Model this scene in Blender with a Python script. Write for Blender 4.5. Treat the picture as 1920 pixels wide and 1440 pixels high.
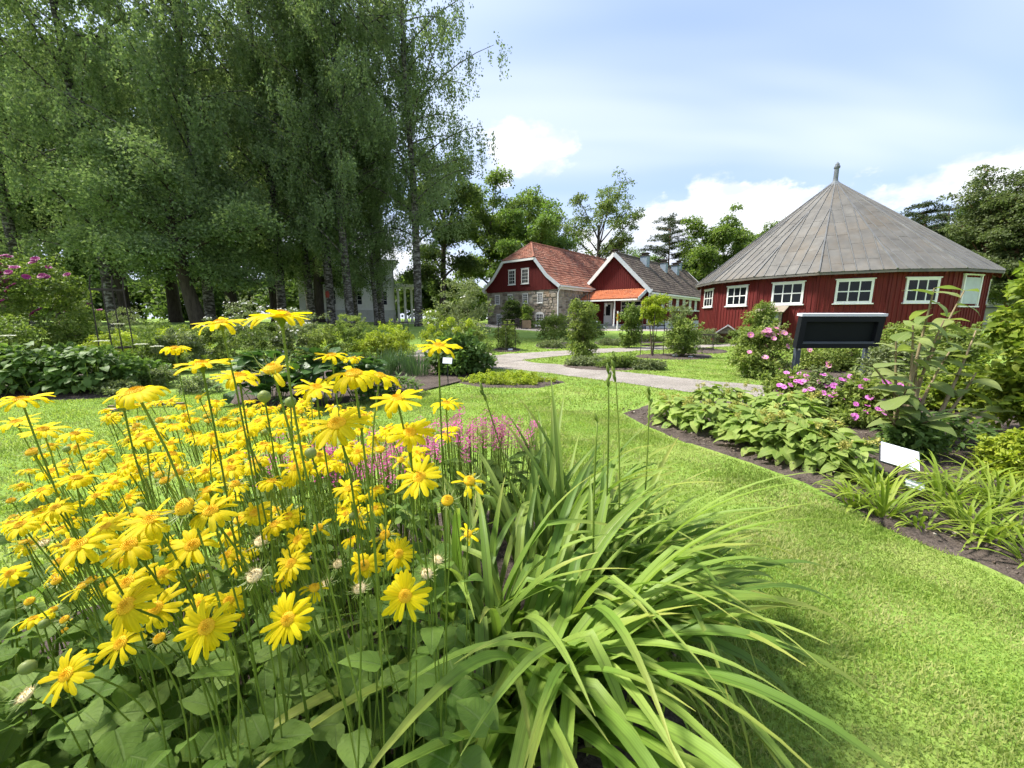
import bpy, bmesh, math, random
import numpy as np
from mathutils import Vector, Matrix, Euler

for _o in list(bpy.data.objects):
    bpy.data.objects.remove(_o)
scene = bpy.context.scene
col = scene.collection
R = math.radians
PI = math.pi

# ---------------------------------------------------------------- camera, sky, sun, exposure
CAM_H = 1.2
FPX = 722.0                      # focal length in pixels of a 1920 wide picture (a phone's ultra-wide lens)
PITCH = math.atan(123.0 / FPX)
cd = bpy.data.cameras.new('camera')
cam = bpy.data.objects.new('camera', cd)
col.objects.link(cam)
cam.location = (0, 0, CAM_H)
cam.rotation_euler = (PI / 2 - PITCH, 0, 0)
cd.sensor_width = 36.0
cd.lens = 36.0 * FPX / 1920.0
cd.clip_start = 0.02
cd.clip_end = 3000
scene.camera = cam

SUN = Vector((-0.80, 0.18, 1.20)).normalized()
SUN_EL = math.asin(SUN.z)
SUN_AZ = math.atan2(SUN.x, SUN.y)
sd = bpy.data.lights.new('sun', 'SUN')
sd.energy = 2.35
sd.angle = R(10)
sd.color = (1.0, 0.955, 0.88)
sun = bpy.data.objects.new('sun', sd)
col.objects.link(sun)
sun.rotation_euler = SUN.to_track_quat('Z', 'Y').to_euler()
sun.location = (-20, -20, 40)

world = bpy.data.worlds.new('World')
scene.world = world
world.use_nodes = True


def build_sky():
    nt = world.node_tree
    N, L = nt.nodes, nt.links
    for n in list(N):
        N.remove(n)
    out = N.new('ShaderNodeOutputWorld')
    bg = N.new('ShaderNodeBackground')
    bg.inputs['Strength'].default_value = 0.068
    sky = N.new('ShaderNodeTexSky')
    sky.sky_type = 'NISHITA'
    sky.sun_disc = False
    sky.sun_elevation = SUN_EL
    sky.sun_rotation = SUN_AZ
    sky.air_density = 1.0
    sky.dust_density = 0.6
    tc = N.new('ShaderNodeTexCoord')
    sep = N.new('ShaderNodeSeparateXYZ')
    L.new(tc.outputs['Generated'], sep.inputs[0])

    def math_(op, a, b=None, clamp=False):
        m = N.new('ShaderNodeMath'); m.operation = op; m.use_clamp = clamp
        for i, v in enumerate((a, b)):
            if v is None:
                continue
            if isinstance(v, (int, float)):
                m.inputs[i].default_value = v
            else:
                L.new(v, m.inputs[i])
        return m.outputs[0]

    def ramp(v, a, b):
        m = N.new('ShaderNodeMapRange'); m.interpolation_type = 'SMOOTHSTEP'
        m.inputs['From Min'].default_value = a; m.inputs['From Max'].default_value = b
        L.new(v, m.inputs['Value'])
        return m.outputs[0]

    def noise(vec, scale, detail, rough=0.5, dist=0.0):
        n = N.new('ShaderNodeTexNoise')
        n.inputs['Scale'].default_value = scale; n.inputs['Detail'].default_value = detail
        n.inputs['Roughness'].default_value = rough; n.inputs['Distortion'].default_value = dist
        L.new(vec, n.inputs['Vector'])
        return n.outputs['Fac']

    def mapping(vec, scale, loc=(0, 0, 0), rot=(0, 0, 0)):
        m = N.new('ShaderNodeMapping')
        m.inputs['Scale'].default_value = scale; m.inputs['Location'].default_value = loc; m.inputs['Rotation'].default_value = rot
        L.new(vec, m.inputs['Vector'])
        return m.outputs[0]

    def mix(f, a, b):
        m = N.new('ShaderNodeMix'); m.data_type = 'RGBA'
        if isinstance(f, (int, float)):
            m.inputs[0].default_value = f
        else:
            L.new(f, m.inputs[0])
        for i, v in ((6, a), (7, b)):
            if isinstance(v, tuple):
                m.inputs[i].default_value = (*v, 1)
            else:
                L.new(v, m.inputs[i])
        return m.outputs[2]

    # thin high cloud, seen on a flat layer overhead
    zz = math_('ADD', math_('MAXIMUM', sep.outputs[2], 0.0), 0.22)
    px = math_('DIVIDE', sep.outputs[0], zz)
    py = math_('DIVIDE', sep.outputs[1], zz)
    comb = N.new('ShaderNodeCombineXYZ')
    L.new(px, comb.inputs[0]); L.new(py, comb.inputs[1])
    flat = comb.outputs[0]
    n1 = noise(mapping(flat, (0.32, 1.15, 1), (2.3, 0.4, 0), (0, 0, R(-24))), 1.15, 3, 0.52, 0.4)
    n2 = noise(mapping(flat, (0.8, 0.8, 1), (5.1, 1.0, 0)), 0.7, 1, 0.5)
    wisp = ramp(math_('ADD', math_('MULTIPLY', n1, 0.62), math_('MULTIPLY', n2, 0.38)), 0.40, 0.64)
    # heaped clouds low over the horizon
    d3 = mapping(tc.outputs['Generated'], (1, 1, 1.7), (0.62, 0.2, 0.13))
    big = noise(d3, 3.4, 1, 0.5)
    fine = noise(d3, 8.5, 5, 0.6)
    heap = math_('ADD', math_('MULTIPLY', big, 0.66), math_('MULTIPLY', fine, 0.34))
    low = math_('SUBTRACT', heap, math_('MULTIPLY', ramp(sep.outputs[2], 0.14, 0.50), 0.22))
    cum = ramp(low, 0.49, 0.53)
    # the heaped clouds that stand over the houses and the barn (compass bearing, elevation, half width, half height in radians)
    vn = N.new('ShaderNodeVectorMath'); vn.operation = 'NORMALIZE'; L.new(tc.outputs['Generated'], vn.inputs[0])

    def vdot(v):
        d = N.new('ShaderNodeVectorMath'); d.operation = 'DOT_PRODUCT'
        L.new(vn.outputs[0], d.inputs[0]); d.inputs[1].default_value = tuple(v)
        return d.outputs['Value']
    lump = math_('MULTIPLY', math_('SUBTRACT', fine, 0.5), 2.6)
    for az, el, rx, ry in ((2.5, 21.5, 0.095, 0.055), (20.0, 11.5, 0.085, 0.055), (26.0, 14.0, 0.055, 0.06), (50.5, 12.0, 0.14, 0.04), (-120, 14, 0.25, 0.09), (150, 15, 0.3, 0.1)):
        a, e = R(az), R(el)
        c = Vector((math.sin(a) * math.cos(e), math.cos(a) * math.cos(e), math.sin(e)))
        t1 = Vector((math.cos(a), -math.sin(a), 0)); t2 = t1.cross(c)
        u_ = math_('DIVIDE', vdot(t1), rx); v_ = math_('DIVIDE', math_('SUBTRACT', vdot(t2), 0.0), ry)
        rr = math_('SQRT', math_('ADD', math_('MULTIPLY', u_, u_), math_('MULTIPLY', v_, v_)))
        f_ = math_('ADD', math_('SUBTRACT', 1.0, rr), lump)
        f_ = math_('MULTIPLY', ramp(f_, -0.12, 0.42), math_('GREATER_THAN', vdot(c), 0.5))
        cum = math_('MAXIMUM', cum, f_)
    shade = ramp(noise(mapping(tc.outputs['Generated'], (1, 1, 1.7), (0.60, 0.22, 0.17)), 8.5, 4, 0.6), 0.40, 0.60)
    cumcol = mix(shade, (3.3, 3.55, 4.1), (4.7, 4.75, 4.9))
    base = mix(0.62, sky.outputs[0], (1.85, 2.45, 3.9))
    c1 = mix(math_('MULTIPLY', wisp, 0.78), base, (3.4, 3.8, 4.6))
    # thin cloud glows around the hidden sun
    dot = N.new('ShaderNodeVectorMath'); dot.operation = 'DOT_PRODUCT'
    L.new(tc.outputs['Generated'], dot.inputs[0]); dot.inputs[1].default_value = tuple(SUN)
    c1 = mix(math_('MULTIPLY', ramp(dot.outputs['Value'], 0.48, 1.0), 0.55), c1, (5.6, 5.9, 6.4))
    hazef = ramp(sep.outputs[2], 0.34, 0.0)
    c2 = mix(math_('MULTIPLY', hazef, 0.7), c1, (3.4, 3.7, 4.5))
    c3 = mix(math_('MULTIPLY', cum, 0.92), c2, cumcol)
    world.cycles.sampling_method = 'MANUAL'
    world.cycles.sample_map_resolution = 256
    L.new(c3, bg.inputs['Color'])
    L.new(bg.outputs[0], out.inputs[0])


build_sky()
scene.view_settings.view_transform = 'Standard'
scene.view_settings.look = 'None'
scene.view_settings.gamma = 1
scene.view_settings.use_curve_mapping = False
scene.view_settings.exposure = 2.08
scene.render.engine = 'CYCLES'
scene.cycles.max_bounces = 6
scene.cycles.diffuse_bounces = 4
scene.cycles.use_adaptive_sampling = True
scene.cycles.adaptive_threshold = 0.02
scene.cycles.use_light_tree = False
scene.cycles.glossy_bounces = 2
scene.cycles.transmission_bounces = 4
scene.cycles.transparent_max_bounces = 6
scene.cycles.use_denoising = True


# ---------------------------------------------------------------- helpers
def lerp(a, b, t):
    return a + (b - a) * t


def sstep(a, b, v):
    t = np.clip((np.asarray(v, float) - a) / (b - a), 0, 1)
    return t * t * (3 - 2 * t)


def terrain(x, y):
    """The lie of the land: level garden, rising a little towards the houses and the birches."""
    return 0.22 * sstep(20, 34, y) + 0.60 * sstep(10, 25, y) * sstep(3, -6, x) - 0.012


def ray(px, py):
    x = (px - 960) / FPX
    y = (720 - py) / FPX
    c, s = math.cos(PITCH), math.sin(PITCH)
    return Vector((x, c + y * s, -s + y * c))


def gnd(px, py):
    """Point of the ground that the photograph shows there (the surveyed plan of the garden)."""
    r = ray(px, py)
    h = 0.0
    for _ in range(12):
        t = (h - CAM_H) / min(r.z, -1e-3)
        h = float(terrain(r.x * t, r.y * t)) + 0.012
    return Vector((r.x * t, r.y * t, h))


def at(px, py, Y):
    r = ray(px, py)
    t = Y / r.y
    return Vector((r.x * t, Y, CAM_H + r.z * t))


def onland(px, Y):
    x = at(px, 597, Y).x
    return Vector((x, Y, float(terrain(x, Y))))


def inpoly(px, py, poly):
    poly = np.asarray(poly, float)
    inside = np.zeros(len(px), bool)
    j = len(poly) - 1
    for i in range(len(poly)):
        xi, yi = poly[i]; xj, yj = poly[j]
        c = ((yi > py) != (yj > py)) & (px < (xj - xi) * (py - yi) / (yj - yi + 1e-12) + xi)
        inside ^= c
        j = i
    return inside


def make_mesh(name, V, F, mats, smooth=False, uv=None, mi=None):
    me = bpy.data.meshes.new(name)
    if isinstance(F, np.ndarray) and F.ndim == 2:
        V = np.asarray(V, np.float32)
        k = F.shape[1]
        me.vertices.add(len(V)); me.vertices.foreach_set('co', V.ravel())
        me.loops.add(F.size); me.loops.foreach_set('vertex_index', F.astype(np.int32).ravel())
        me.polygons.add(len(F))
        me.polygons.foreach_set('loop_start', np.arange(0, F.size, k, dtype=np.int32))
        me.polygons.foreach_set('loop_total', np.full(len(F), k, np.int32))
        me.update(calc_edges=True)
    else:
        me.from_pydata([tuple(map(float, v)) for v in V], [], [tuple(int(i) for i in f) for f in F])
        me.update()
    for m in (mats if isinstance(mats, (list, tuple)) else [mats]):
        me.materials.append(m)
    if smooth:
        me.polygons.foreach_set('use_smooth', np.ones(len(me.polygons), bool))
    if mi is not None:
        me.polygons.foreach_set('material_index', np.asarray(mi, np.int32))
    if uv is not None:
        lay = me.uv_layers.new(name='UVMap')
        vi = np.zeros(len(me.loops), np.int32); me.loops.foreach_get('vertex_index', vi)
        lay.data.foreach_set('uv', np.asarray(uv, np.float32)[vi].ravel())
    return me


def link(name, me, parent=None, loc=None, rot=None, scale=None, mat=None):
    o = bpy.data.objects.new(name, me)
    col.objects.link(o)
    if parent is not None:
        o.parent = parent
    if mat is not None:
        o.matrix_local = mat
    if loc is not None:
        o.location = loc
    if rot is not None:
        o.rotation_euler = rot
    if scale is not None:
        o.scale = (scale, scale, scale) if isinstance(scale, (int, float)) else scale
    return o


def tag(o, label=None, cat=None, group=None, kind=None):
    if label: o['label'] = label
    if cat: o['category'] = cat
    if group: o['group'] = group
    if kind: o['kind'] = kind
    return o


def thing(name, label, cat, loc=(0, 0, 0), rz=0.0, group=None):
    o = link(name, None, loc=loc, rot=(0, 0, rz))
    return tag(o, label, cat, group)


class MB:
    """Collects simple solids; build() links them as one mesh object."""

    def __init__(self):
        self.V, self.F, self.M, self.m = [], [], [], 0

    def add(self, vs, fs):
        n = len(self.V)
        self.V += [tuple(v) for v in vs]
        self.F += [tuple(i + n for i in f) for f in fs]
        self.M += [self.m] * len(fs)
        return self

    def box(self, lo, hi):
        x0, y0, z0 = lo; x1, y1, z1 = hi
        return self.add([(x0, y0, z0), (x1, y0, z0), (x1, y1, z0), (x0, y1, z0), (x0, y0, z1), (x1, y0, z1), (x1, y1, z1), (x0, y1, z1)],
                        [(0, 3, 2, 1), (4, 5, 6, 7), (0, 1, 5, 4), (1, 2, 6, 5), (2, 3, 7, 6), (3, 0, 4, 7)])

    def beam(self, a, b, w, h, up=(0, 0, 1)):
        a, b, up = Vector(a), Vector(b), Vector(up)
        d = (b - a).normalized()
        s = d.cross(up)
        s = s.normalized() if s.length > 1e-5 else Vector((1, 0, 0))
        u = s.cross(d).normalized()
        vs = []
        for p in (a, b):
            for i, j in ((-1, -1), (1, -1), (1, 1), (-1, 1)):
                vs.append(p + s * (w / 2 * i) + u * (h / 2 * j))
        return self.add(vs, [(0, 1, 2, 3), (7, 6, 5, 4), (0, 4, 5, 1), (1, 5, 6, 2), (2, 6, 7, 3), (3, 7, 4, 0)])

    def tube(self, pts, rad, n=6, cap=True):
        pts = [Vector(p) for p in pts]
        if isinstance(rad, (int, float)):
            rad = [rad] * len(pts)
        vs, fs = [], []
        ref = Vector((0.31, 0.17, 0.93))
        for i, p in enumerate(pts):
            d = (pts[min(i + 1, len(pts) - 1)] - pts[max(i - 1, 0)]).normalized()
            s = d.cross(ref)
            if s.length < 0.08:
                s = d.cross(Vector((1, 0, 0)))
            s.normalize(); u = d.cross(s)
            for k in range(n):
                a = 2 * PI * k / n
                vs.append(p + (s * math.cos(a) + u * math.sin(a)) * rad[i])
        for i in range(len(pts) - 1):
            for k in range(n):
                k2 = (k + 1) % n
                fs.append((i * n + k, i * n + k2, (i + 1) * n + k2, (i + 1) * n + k))
        if cap:
            fs.append(tuple(range(n - 1, -1, -1))); fs.append(tuple(range((len(pts) - 1) * n, len(pts) * n)))
        return self.add(vs, fs)

    def lathe(self, prof, n=12, c=(0, 0, 0)):
        vs, fs = [], []
        for r, z in prof:
            for k in range(n):
                a = 2 * PI * k / n
                vs.append((c[0] + r * math.cos(a), c[1] + r * math.sin(a), c[2] + z))
        for i in range(len(prof) - 1):
            for k in range(n):
                k2 = (k + 1) % n
                fs.append((i * n + k, i * n + k2, (i + 1) * n + k2, (i + 1) * n + k))
        fs.append(tuple(range(n - 1, -1, -1))); fs.append(tuple(range((len(prof) - 1) * n, len(prof) * n)))
        return self.add(vs, fs)

    def slab(self, quad, th):
        """A plate: four (or more) corners given counter-clockwise seen from its top, thickened downward along its normal."""
        q = [Vector(v) for v in quad]
        nrm = (q[1] - q[0]).cross(q[-1] - q[0]).normalized()
        n = len(q)
        vs = q + [v - nrm * th for v in q]
        fs = [tuple(range(n)), tuple(range(2 * n - 1, n - 1, -1))]
        for i in range(n):
            j = (i + 1) % n
            fs.append((i, i + n, j + n, j))
        return self.add(vs, fs)

    def xf(self, M):
        self.V = [tuple(M @ Vector(v)) for v in self.V]
        return self

    def mesh(self, name, mat, smooth=False):
        return make_mesh(name, self.V, self.F, mat, smooth, mi=self.M if max(self.M or [0]) else None)

    def build(self, name, mat, parent=None, smooth=False, world=False):
        if world and parent is not None:
            self.xf(parent.matrix_basis.inverted())
        return link(name, self.mesh(name, mat, smooth), parent)


# ---------------------------------------------------------------- materials
def rgb(h):
    """sRGB hex to linear, for real surface colours."""
    v = [int(h[i:i + 2], 16) / 255 for i in (0, 2, 4)]
    return tuple(((c + 0.055) / 1.055) ** 2.4 if c > 0.04045 else c / 12.92 for c in v)


def newmat(name):
    m = bpy.data.materials.new(name)
    m.use_nodes = True
    nt = m.node_tree
    return m, nt, nt.nodes, nt.links, nt.nodes['Principled BSDF']


def node(nt, kind, **inp):
    n = nt.nodes.new('ShaderNode' + kind)
    for k, v in inp.items():
        if k in n.inputs:
            n.inputs[k].default_value = v
        else:
            setattr(n, k, v)
    return n


def cramp(nt, fac, stops, interp='LINEAR'):
    r = nt.nodes.new('ShaderNodeValToRGB')
    el = r.color_ramp.elements
    r.color_ramp.interpolation = interp
    while len(el) < len(stops):
        el.new(0.5)
    for e, (p, c) in zip(el, stops):
        e.position = p
        e.color = (*c, 1)
    nt.links.new(fac, r.inputs[0])
    return r.outputs[0]


def mixc(nt, f, a, b, mode='MIX'):
    m = nt.nodes.new('ShaderNodeMix'); m.data_type = 'RGBA'; m.blend_type = mode
    for i, v in ((0, f), (6, a), (7, b)):
        if isinstance(v, (int, float)):
            m.inputs[i].default_value = v
        elif isinstance(v, tuple):
            m.inputs[i].default_value = (*v, 1)
        else:
            nt.links.new(v, m.inputs[i])
    return m.outputs[2]


def leafmat(name, c0, c1, c2, trans=0.3, rough=0.5, vein=None, stripes=0, spec=0.3, yellow=None, tcol=1.25):
    """Foliage: colour varies from leaf to leaf, light shines through; vein draws a paler midrib on leaves that have UVs."""
    m, nt, N, L, b = newmat(name)
    geo = node(nt, 'NewGeometry'); oi = node(nt, 'ObjectInfo')
    ad = node(nt, 'Math', operation='ADD'); fr = node(nt, 'Math', operation='FRACT')
    L.new(geo.outputs['Random Per Island'], ad.inputs[0]); L.new(oi.outputs['Random'], ad.inputs[1]); L.new(ad.outputs[0], fr.inputs[0])
    c = cramp(nt, fr.outputs[0], [(0.0, c0), (0.5, c1), (1.0, c2)])
    tc = node(nt, 'TexCoord')
    if vein is not None or stripes or yellow is not None:
        sep = node(nt, 'SeparateXYZ'); L.new(tc.outputs['UV'], sep.inputs[0])
        if vein is not None:
            a = node(nt, 'Math', operation='SUBTRACT'); a.inputs[1].default_value = 0.5; L.new(sep.outputs[0], a.inputs[0])
            ab = node(nt, 'Math', operation='ABSOLUTE'); L.new(a.outputs[0], ab.inputs[0])
            mr = node(nt, 'MapRange'); mr.inputs['From Min'].default_value = 0.015; mr.inputs['From Max'].default_value = 0.05
            mr.inputs['To Min'].default_value = 0.55; mr.inputs['To Max'].default_value = 0.0
            L.new(ab.outputs[0], mr.inputs['Value'])
            # side veins slant forward from the midrib
            ph = node(nt, 'Math', operation='MULTIPLY_ADD'); L.new(ab.outputs[0], ph.inputs[0]); ph.inputs[1].default_value = -0.6; L.new(sep.outputs[1], ph.inputs[2])
            sn = node(nt, 'Math', operation='MULTIPLY'); L.new(ph.outputs[0], sn.inputs[0]); sn.inputs[1].default_value = 52.0
            s2 = node(nt, 'Math', operation='SINE'); L.new(sn.outputs[0], s2.inputs[0])
            m2 = node(nt, 'MapRange'); m2.inputs['From Min'].default_value = 0.86; m2.inputs['From Max'].default_value = 1.0; m2.inputs['To Max'].default_value = 0.28
            L.new(s2.outputs[0], m2.inputs['Value'])
            mx = node(nt, 'Math', operation='MAXIMUM'); L.new(mr.outputs[0], mx.inputs[0]); L.new(m2.outputs[0], mx.inputs[1])
            c = mixc(nt, mx.outputs[0], c, vein)
        if stripes:
            w = node(nt, 'Math', operation='MULTIPLY'); L.new(sep.outputs[0], w.inputs[0]); w.inputs[1].default_value = stripes * 2 * PI
            s = node(nt, 'Math', operation='SINE'); L.new(w.outputs[0], s.inputs[0])
            mr = node(nt, 'MapRange'); mr.inputs['From Min'].default_value = -1; mr.inputs['To Min'].default_value = 0.93; mr.inputs['To Max'].default_value = 1.06
            L.new(s.outputs[0], mr.inputs['Value'])
            c = mixc(nt, 1.0, c, mr.outputs[0], 'MULTIPLY')
        if yellow is not None:
            a = node(nt, 'Math', operation='SUBTRACT'); a.inputs[1].default_value = 0.5; L.new(sep.outputs[0], a.inputs[0])
            ab = node(nt, 'Math', operation='ABSOLUTE'); L.new(a.outputs[0], ab.inputs[0])
            mr = node(nt, 'MapRange'); mr.inputs['From Min'].default_value = 0.02; mr.inputs['From Max'].default_value = 0.10; mr.inputs['To Min'].default_value = 0.72; mr.inputs['To Max'].default_value = 1.0
            L.new(ab.outputs[0], mr.inputs['Value'])
            c = mixc(nt, 1.0, c, mr.outputs[0], 'MULTIPLY')
            nz = node(nt, 'TexNoise', Scale=2.0); L.new(oi.outputs['Location'], nz.inputs['Vector'])
            ad2 = node(nt, 'Math', operation='MULTIPLY_ADD'); L.new(oi.outputs['Random'], ad2.inputs[0]); ad2.inputs[1].default_value = 0.35; L.new(sep.outputs[1], ad2.inputs[2])
            mr = node(nt, 'MapRange'); mr.inputs['From Min'].default_value = 0.95; mr.inputs['From Max'].default_value = 1.30; mr.inputs['To Max'].default_value = 0.8
            L.new(ad2.outputs[0], mr.inputs['Value'])
            c = mixc(nt, mr.outputs[0], c, yellow)
    nz = node(nt, 'TexNoise', Scale=1.3, Detail=3.0)
    L.new(geo.outputs['Position'], nz.inputs['Vector'])
    mr = node(nt, 'MapRange'); mr.inputs['From Min'].default_value = 0.3; mr.inputs['From Max'].default_value = 0.7
    mr.inputs['To Min'].default_value = 0.78; mr.inputs['To Max'].default_value = 1.2
    L.new(nz.outputs['Fac'], mr.inputs['Value'])
    c = mixc(nt, 1.0, c, mr.outputs[0], 'MULTIPLY')
    L.new(c, b.inputs['Base Color'])
    b.inputs['Roughness'].default_value = rough
    b.inputs['Specular IOR Level'].default_value = spec
    if vein is not None:
        nb = node(nt, 'TexNoise', Scale=38.0, Detail=3.0); L.new(tc.outputs['Object'], nb.inputs['Vector'])
        hs = node(nt, 'Math', operation='MULTIPLY_ADD'); L.new(mx.outputs[0], hs.inputs[0]); hs.inputs[1].default_value = -0.8; L.new(nb.outputs['Fac'], hs.inputs[2])
        bp = node(nt, 'Bump', Strength=0.55, Distance=0.006); L.new(hs.outputs[0], bp.inputs['Height']); L.new(bp.outputs[0], b.inputs['Normal'])
    if trans > 0:
        tr = node(nt, 'BsdfTranslucent')
        tcl = mixc(nt, 1.0, c, (tcol * 1.15, tcol * 1.2, tcol * 0.7), 'MULTIPLY')
        L.new(tcl, tr.inputs[0])
        mx = node(nt, 'MixShader'); mx.inputs[0].default_value = trans
        L.new(b.outputs[0], mx.inputs[1]); L.new(tr.outputs[0], mx.inputs[2])
        L.new(mx.outputs[0], nt.nodes['Material Output'].inputs[0])
    return m


def paint(name, c, rough=0.6, var=0.12, scale=3.0, spec=0.3, bump=0.0, bscale=40.0, stretch=(1, 1, 1), metal=0.0, dirt=None, objvar=0.0):
    """Painted, wooden, stone or metal surface with uneven tone."""
    m, nt, N, L, b = newmat(name)
    tc = node(nt, 'TexCoord'); mp = node(nt, 'Mapping'); mp.inputs['Scale'].default_value = stretch
    L.new(tc.outputs['Object'], mp.inputs[0])
    n = node(nt, 'TexNoise', Scale=scale, Detail=6.0, Roughness=0.6); L.new(mp.outputs[0], n.inputs['Vector'])
    lo = tuple(v * (1 - var) for v in c); hi = tuple(min(1, v * (1 + var)) for v in c)
    cc = cramp(nt, n.outputs['Fac'], [(0.3, lo), (0.7, hi)])
    if dirt is not None:
        n2 = node(nt, 'TexNoise', Scale=scale * 0.45, Detail=5.0, Roughness=0.65); L.new(mp.outputs[0], n2.inputs['Vector'])
        mr = node(nt, 'MapRange'); mr.inputs['From Min'].default_value = 0.48; mr.inputs['From Max'].default_value = 0.68; mr.inputs['To Max'].default_value = 0.5
        L.new(n2.outputs['Fac'], mr.inputs['Value'])
        cc = mixc(nt, mr.outputs[0], cc, dirt)
    if objvar:
        oi = node(nt, 'ObjectInfo')
        mr = node(nt, 'MapRange'); mr.inputs['To Min'].default_value = 1 - objvar; mr.inputs['To Max'].default_value = 1 + objvar
        L.new(oi.outputs['Random'], mr.inputs['Value'])
        cc = mixc(nt, 1.0, cc, mr.outputs[0], 'MULTIPLY')
    L.new(cc, b.inputs['Base Color'])
    b.inputs['Roughness'].default_value = rough
    b.inputs['Specular IOR Level'].default_value = spec
    b.inputs['Metallic'].default_value = metal
    if bump:
        nb = node(nt, 'TexNoise', Scale=bscale, Detail=5.0); L.new(mp.outputs[0], nb.inputs['Vector'])
        bp = node(nt, 'Bump', Strength=bump, Distance=0.02); L.new(nb.outputs['Fac'], bp.inputs['Height'])
        L.new(bp.outputs[0], b.inputs['Normal'])
    return m


def islandmat(name, stops, rough=0.8, spec=0.2, bump=0.0, bscale=30.0, noise_scale=2.0, nvar=0.25):
    """Each loose piece its own tone (tiles, stones, florets)."""
    m, nt, N, L, b = newmat(name)
    geo = node(nt, 'NewGeometry')
    c = cramp(nt, geo.outputs['Random Per Island'], stops)
    n = node(nt, 'TexNoise', Scale=noise_scale, Detail=5.0, Roughness=0.6); L.new(geo.outputs['Position'], n.inputs['Vector'])
    mr = node(nt, 'MapRange'); mr.inputs['From Min'].default_value = 0.3; mr.inputs['From Max'].default_value = 0.7
    mr.inputs['To Min'].default_value = 1 - nvar; mr.inputs['To Max'].default_value = 1 + nvar
    L.new(n.outputs['Fac'], mr.inputs['Value'])
    c = mixc(nt, 1.0, c, mr.outputs[0], 'MULTIPLY')
    L.new(c, b.inputs['Base Color'])
    b.inputs['Roughness'].default_value = rough; b.inputs['Specular IOR Level'].default_value = spec
    if bump:
        nb = node(nt, 'TexNoise', Scale=bscale, Detail=5.0); L.new(geo.outputs['Position'], nb.inputs['Vector'])
        bp = node(nt, 'Bump', Strength=bump, Distance=0.03); L.new(nb.outputs['Fac'], bp.inputs['Height'])
        L.new(bp.outputs[0], b.inputs['Normal'])
    return m


def groundmat(name, stops, scale, detail=8.0, fine=None, bump=0.3, bscale=60.0, rough=0.95):
    m, nt, N, L, b = newmat(name)
    geo = node(nt, 'NewGeometry')
    n = node(nt, 'TexNoise', Scale=scale, Detail=detail, Roughness=0.62); L.new(geo.outputs['Position'], n.inputs['Vector'])
    c = cramp(nt, n.outputs['Fac'], stops)
    if fine:
        n2 = node(nt, 'TexNoise', Scale=fine[0], Detail=4.0, Roughness=0.7); L.new(geo.outputs['Position'], n2.inputs['Vector'])
        mr = node(nt, 'MapRange'); mr.inputs['From Min'].default_value = 0.3; mr.inputs['From Max'].default_value = 0.7
        mr.inputs['To Min'].default_value = 1 - fine[1]; mr.inputs['To Max'].default_value = 1 + fine[1]
        L.new(n2.outputs['Fac'], mr.inputs['Value'])
        c = mixc(nt, 1.0, c, mr.outputs[0], 'MULTIPLY')
    L.new(c, b.inputs['Base Color'])
    b.inputs['Roughness'].default_value = rough; b.inputs['Specular IOR Level'].default_value = 0.15
    nb = node(nt, 'TexNoise', Scale=bscale, Detail=6.0, Roughness=0.7); L.new(geo.outputs['Position'], nb.inputs['Vector'])
    bp = node(nt, 'Bump', Strength=bump, Distance=0.03); L.new(nb.outputs['Fac'], bp.inputs['Height'])
    L.new(bp.outputs[0], b.inputs['Normal'])
    return m


def barkmat(name, c0, c1, white=None):
    m, nt, N, L, b = newmat(name)
    tc = node(nt, 'TexCoord'); mp = node(nt, 'Mapping')
    mp.inputs['Scale'].default_value = (3, 3, 0.6) if white is None else (1.2, 1.2, 3.0)
    L.new(tc.outputs['Object'], mp.inputs[0])
    n = node(nt, 'TexNoise', Scale=3.0, Detail=7.0, Roughness=0.7); L.new(mp.outputs[0], n.inputs['Vector'])
    c = cramp(nt, n.outputs['Fac'], [(0.3, c0), (0.65, c1)] if white is None else [(0.40, c0), (0.50, c1), (0.58, white)])
    L.new(c, b.inputs['Base Color']); b.inputs['Roughness'].default_value = 0.9; b.inputs['Specular IOR Level'].default_value = 0.15
    bp = node(nt, 'Bump', Strength=0.6, Distance=0.04); L.new(n.outputs['Fac'], bp.inputs['Height']); L.new(bp.outputs[0], b.inputs['Normal'])
    return m


M = {}
M['lawn'] = groundmat('lawn_turf', [(0.30, (0.13, 0.225, 0.036)), (0.55, (0.19, 0.28, 0.052)), (0.75, (0.27, 0.315, 0.085))], 0.9, 6, (70, 0.35), 0.5, 90)
M['gravel'] = groundmat('path_gravel', [(0.3, (0.235, 0.210, 0.182)), (0.7, (0.345, 0.312, 0.275))], 1.6, 8, (75, 0.55), 0.8, 110)
M['soil'] = groundmat('garden_soil', [(0.3, (0.060, 0.046, 0.038)), (0.7, (0.125, 0.100, 0.084))], 4.0, 8, (60, 0.5), 0.9, 45)
M['blade'] = leafmat('grass_blade', (0.10, 0.18, 0.022), (0.17, 0.25, 0.034), (0.27, 0.30, 0.075), 0.35, 0.55)
M['red'] = paint('falu_red_boards', (0.125, 0.015, 0.013), 0.75, 0.25, 2.0, 0.25, 0.25, 30, (6, 6, 0.5), 0.0, (0.088, 0.020, 0.017))
M['red_dark'] = paint('dark_red_boards', (0.105, 0.013, 0.012), 0.75, 0.22, 2.0, 0.25, 0.25, 30, (6, 6, 0.5))
M['white'] = paint('white_paint', (0.72, 0.72, 0.70), 0.5, 0.05, 4.0, 0.35)
M['plaster'] = paint('white_plaster', (0.50, 0.51, 0.50), 0.8, 0.1, 2.0, 0.2)
M['grey_trim'] = paint('pale_grey_paint', (0.42, 0.46, 0.49), 0.55, 0.1, 3.0)
M['chimney'] = paint('blue_grey_sheet', (0.22, 0.27, 0.325), 0.5, 0.15, 2.5, 0.4)
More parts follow.
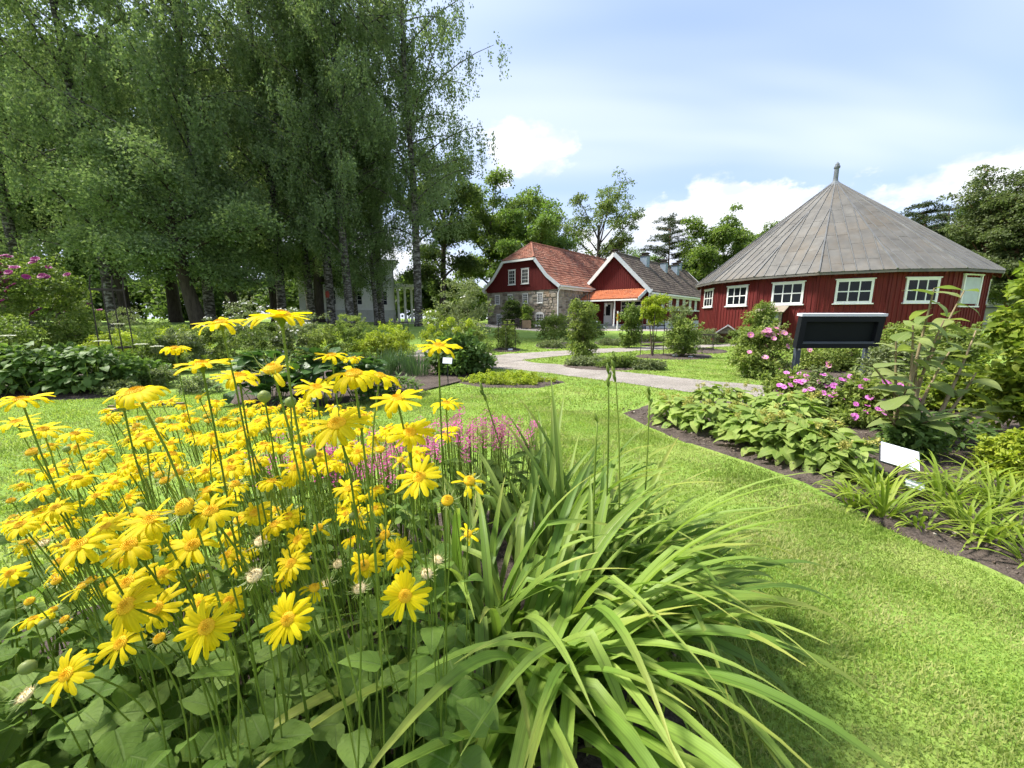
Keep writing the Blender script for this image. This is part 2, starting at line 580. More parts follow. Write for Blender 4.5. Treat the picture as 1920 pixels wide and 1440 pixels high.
M['zinc'] = paint('weathered_zinc', (0.125, 0.119, 0.107), 0.65, 0.25, 1.6, 0.3, 0.15, 12, (1, 1, 1), 0.1, (0.135, 0.105, 0.070), 0.05)
M['seam'] = paint('zinc_seam', (0.15, 0.15, 0.145), 0.5, 0.2, 2, 0.4, metal=0.2)
M['copper'] = paint('verdigris_finial', (0.12, 0.135, 0.145), 0.5, 0.3, 6, 0.4)
M['tile_red'] = islandmat('red_roof_tiles', [(0, (0.165, 0.062, 0.040)), (0.4, (0.235, 0.092, 0.058)), (0.8, (0.29, 0.135, 0.090)), (1, (0.165, 0.095, 0.070))], 0.8, 0.2, 0.3, 14, 0.5, 0.3)
M['tile_orange'] = islandmat('orange_pantiles', [(0, (0.34, 0.105, 0.045)), (0.5, (0.44, 0.145, 0.062)), (1, (0.35, 0.13, 0.07))], 0.75, 0.25, 0.2, 14, 0.8, 0.15)
M['tile_brown'] = islandmat('mossy_brown_tiles', [(0, (0.075, 0.060, 0.052)), (0.5, (0.105, 0.086, 0.072)), (1, (0.135, 0.112, 0.09))], 0.9, 0.15, 0.4, 12, 0.7, 0.35)
M['stone'] = islandmat('rubble_stone', [(0, (0.15, 0.125, 0.10)), (0.3, (0.25, 0.21, 0.165)), (0.6, (0.34, 0.30, 0.24)), (0.85, (0.22, 0.20, 0.18)), (1, (0.30, 0.22, 0.15))], 0.9, 0.15, 0.6, 9, 3.0, 0.25)
M['mortar'] = paint('lime_mortar', (0.36, 0.33, 0.28), 0.9, 0.15, 3)
M['pane'] = paint('window_glass', (0.010, 0.012, 0.015), 0.08, 0.4, 1.0, 0.22)
M['dark'] = paint('dark_interior', (0.02, 0.02, 0.022), 0.7)
M['board_frame'] = paint('anthracite_steel', (0.011, 0.013, 0.015), 0.65, 0.12, 4, 0.15)
M['board_post'] = paint('slate_steel_post', (0.055, 0.068, 0.085), 0.5, 0.1, 4, 0.4)
M['board_face'] = paint('blackboard_panel', (0.009, 0.012, 0.0115), 0.7, 0.15, 2, 0.12)
M['board_cap'] = paint('pale_steel_cap', (0.62, 0.64, 0.68), 0.4, 0.05, 4, 0.5)
M['iron'] = paint('rusty_iron', (0.045, 0.036, 0.030), 0.75, 0.3, 8, 0.3)
M['weathered'] = paint('weathered_wood', (0.24, 0.205, 0.16), 0.85, 0.25, 3, 0.15, 0.3, 30, (1, 1, 6))
M['crate'] = paint('light_wood', (0.33, 0.24, 0.14), 0.8, 0.2, 3, 0.2)
M['felt'] = paint('grey_roof_felt', (0.13, 0.145, 0.15), 0.8, 0.15, 3)
M['yellowpole'] = paint('yellow_marker', (0.55, 0.27, 0.03), 0.6)
M['bark'] = barkmat('dark_bark', (0.030, 0.024, 0.018), (0.085, 0.070, 0.055))
M['bark_pine'] = barkmat('pine_bark', (0.09, 0.055, 0.035), (0.20, 0.12, 0.075))
M['birch'] = barkmat('birch_bark', (0.028, 0.025, 0.021), (0.075, 0.066, 0.055), (0.21, 0.20, 0.185))
M['twig'] = paint('twig', (0.10, 0.075, 0.045), 0.9, 0.3, 8)
M['stalk'] = paint('pale_stalk', (0.22, 0.17, 0.095), 0.8, 0.2, 8)
M['stem'] = leafmat('green_stem', (0.140, 0.205, 0.030), (0.190, 0.260, 0.042), (0.245, 0.31, 0.06), 0.35, 0.5)
M['l_birch'] = leafmat('birch_leaf', (0.105, 0.155, 0.066), (0.155, 0.215, 0.098), (0.22, 0.28, 0.14), 0.5, 0.6, spec=0.15)
M['l_weep'] = leafmat('weeping_leaf', (0.110, 0.165, 0.070), (0.165, 0.230, 0.102), (0.235, 0.295, 0.145), 0.5, 0.6, spec=0.15)
M['l_dark'] = leafmat('dark_tree_leaf', (0.045, 0.075, 0.020), (0.070, 0.112, 0.030), (0.115, 0.160, 0.044), 0.5, 0.6, spec=0.15)
M['l_mid'] = leafmat('broad_leaf', (0.075, 0.125, 0.024), (0.120, 0.180, 0.036), (0.180, 0.240, 0.054), 0.5, 0.5)
M['l_light'] = leafmat('maple_leaf', (0.080, 0.145, 0.026), (0.125, 0.205, 0.040), (0.18, 0.26, 0.060), 0.42, 0.5)
M['l_ash'] = leafmat('ash_leaf', (0.085, 0.130, 0.034), (0.130, 0.180, 0.052), (0.18, 0.225, 0.075), 0.42, 0.5)
M['l_pine'] = leafmat('pine_needle', (0.030, 0.048, 0.018), (0.050, 0.074, 0.028), (0.085, 0.108, 0.045), 0.25, 0.6)
M['l_larch'] = leafmat('larch_needle', (0.075, 0.105, 0.036), (0.112, 0.148, 0.054), (0.160, 0.19, 0.078), 0.4, 0.6)
M['l_rose'] = leafmat('rose_leaf', (0.075, 0.120, 0.022), (0.125, 0.185, 0.036), (0.20, 0.255, 0.060), 0.38, 0.5, spec=0.2)
M['l_roselight'] = leafmat('pale_rose_leaf', (0.125, 0.175, 0.036), (0.185, 0.245, 0.056), (0.27, 0.31, 0.085), 0.38, 0.5, spec=0.2)
M['l_grey'] = leafmat('grey_green_leaf', (0.115, 0.150, 0.055), (0.170, 0.210, 0.085), (0.245, 0.28, 0.13), 0.35, 0.5)
M['l_lime'] = leafmat('lime_leaf', (0.19, 0.255, 0.020), (0.28, 0.35, 0.030), (0.40, 0.44, 0.050), 0.4, 0.5)
M['l_hedge'] = leafmat('dark_broad_leaf', (0.060, 0.115, 0.024), (0.098, 0.168, 0.038), (0.145, 0.220, 0.058), 0.36, 0.5, (0.13, 0.19, 0.06), spec=0.2)
M['l_glossy'] = leafmat('glossy_dark_leaf', (0.024, 0.062, 0.012), (0.042, 0.096, 0.019), (0.072, 0.140, 0.030), 0.28, 0.42, (0.09, 0.15, 0.05), spec=0.3)
M['l_daisy'] = leafmat('daisy_leaf', (0.080, 0.145, 0.026), (0.120, 0.195, 0.038), (0.165, 0.240, 0.056), 0.4, 0.6, (0.16, 0.22, 0.08), spec=0.12)
M['l_phlomis'] = leafmat('sage_green_leaf', (0.165, 0.250, 0.050), (0.225, 0.315, 0.070), (0.31, 0.38, 0.10), 0.38, 0.55, (0.36, 0.39, 0.12), spec=0.2)
M['l_shrub'] = leafmat('felted_leaf', (0.130, 0.185, 0.045), (0.180, 0.240, 0.062), (0.25, 0.295, 0.092), 0.38, 0.55, (0.22, 0.26, 0.10))
M['l_climb'] = leafmat('climber_leaf', (0.100, 0.155, 0.018), (0.170, 0.235, 0.028), (0.30, 0.35, 0.050), 0.42, 0.5, (0.28, 0.34, 0.08), spec=0.2)
M['l_lily'] = leafmat('daylily_blade', (0.100, 0.175, 0.030), (0.160, 0.250, 0.042), (0.235, 0.315, 0.068), 0.38, 0.5, None, 9, 0.22, (0.34, 0.33, 0.08))
M['l_tuft'] = leafmat('tuft_blade', (0.15, 0.225, 0.024), (0.21, 0.29, 0.034), (0.29, 0.35, 0.055), 0.36, 0.5, None, 3, 0.2)
M['l_iris'] = leafmat('fine_blue_blade', (0.045, 0.095, 0.035), (0.070, 0.130, 0.050), (0.10, 0.17, 0.070), 0.3, 0.5)
M['petal'] = leafmat('yellow_petal', (0.78, 0.60, 0.006), (0.82, 0.66, 0.010), (0.85, 0.70, 0.016), 0.52, 0.6, None, 2, 0.12, None, 1.0)
M['disc'] = islandmat('orange_disc', [(0, (0.54, 0.29, 0.008)), (0.5, (0.66, 0.39, 0.012)), (1, (0.74, 0.52, 0.03))], 0.7, 0.2)
M['fuzz'] = islandmat('seed_fuzz', [(0, (0.40, 0.30, 0.14)), (0.5, (0.55, 0.46, 0.28)), (1, (0.62, 0.50, 0.20))], 0.8, 0.2)
M['sepal'] = leafmat('green_sepal', (0.16, 0.22, 0.05), (0.22, 0.28, 0.08), (0.30, 0.34, 0.12), 0.3, 0.5)
M['pink'] = leafmat('pink_rose_petal', (0.55, 0.16, 0.34), (0.62, 0.24, 0.42), (0.68, 0.36, 0.50), 0.3, 0.5, tcol=0.85)
M['magenta'] = leafmat('magenta_petal', (0.26, 0.018, 0.12), (0.33, 0.035, 0.17), (0.38, 0.06, 0.22), 0.3, 0.5, tcol=0.85)
M['orchid'] = leafmat('orchid_petal', (0.60, 0.13, 0.52), (0.66, 0.20, 0.58), (0.70, 0.28, 0.62), 0.3, 0.5, tcol=0.85)
M['spike'] = leafmat('pink_spike', (0.42, 0.04, 0.22), (0.52, 0.08, 0.30), (0.60, 0.20, 0.40), 0.35, 0.6, tcol=0.85)
M['whiteflower'] = leafmat('white_petal', (0.55, 0.56, 0.48), (0.66, 0.66, 0.60), (0.74, 0.74, 0.70), 0.25, 0.6, tcol=0.8)
M['paper'] = paint('white_plate', (0.70, 0.72, 0.76), 0.35, 0.03, 3, 0.4)
M['plate_edge'] = paint('black_plate_edge', (0.03, 0.03, 0.035), 0.5)
M['ink'] = paint('faint_blue_print', (0.42, 0.52, 0.62), 0.5)
M['budyellow'] = leafmat('yellow_bud', (0.28, 0.28, 0.06), (0.36, 0.35, 0.09), (0.44, 0.40, 0.12), 0.3, 0.6)
M['red_mark'] = paint('red_mark', (0.22, 0.035, 0.025), 0.8, 0.3, 5)

# ---------------------------------------------------------------- ground, path, beds, grass
def ribbon(name, mat, pix_a, pix_b, dz, n=40):
    """A strip of ground between two edges (each a list of surveyed points)."""
    def resample(pts):
        pts = [gnd(*p) for p in pts]
        d = [0]
        for i in range(1, len(pts)):
            d.append(d[-1] + (pts[i] - pts[i - 1]).length)
        out = []
        for k in range(n + 1):
            s = d[-1] * k / n
            for i in range(1, len(pts)):
                if s <= d[i] + 1e-9:
                    t = (s - d[i - 1]) / (d[i] - d[i - 1])
                    out.append(pts[i - 1].lerp(pts[i], t)); break
        return out
    A, B = resample(pix_a), resample(pix_b)
    V, F = [], []
    rnd = random.Random(5)
    for a, b in zip(A, B):
        j0, j1 = rnd.uniform(-.03, .03), rnd.uniform(-.03, .03)
        for t in (0 + j0, 0.33, 0.66, 1 + j1):
            p = a.lerp(b, t)
            V.append((p.x, p.y, float(terrain(p.x, p.y)) + dz))
    for i in range(n):
        for k in range(3):
            F.append((i * 4 + k, i * 4 + k + 1, (i + 1) * 4 + k + 1, (i + 1) * 4 + k))
    me = make_mesh(name, V, F, mat, True)
    if me.polygons[0].normal.z < 0:
        me.flip_normals()
    o = link(name, me)
    poly = [(p.x, p.y) for p in A] + [(p.x, p.y) for p in reversed(B)]
    return o, poly


def patch(name, mat, pts, dz, crown=0.03, seed=1, parent=None):
    """A bed of earth: a polygon filled with a fine, slightly heaped grid."""
    rnd = np.random.RandomState(seed)
    P = np.array(pts, float)
    lo, hi = P.min(0), P.max(0)
    step = max(0.05, max(hi - lo) / 46)
    bm = bmesh.new()
    vs = [bm.verts.new((x, y, 0)) for x, y in pts]
    f = bm.faces.new(vs)
    bmesh.ops.triangulate(bm, faces=[f])
    for _ in range(5):
        ed = [e for e in bm.edges if e.calc_length() > step * 2.2]
        if not ed or len(bm.verts) > 6000:
            break
        bmesh.ops.subdivide_edges(bm, edges=ed, cuts=1)
        bmesh.ops.triangulate(bm, faces=bm.faces[:])
    edge = {v for e in bm.edges if e.is_boundary for v in e.verts}
    for v in bm.verts:
        z = float(terrain(v.co.x, v.co.y)) + 0.012 + dz
        if v not in edge:
            z += crown * (0.5 + 0.5 * rnd.rand())
        else:
            z -= dz + 0.02
        v.co.z = z
    me = bpy.data.meshes.new(name)
    bm.to_mesh(me); bm.free()
    if len(me.polygons) and sum(p.normal.z for p in me.polygons) < 0:
        me.flip_normals()
    me.materials.append(mat)
    return link(name, me, parent)


def build_ground():
    xs = np.unique(np.concatenate([np.linspace(-900, -70, 12), np.linspace(-70, 70, 71), np.linspace(70, 900, 12)]))
    ys = np.unique(np.concatenate([np.linspace(-60, -4, 8), np.linspace(-4, 60, 65), np.linspace(60, 1500, 16)]))
    X, Y = np.meshgrid(xs, ys)
    Z = terrain(X, Y)
    V = np.stack([X, Y, Z], -1).reshape(-1, 3)
    nx = len(xs)
    i = np.arange(nx - 1)[None, :] + nx * np.arange(len(ys) - 1)[:, None]
    F = np.stack([i, i + 1, i + 1 + nx, i + nx], -1).reshape(-1, 4)
    tag(link('ground', make_mesh('ground', V, F, M['lawn'], True)), 'mown green lawn spreading across the garden', None, None, 'structure')


build_ground()
PATHS = []
o, poly = ribbon('gravel_path', M['gravel'], [(925, 664), (960, 672), (1000, 679), (1060, 684), (1150, 695), (1300, 710), (1450, 724), (1700, 745)],
                 [(905, 688), (960, 692), (1010, 697), (1130, 712), (1280, 733), (1450, 749), (1700, 782)], 0.006)
tag(o, 'pale gravel path curving across the lawn', None, None, 'structure'); PATHS.append(poly)
o, poly = ribbon('gravel_path', M['gravel'], [(915, 668), (955, 663), (1010, 660), (1100, 654.5), (1200, 651), (1300, 647), (1392, 643.5)],
                 [(930, 681), (975, 675.5), (1030, 669), (1100, 663), (1200, 657.5), (1300, 652.5), (1392, 648)], 0.012)
tag(o, 'gravel side path behind the rose beds', None, None, 'structure'); PATHS.append(poly)
o, poly = ribbon('gravel_path', M['gravel'], [(930, 666), (880, 648), (820, 631), (760, 621)], [(905, 688), (850, 664), (790, 640), (738, 627)], 0.018)
tag(o, 'gravel path leading back towards the birches', None, None, 'structure'); PATHS.append(poly)
yard = [(-9.5, 31.5), (3, 30.6), (7.5, 31.6), (14.5, 30.5), (21, 37), (17, 40), (6.0, 39.6), (4.0, 36.8), (-4.0, 44.0), (-9, 44)]
o = patch('gravel_yard', M['gravel'], yard, 0.008, 0.0, 3)
tag(o, 'gravel yard in front of the red houses', None, None, 'structure'); PATHS.append(yard)

BEDS = []


def bed(label, pts, dz=0.006, crown=0.035, seed=1):
    o = patch('soil_bed', M['soil'], pts, dz, crown, seed)
    tag(o, label, None, None, 'structure'); BEDS.append(pts)


def gxy(*pix):
    return [tuple(gnd(*p)[:2]) for p in pix]


# long border along the path at the right: its lawn edge runs from the path corner towards the camera
bed('dark soil of the long border beside the lawn', gxy((1160, 772), (1200, 795), (1290, 832), (1400, 868), (1500, 905), (1600, 958), (1700, 1005), (1800, 1045), (1900, 1092), (2060, 1160))
    + [(4.6, 1.0), (8.5, 2.5), (11, 6.2), (8.6, 8.6), (5.6, 8.2), (4.85, 7.0), (4.75, 5.85)] + gxy((1450, 752), (1330, 742), (1230, 752)), 0.003, 0.022, 4)
# foreground bed of the daisies and daylilies
FORE = [(-2.3, 0.15), (0.40, 0.15), (0.52, 0.75), (0.60, 1.4), (0.5, 2.0), (0.1, 2.35), (-0.9, 2.2), (-1.5, 1.75), (-2.1, 1.2)]
bed('dark soil under the yellow daisies and daylilies', FORE, 0.003, 0.02, 6)
bed('soil of the border with the pink rose', [(5.1, 7.9), (6.0, 7.2), (9.5, 8.9), (10.8, 11.5), (9.5, 12.2), (6.3, 9.6), (5.2, 8.9)], 0.007, 0.02, 8)
bed('soil under the dark leafy plants at the edge of the lawn', gxy((-160, 748), (120, 750), (262, 742), (275, 720), (262, 690), (60, 670), (-160, 668)), 0.006, 0.03, 9)
bed('soil under the big glossy plant', gxy((425, 756), (560, 768), (700, 748), (785, 735), (815, 708), (930, 700), (925, 692), (820, 668), (690, 668), (600, 672), (450, 690)), 0.004, 0.02, 10)
bed('soil patch of the lime ground cover', gxy((835, 706), (900, 700), (990, 700), (1062, 716), (1010, 727), (905, 726), (850, 716)), 0.008, 0.006, 11)
for i, (cx, cy, rx, ry) in enumerate([(1152, 684, 98, 10), (1275, 668.5, 62, 5.5), (1230, 668, 40, 4), (950, 656, 28, 4), (1040, 647, 38, 7), (1155, 642, 42, 6), (1330, 659, 36, 4), (1215, 640, 40, 4)]):
    bed(['soil of the long rose bed on the lawn island', 'soil round the bushy rose and its plant labels', 'soil at the foot of the light green climbing rose', 'soil under the iron-framed bush', 'soil of the low grey-green rose bed', 'soil of the low rose bed near the verandah', 'soil under the small wire trellis', 'soil of the far low rose bed'][i],
        [tuple(gnd(cx + rx * math.cos(a), cy + ry * math.sin(a))[:2]) for a in np.linspace(0, 2 * PI, 20, endpoint=False)], 0.006, 0.02, 20 + i)


def build_grass():
    rs = np.random.RandomState(3)
    Vs, Fs = [], []
    base = 0
    # (x range, y range, blades, height, width)
    zones = [((0.4, 3.4), (0.55, 2.3), 130000, 0.021, 0.0024), ((0.2, 4.6), (2.3, 5.0), 120000, 0.023, 0.0035), ((-7.5, 0.6), (2.2, 6.2), 90000, 0.028, 0.005),
             ((-2.5, 6.5), (5.0, 11.0), 60000, 0.030, 0.008), ((-3.0, 11.0), (11.0, 22.0), 45000, 0.045, 0.014), ((-1.2, 0.6), (0.9, 2.6), 9000, 0.04, 0.004), ((-4.5, -0.6), (0.5, 2.4), 30000, 0.036, 0.004)]
    for (x0, x1), (y0, y1), n, h, w in zones:
        x = rs.uniform(x0, x1, n); y = rs.uniform(y0, y1, n)
        keep = np.ones(n, bool)
        for p in PATHS + BEDS:
            keep &= ~inpoly(x + rs.normal(0, 0.022, n), y + rs.normal(0, 0.022, n), p)
        # only what the camera position and a step to the side could see
        keep &= (np.abs(x) < 1.55 * y + 0.6)
        x, y = x[keep], y[keep]; n = len(x)
        z = terrain(x, y)
        # tufty patches: mowing leaves some lower, some higher
        pat = 0.75 + 0.35 * np.sin(x * 5.1 + 1.3 * np.sin(y * 3.7)) * np.sin(y * 6.3 + x * 1.7) + rs.normal(0, 0.22, n)
        hh = h * np.clip(pat, 0.35, 1.6)
        a = rs.uniform(0, 2 * PI, n); lean = rs.uniform(0.1, 1.0, n) * hh
        b = rs.uniform(0, 2 * PI, n)
        ww = w * rs.uniform(0.7, 1.3, n)
        P = np.stack([x, y, z - 0.002], 1)
        S = np.stack([np.cos(a), np.sin(a), np.zeros(n)], 1) * ww[:, None]
        Lv = np.stack([np.cos(b) * lean, np.sin(b) * lean, np.zeros(n)], 1)
        mid = P + Lv * 0.35 + np.stack([np.zeros(n), np.zeros(n), hh * 0.62], 1)
        tip = P + Lv + np.stack([np.zeros(n), np.zeros(n), hh], 1)
        V = np.stack([P - S, P + S, mid + S * 0.7, mid - S * 0.7, tip], 1).reshape(-1, 3)
        i = base + 5 * np.arange(n)
        Fs.append(np.stack([i, i + 1, i + 2], 1)); Fs.append(np.stack([i, i + 2, i + 3], 1)); Fs.append(np.stack([i + 3, i + 2, i + 4], 1))
        Vs.append(V); base += 5 * n
    tag(link('grass', make_mesh('grass', np.concatenate(Vs), np.concatenate(Fs), M['blade_lawn'])), 'short mown grass of the lawn', 'grass', None, 'stuff')


def lawnblades():
    m = leafmat('lawn_blade', (0.165, 0.250, 0.044), (0.225, 0.312, 0.062), (0.31, 0.365, 0.100), 0.45, 0.6, spec=0.15)
    nt = m.node_tree
    # mown lawn: broad paler, drier patches besides the fresh green
    b = nt.nodes['Principled BSDF']
    src = b.inputs['Base Color'].links[0].from_socket
    geo = node(nt, 'NewGeometry')
    n = node(nt, 'TexNoise', Scale=2.3, Detail=6.0, Roughness=0.68); nt.links.new(geo.outputs['Position'], n.inputs['Vector'])
    mr = node(nt, 'MapRange'); mr.inputs['From Min'].default_value = 0.44; mr.inputs['From Max'].default_value = 0.64; mr.inputs['To Max'].default_value = 0.75
    nt.links.new(n.outputs['Fac'], mr.inputs['Value'])
    c = mixc(nt, mr.outputs[0], src, (0.54, 0.50, 0.23))
    nt.links.new(c, b.inputs['Base Color'])
    return m


M['blade_lawn'] = lawnblades()
build_grass()


def build_crumbs():
    """Loose crumbs of earth and bark on the long border."""
    rs = np.random.RandomState(8)
    Vs, Fs = [], []
    k = 0
    for poly, n, s in ((BEDS[0], 9000, 0.009), (BEDS[1], 1500, 0.009)):
        P = np.array(poly)
        x = rs.uniform(P[:, 0].min(), min(P[:, 0].max(), 5.0), n); y = rs.uniform(P[:, 1].min(), min(P[:, 1].max(), 5), n)
        ok = inpoly(x, y, poly)
        x, y = x[ok], y[ok]
        for px, py in zip(x, y):
            r = s * (0.4 + rs.rand() ** 2 * 1.6)
            q = rs.normal(0, 1, (4, 3)); q /= np.linalg.norm(q, axis=1)[:, None]
            q = q * r * np.array([1.3, 1, 0.7]) + np.array([px, py, 0.045 + r * 0.2])
            Vs.append(q); Fs += [(k, k + 1, k + 2), (k, k + 2, k + 3), (k, k + 3, k + 1), (k + 1, k + 3, k + 2)]
            k += 4
    tag(link('dirt', make_mesh('dirt', np.concatenate(Vs), np.array(Fs), M['crumb'])), 'loose crumbs of earth and bark on the beds', 'dirt', None, 'stuff')


M['crumb'] = islandmat('earth_crumbs', [(0, (0.05, 0.036, 0.027)), (0.6, (0.12, 0.092, 0.072)), (0.9, (0.22, 0.18, 0.14)), (1, (0.34, 0.30, 0.25))], 0.95, 0.1)
build_crumbs()

# ---------------------------------------------------------------- buildings
U = Vector((0.670, 0.742, 0)).normalized()       # direction of the houses' ridges
W = Vector((-0.742, 0.670, 0)).normalized()      # across them
UP = Vector((0, 0, 1))


def frame3(o, x, y):
    """Matrix with x along the wall, y out of the wall (towards the viewer), z up."""
    m = Matrix.Identity(4)
    for i in range(3):
        m[i][0], m[i][1], m[i][2], m[i][3] = x[i], y[i], UP[i], o[i]
    return m


def window(parent, Mw, x, z, w, h, nx, nz, name='window', trim=0.075, head=True, glass='pane', arch=0.0, deep=0.05, bar=0.03):
    """A window in wall coordinates (x along, y out, z up); frame, panes, bars and sill are its pieces."""
    mb = MB()
    t = trim
    mb.box((x - w / 2, 0.004, z - h / 2), (x - w / 2 + t, deep, z + h / 2)).box((x + w / 2 - t, 0.004, z - h / 2), (x + w / 2, deep, z + h / 2))
    mb.box((x - w / 2 + t, 0.004, z + h / 2 - t), (x + w / 2 - t, deep - 0.004, z + h / 2)).box((x - w / 2 + t, 0.004, z - h / 2), (x + w / 2 - t, deep - 0.004, z - h / 2 + t))
    if arch:
        n = 8
        for k in range(n):
            a0, a1 = PI * k / n, PI * (k + 1) / n
            mb.add([(x + w / 2 * math.cos(a0), deep - .002, z + h / 2 + arch * math.sin(a0)), (x + w / 2 * math.cos(a1), deep - .002, z + h / 2 + arch * math.sin(a1)), (x + w / 2 * math.cos(a1), deep - .002, z + h / 2 - .01), (x + w / 2 * math.cos(a0), deep - .002, z + h / 2 - .01)], [(0, 1, 2, 3)])
    if head:
        mb.box((x - w / 2 - 0.05, 0.004, z + h / 2 + 0.002), (x + w / 2 + 0.05, deep + 0.02, z + h / 2 + 0.045))
    win = mb.xf(Mw).build(name, M['white'], parent, world=True)
    iw, ih = w - 2 * t, h - 2 * t
    x0, z0 = x - iw / 2, z - ih / 2
    for i in range(nx):
        for j in range(nz):
            px0 = x0 + iw * i / nx + bar / 2 * (i > 0); px1 = x0 + iw * (i + 1) / nx - bar / 2 * (i < nx - 1)
            pz0 = z0 + ih * j / nz + bar / 2 * (j > 0); pz1 = z0 + ih * (j + 1) / nz - bar / 2 * (j < nz - 1)
            g = MB().box((px0, 0.026, pz0), (px1, 0.032, pz1)).xf(Mw)
            link_part(g, 'pane', M[glass], parent, win)
    b = MB()
    for i in range(1, nx):
        b.box((x0 + iw * i / nx - bar / 2, 0.006, z0), (x0 + iw * i / nx + bar / 2, deep - 0.012, z0 + ih))
    for j in range(1, nz):
        b.box((x0, 0.006, z0 + ih * j / nz - bar / 2), (x0 + iw, deep - 0.015, z0 + ih * j / nz + bar / 2))
    if nx > 1 or nz > 1:
        link_part(b.xf(Mw), 'glazing_bars', M['white'], parent, win)
    s = MB().box((x - w / 2 - 0.06, 0.004, z - h / 2 - 0.05), (x + w / 2 + 0.06, deep + 0.045, z - h / 2 - 0.002)).xf(Mw)
    link_part(s, 'sill', M['white'], parent, win)
    return win


def link_part(mb, name, mat, root, part):
    """A sub-part: built in world coordinates, parented to a part whose own transform is the root's."""
    mb.xf(root.matrix_basis.inverted())
    return link(name, mb.mesh(name, mat), part)


def boards(parent, Mw, poly, pitch, mat, name='wall', batten=True, th=0.12):
    """A timber wall: back plate plus battens over the joints, cut to the wall's outline (list of x,z)."""
    mb = MB()
    n = len(poly)
    mb.add([(x, 0.0, z) for x, z in poly] + [(x, -th, z) for x, z in poly],
           [tuple(range(n))] + [tuple(range(2 * n - 1, n - 1, -1))] + [(i, i + n, (i + 1) % n + n, (i + 1) % n) for i in range(n)])
    w = mb.xf(Mw).build(name, mat, parent, world=True)
    if batten:
        bb = MB()
        xs = [p[0] for p in poly]
        x = min(xs) + pitch * 0.5
        while x < max(xs) - pitch * 0.3:
            zs = []
            for i in range(n):
                (xa, za), (xb, zb) = poly[i], poly[(i + 1) % n]
                if (xa - x) * (xb - x) < 0:
                    zs.append(za + (zb - za) * (x - xa) / (xb - xa))
            if len(zs) >= 2 and max(zs) - min(zs) > 0.05:
                bb.box((x - 0.022, 0.001, min(zs) + 0.005), (x + 0.022, 0.024, max(zs) - 0.02))
            x += pitch
        o = link_part(bb.xf(Mw), 'battens', mat, parent, w)
        o['kind'] = 'stuff'
    return w


def tiles(parent, A, B, C, D, mat, name='roof_tiles', tw=0.24, th=0.32, lift=0.05, seed=1, clip=None, wave=0.035, under=None):
    """Overlapping roof tiles on the plane A (eave start) B (eave end) C (ridge end) D (ridge start); each tile a rounded, slightly askew plate."""
    rnd = random.Random(seed)
    A, B, C, D = (Vector(v) for v in (A, B, C, D))
    rows = max(2, int(((D - A).length + (C - B).length) / 2 / th))
    nrm = (B - A).cross(D - A).normalized()
    V, F = [], []
    for r in range(rows):
        t0, t1 = r / rows, min(1.0, (r + 1.22) / rows)
        a0, b0 = A.lerp(D, t0), B.lerp(C, t0)
        a1, b1 = A.lerp(D, t1), B.lerp(C, t1)
        ncol = max(1, int((b0 - a0).length / tw))
        for c in range(ncol):
            s0, s1 = c / ncol, (c + 0.985) / ncol
            zl = lift + rnd.uniform(-.008, .012); zh = 0.012
            k = len(V)
            prof = ((0.0, 0.0), (0.3, wave), (0.6, wave * 0.85), (1.0, 0.008))
            for e0, e1, zz in ((a0, b0, zl), (a1, b1, zh)):
                for u_, dz in prof:
                    V.append(e0.lerp(e1, s0 + (s1 - s0) * u_) + nrm * (zz + dz))
            for i in range(3):
                F.append((k + i, k + i + 1, k + 5 + i, k + 4 + i))
            for u_ in (0, 3):
                pass
            V.append(V[k] - nrm * 0.03); V.append(V[k + 3] - nrm * 0.03)
            F.append((k, k + 8, k + 9, k + 3, k + 2, k + 1))
    mb = MB(); mb.add(V, F)
    if clip:
        pass
    o = mb.build(name, mat, parent, world=True)
    o['kind'] = 'stuff'
    return o


# ---- round barn -------------------------------------------------
RC = Vector((17.24, 22.06, 0)); RN = 16; RW = 6.06; RE = 6.42; EAVE = 3.14; RTOP = 8.42; RWALL = 3.36


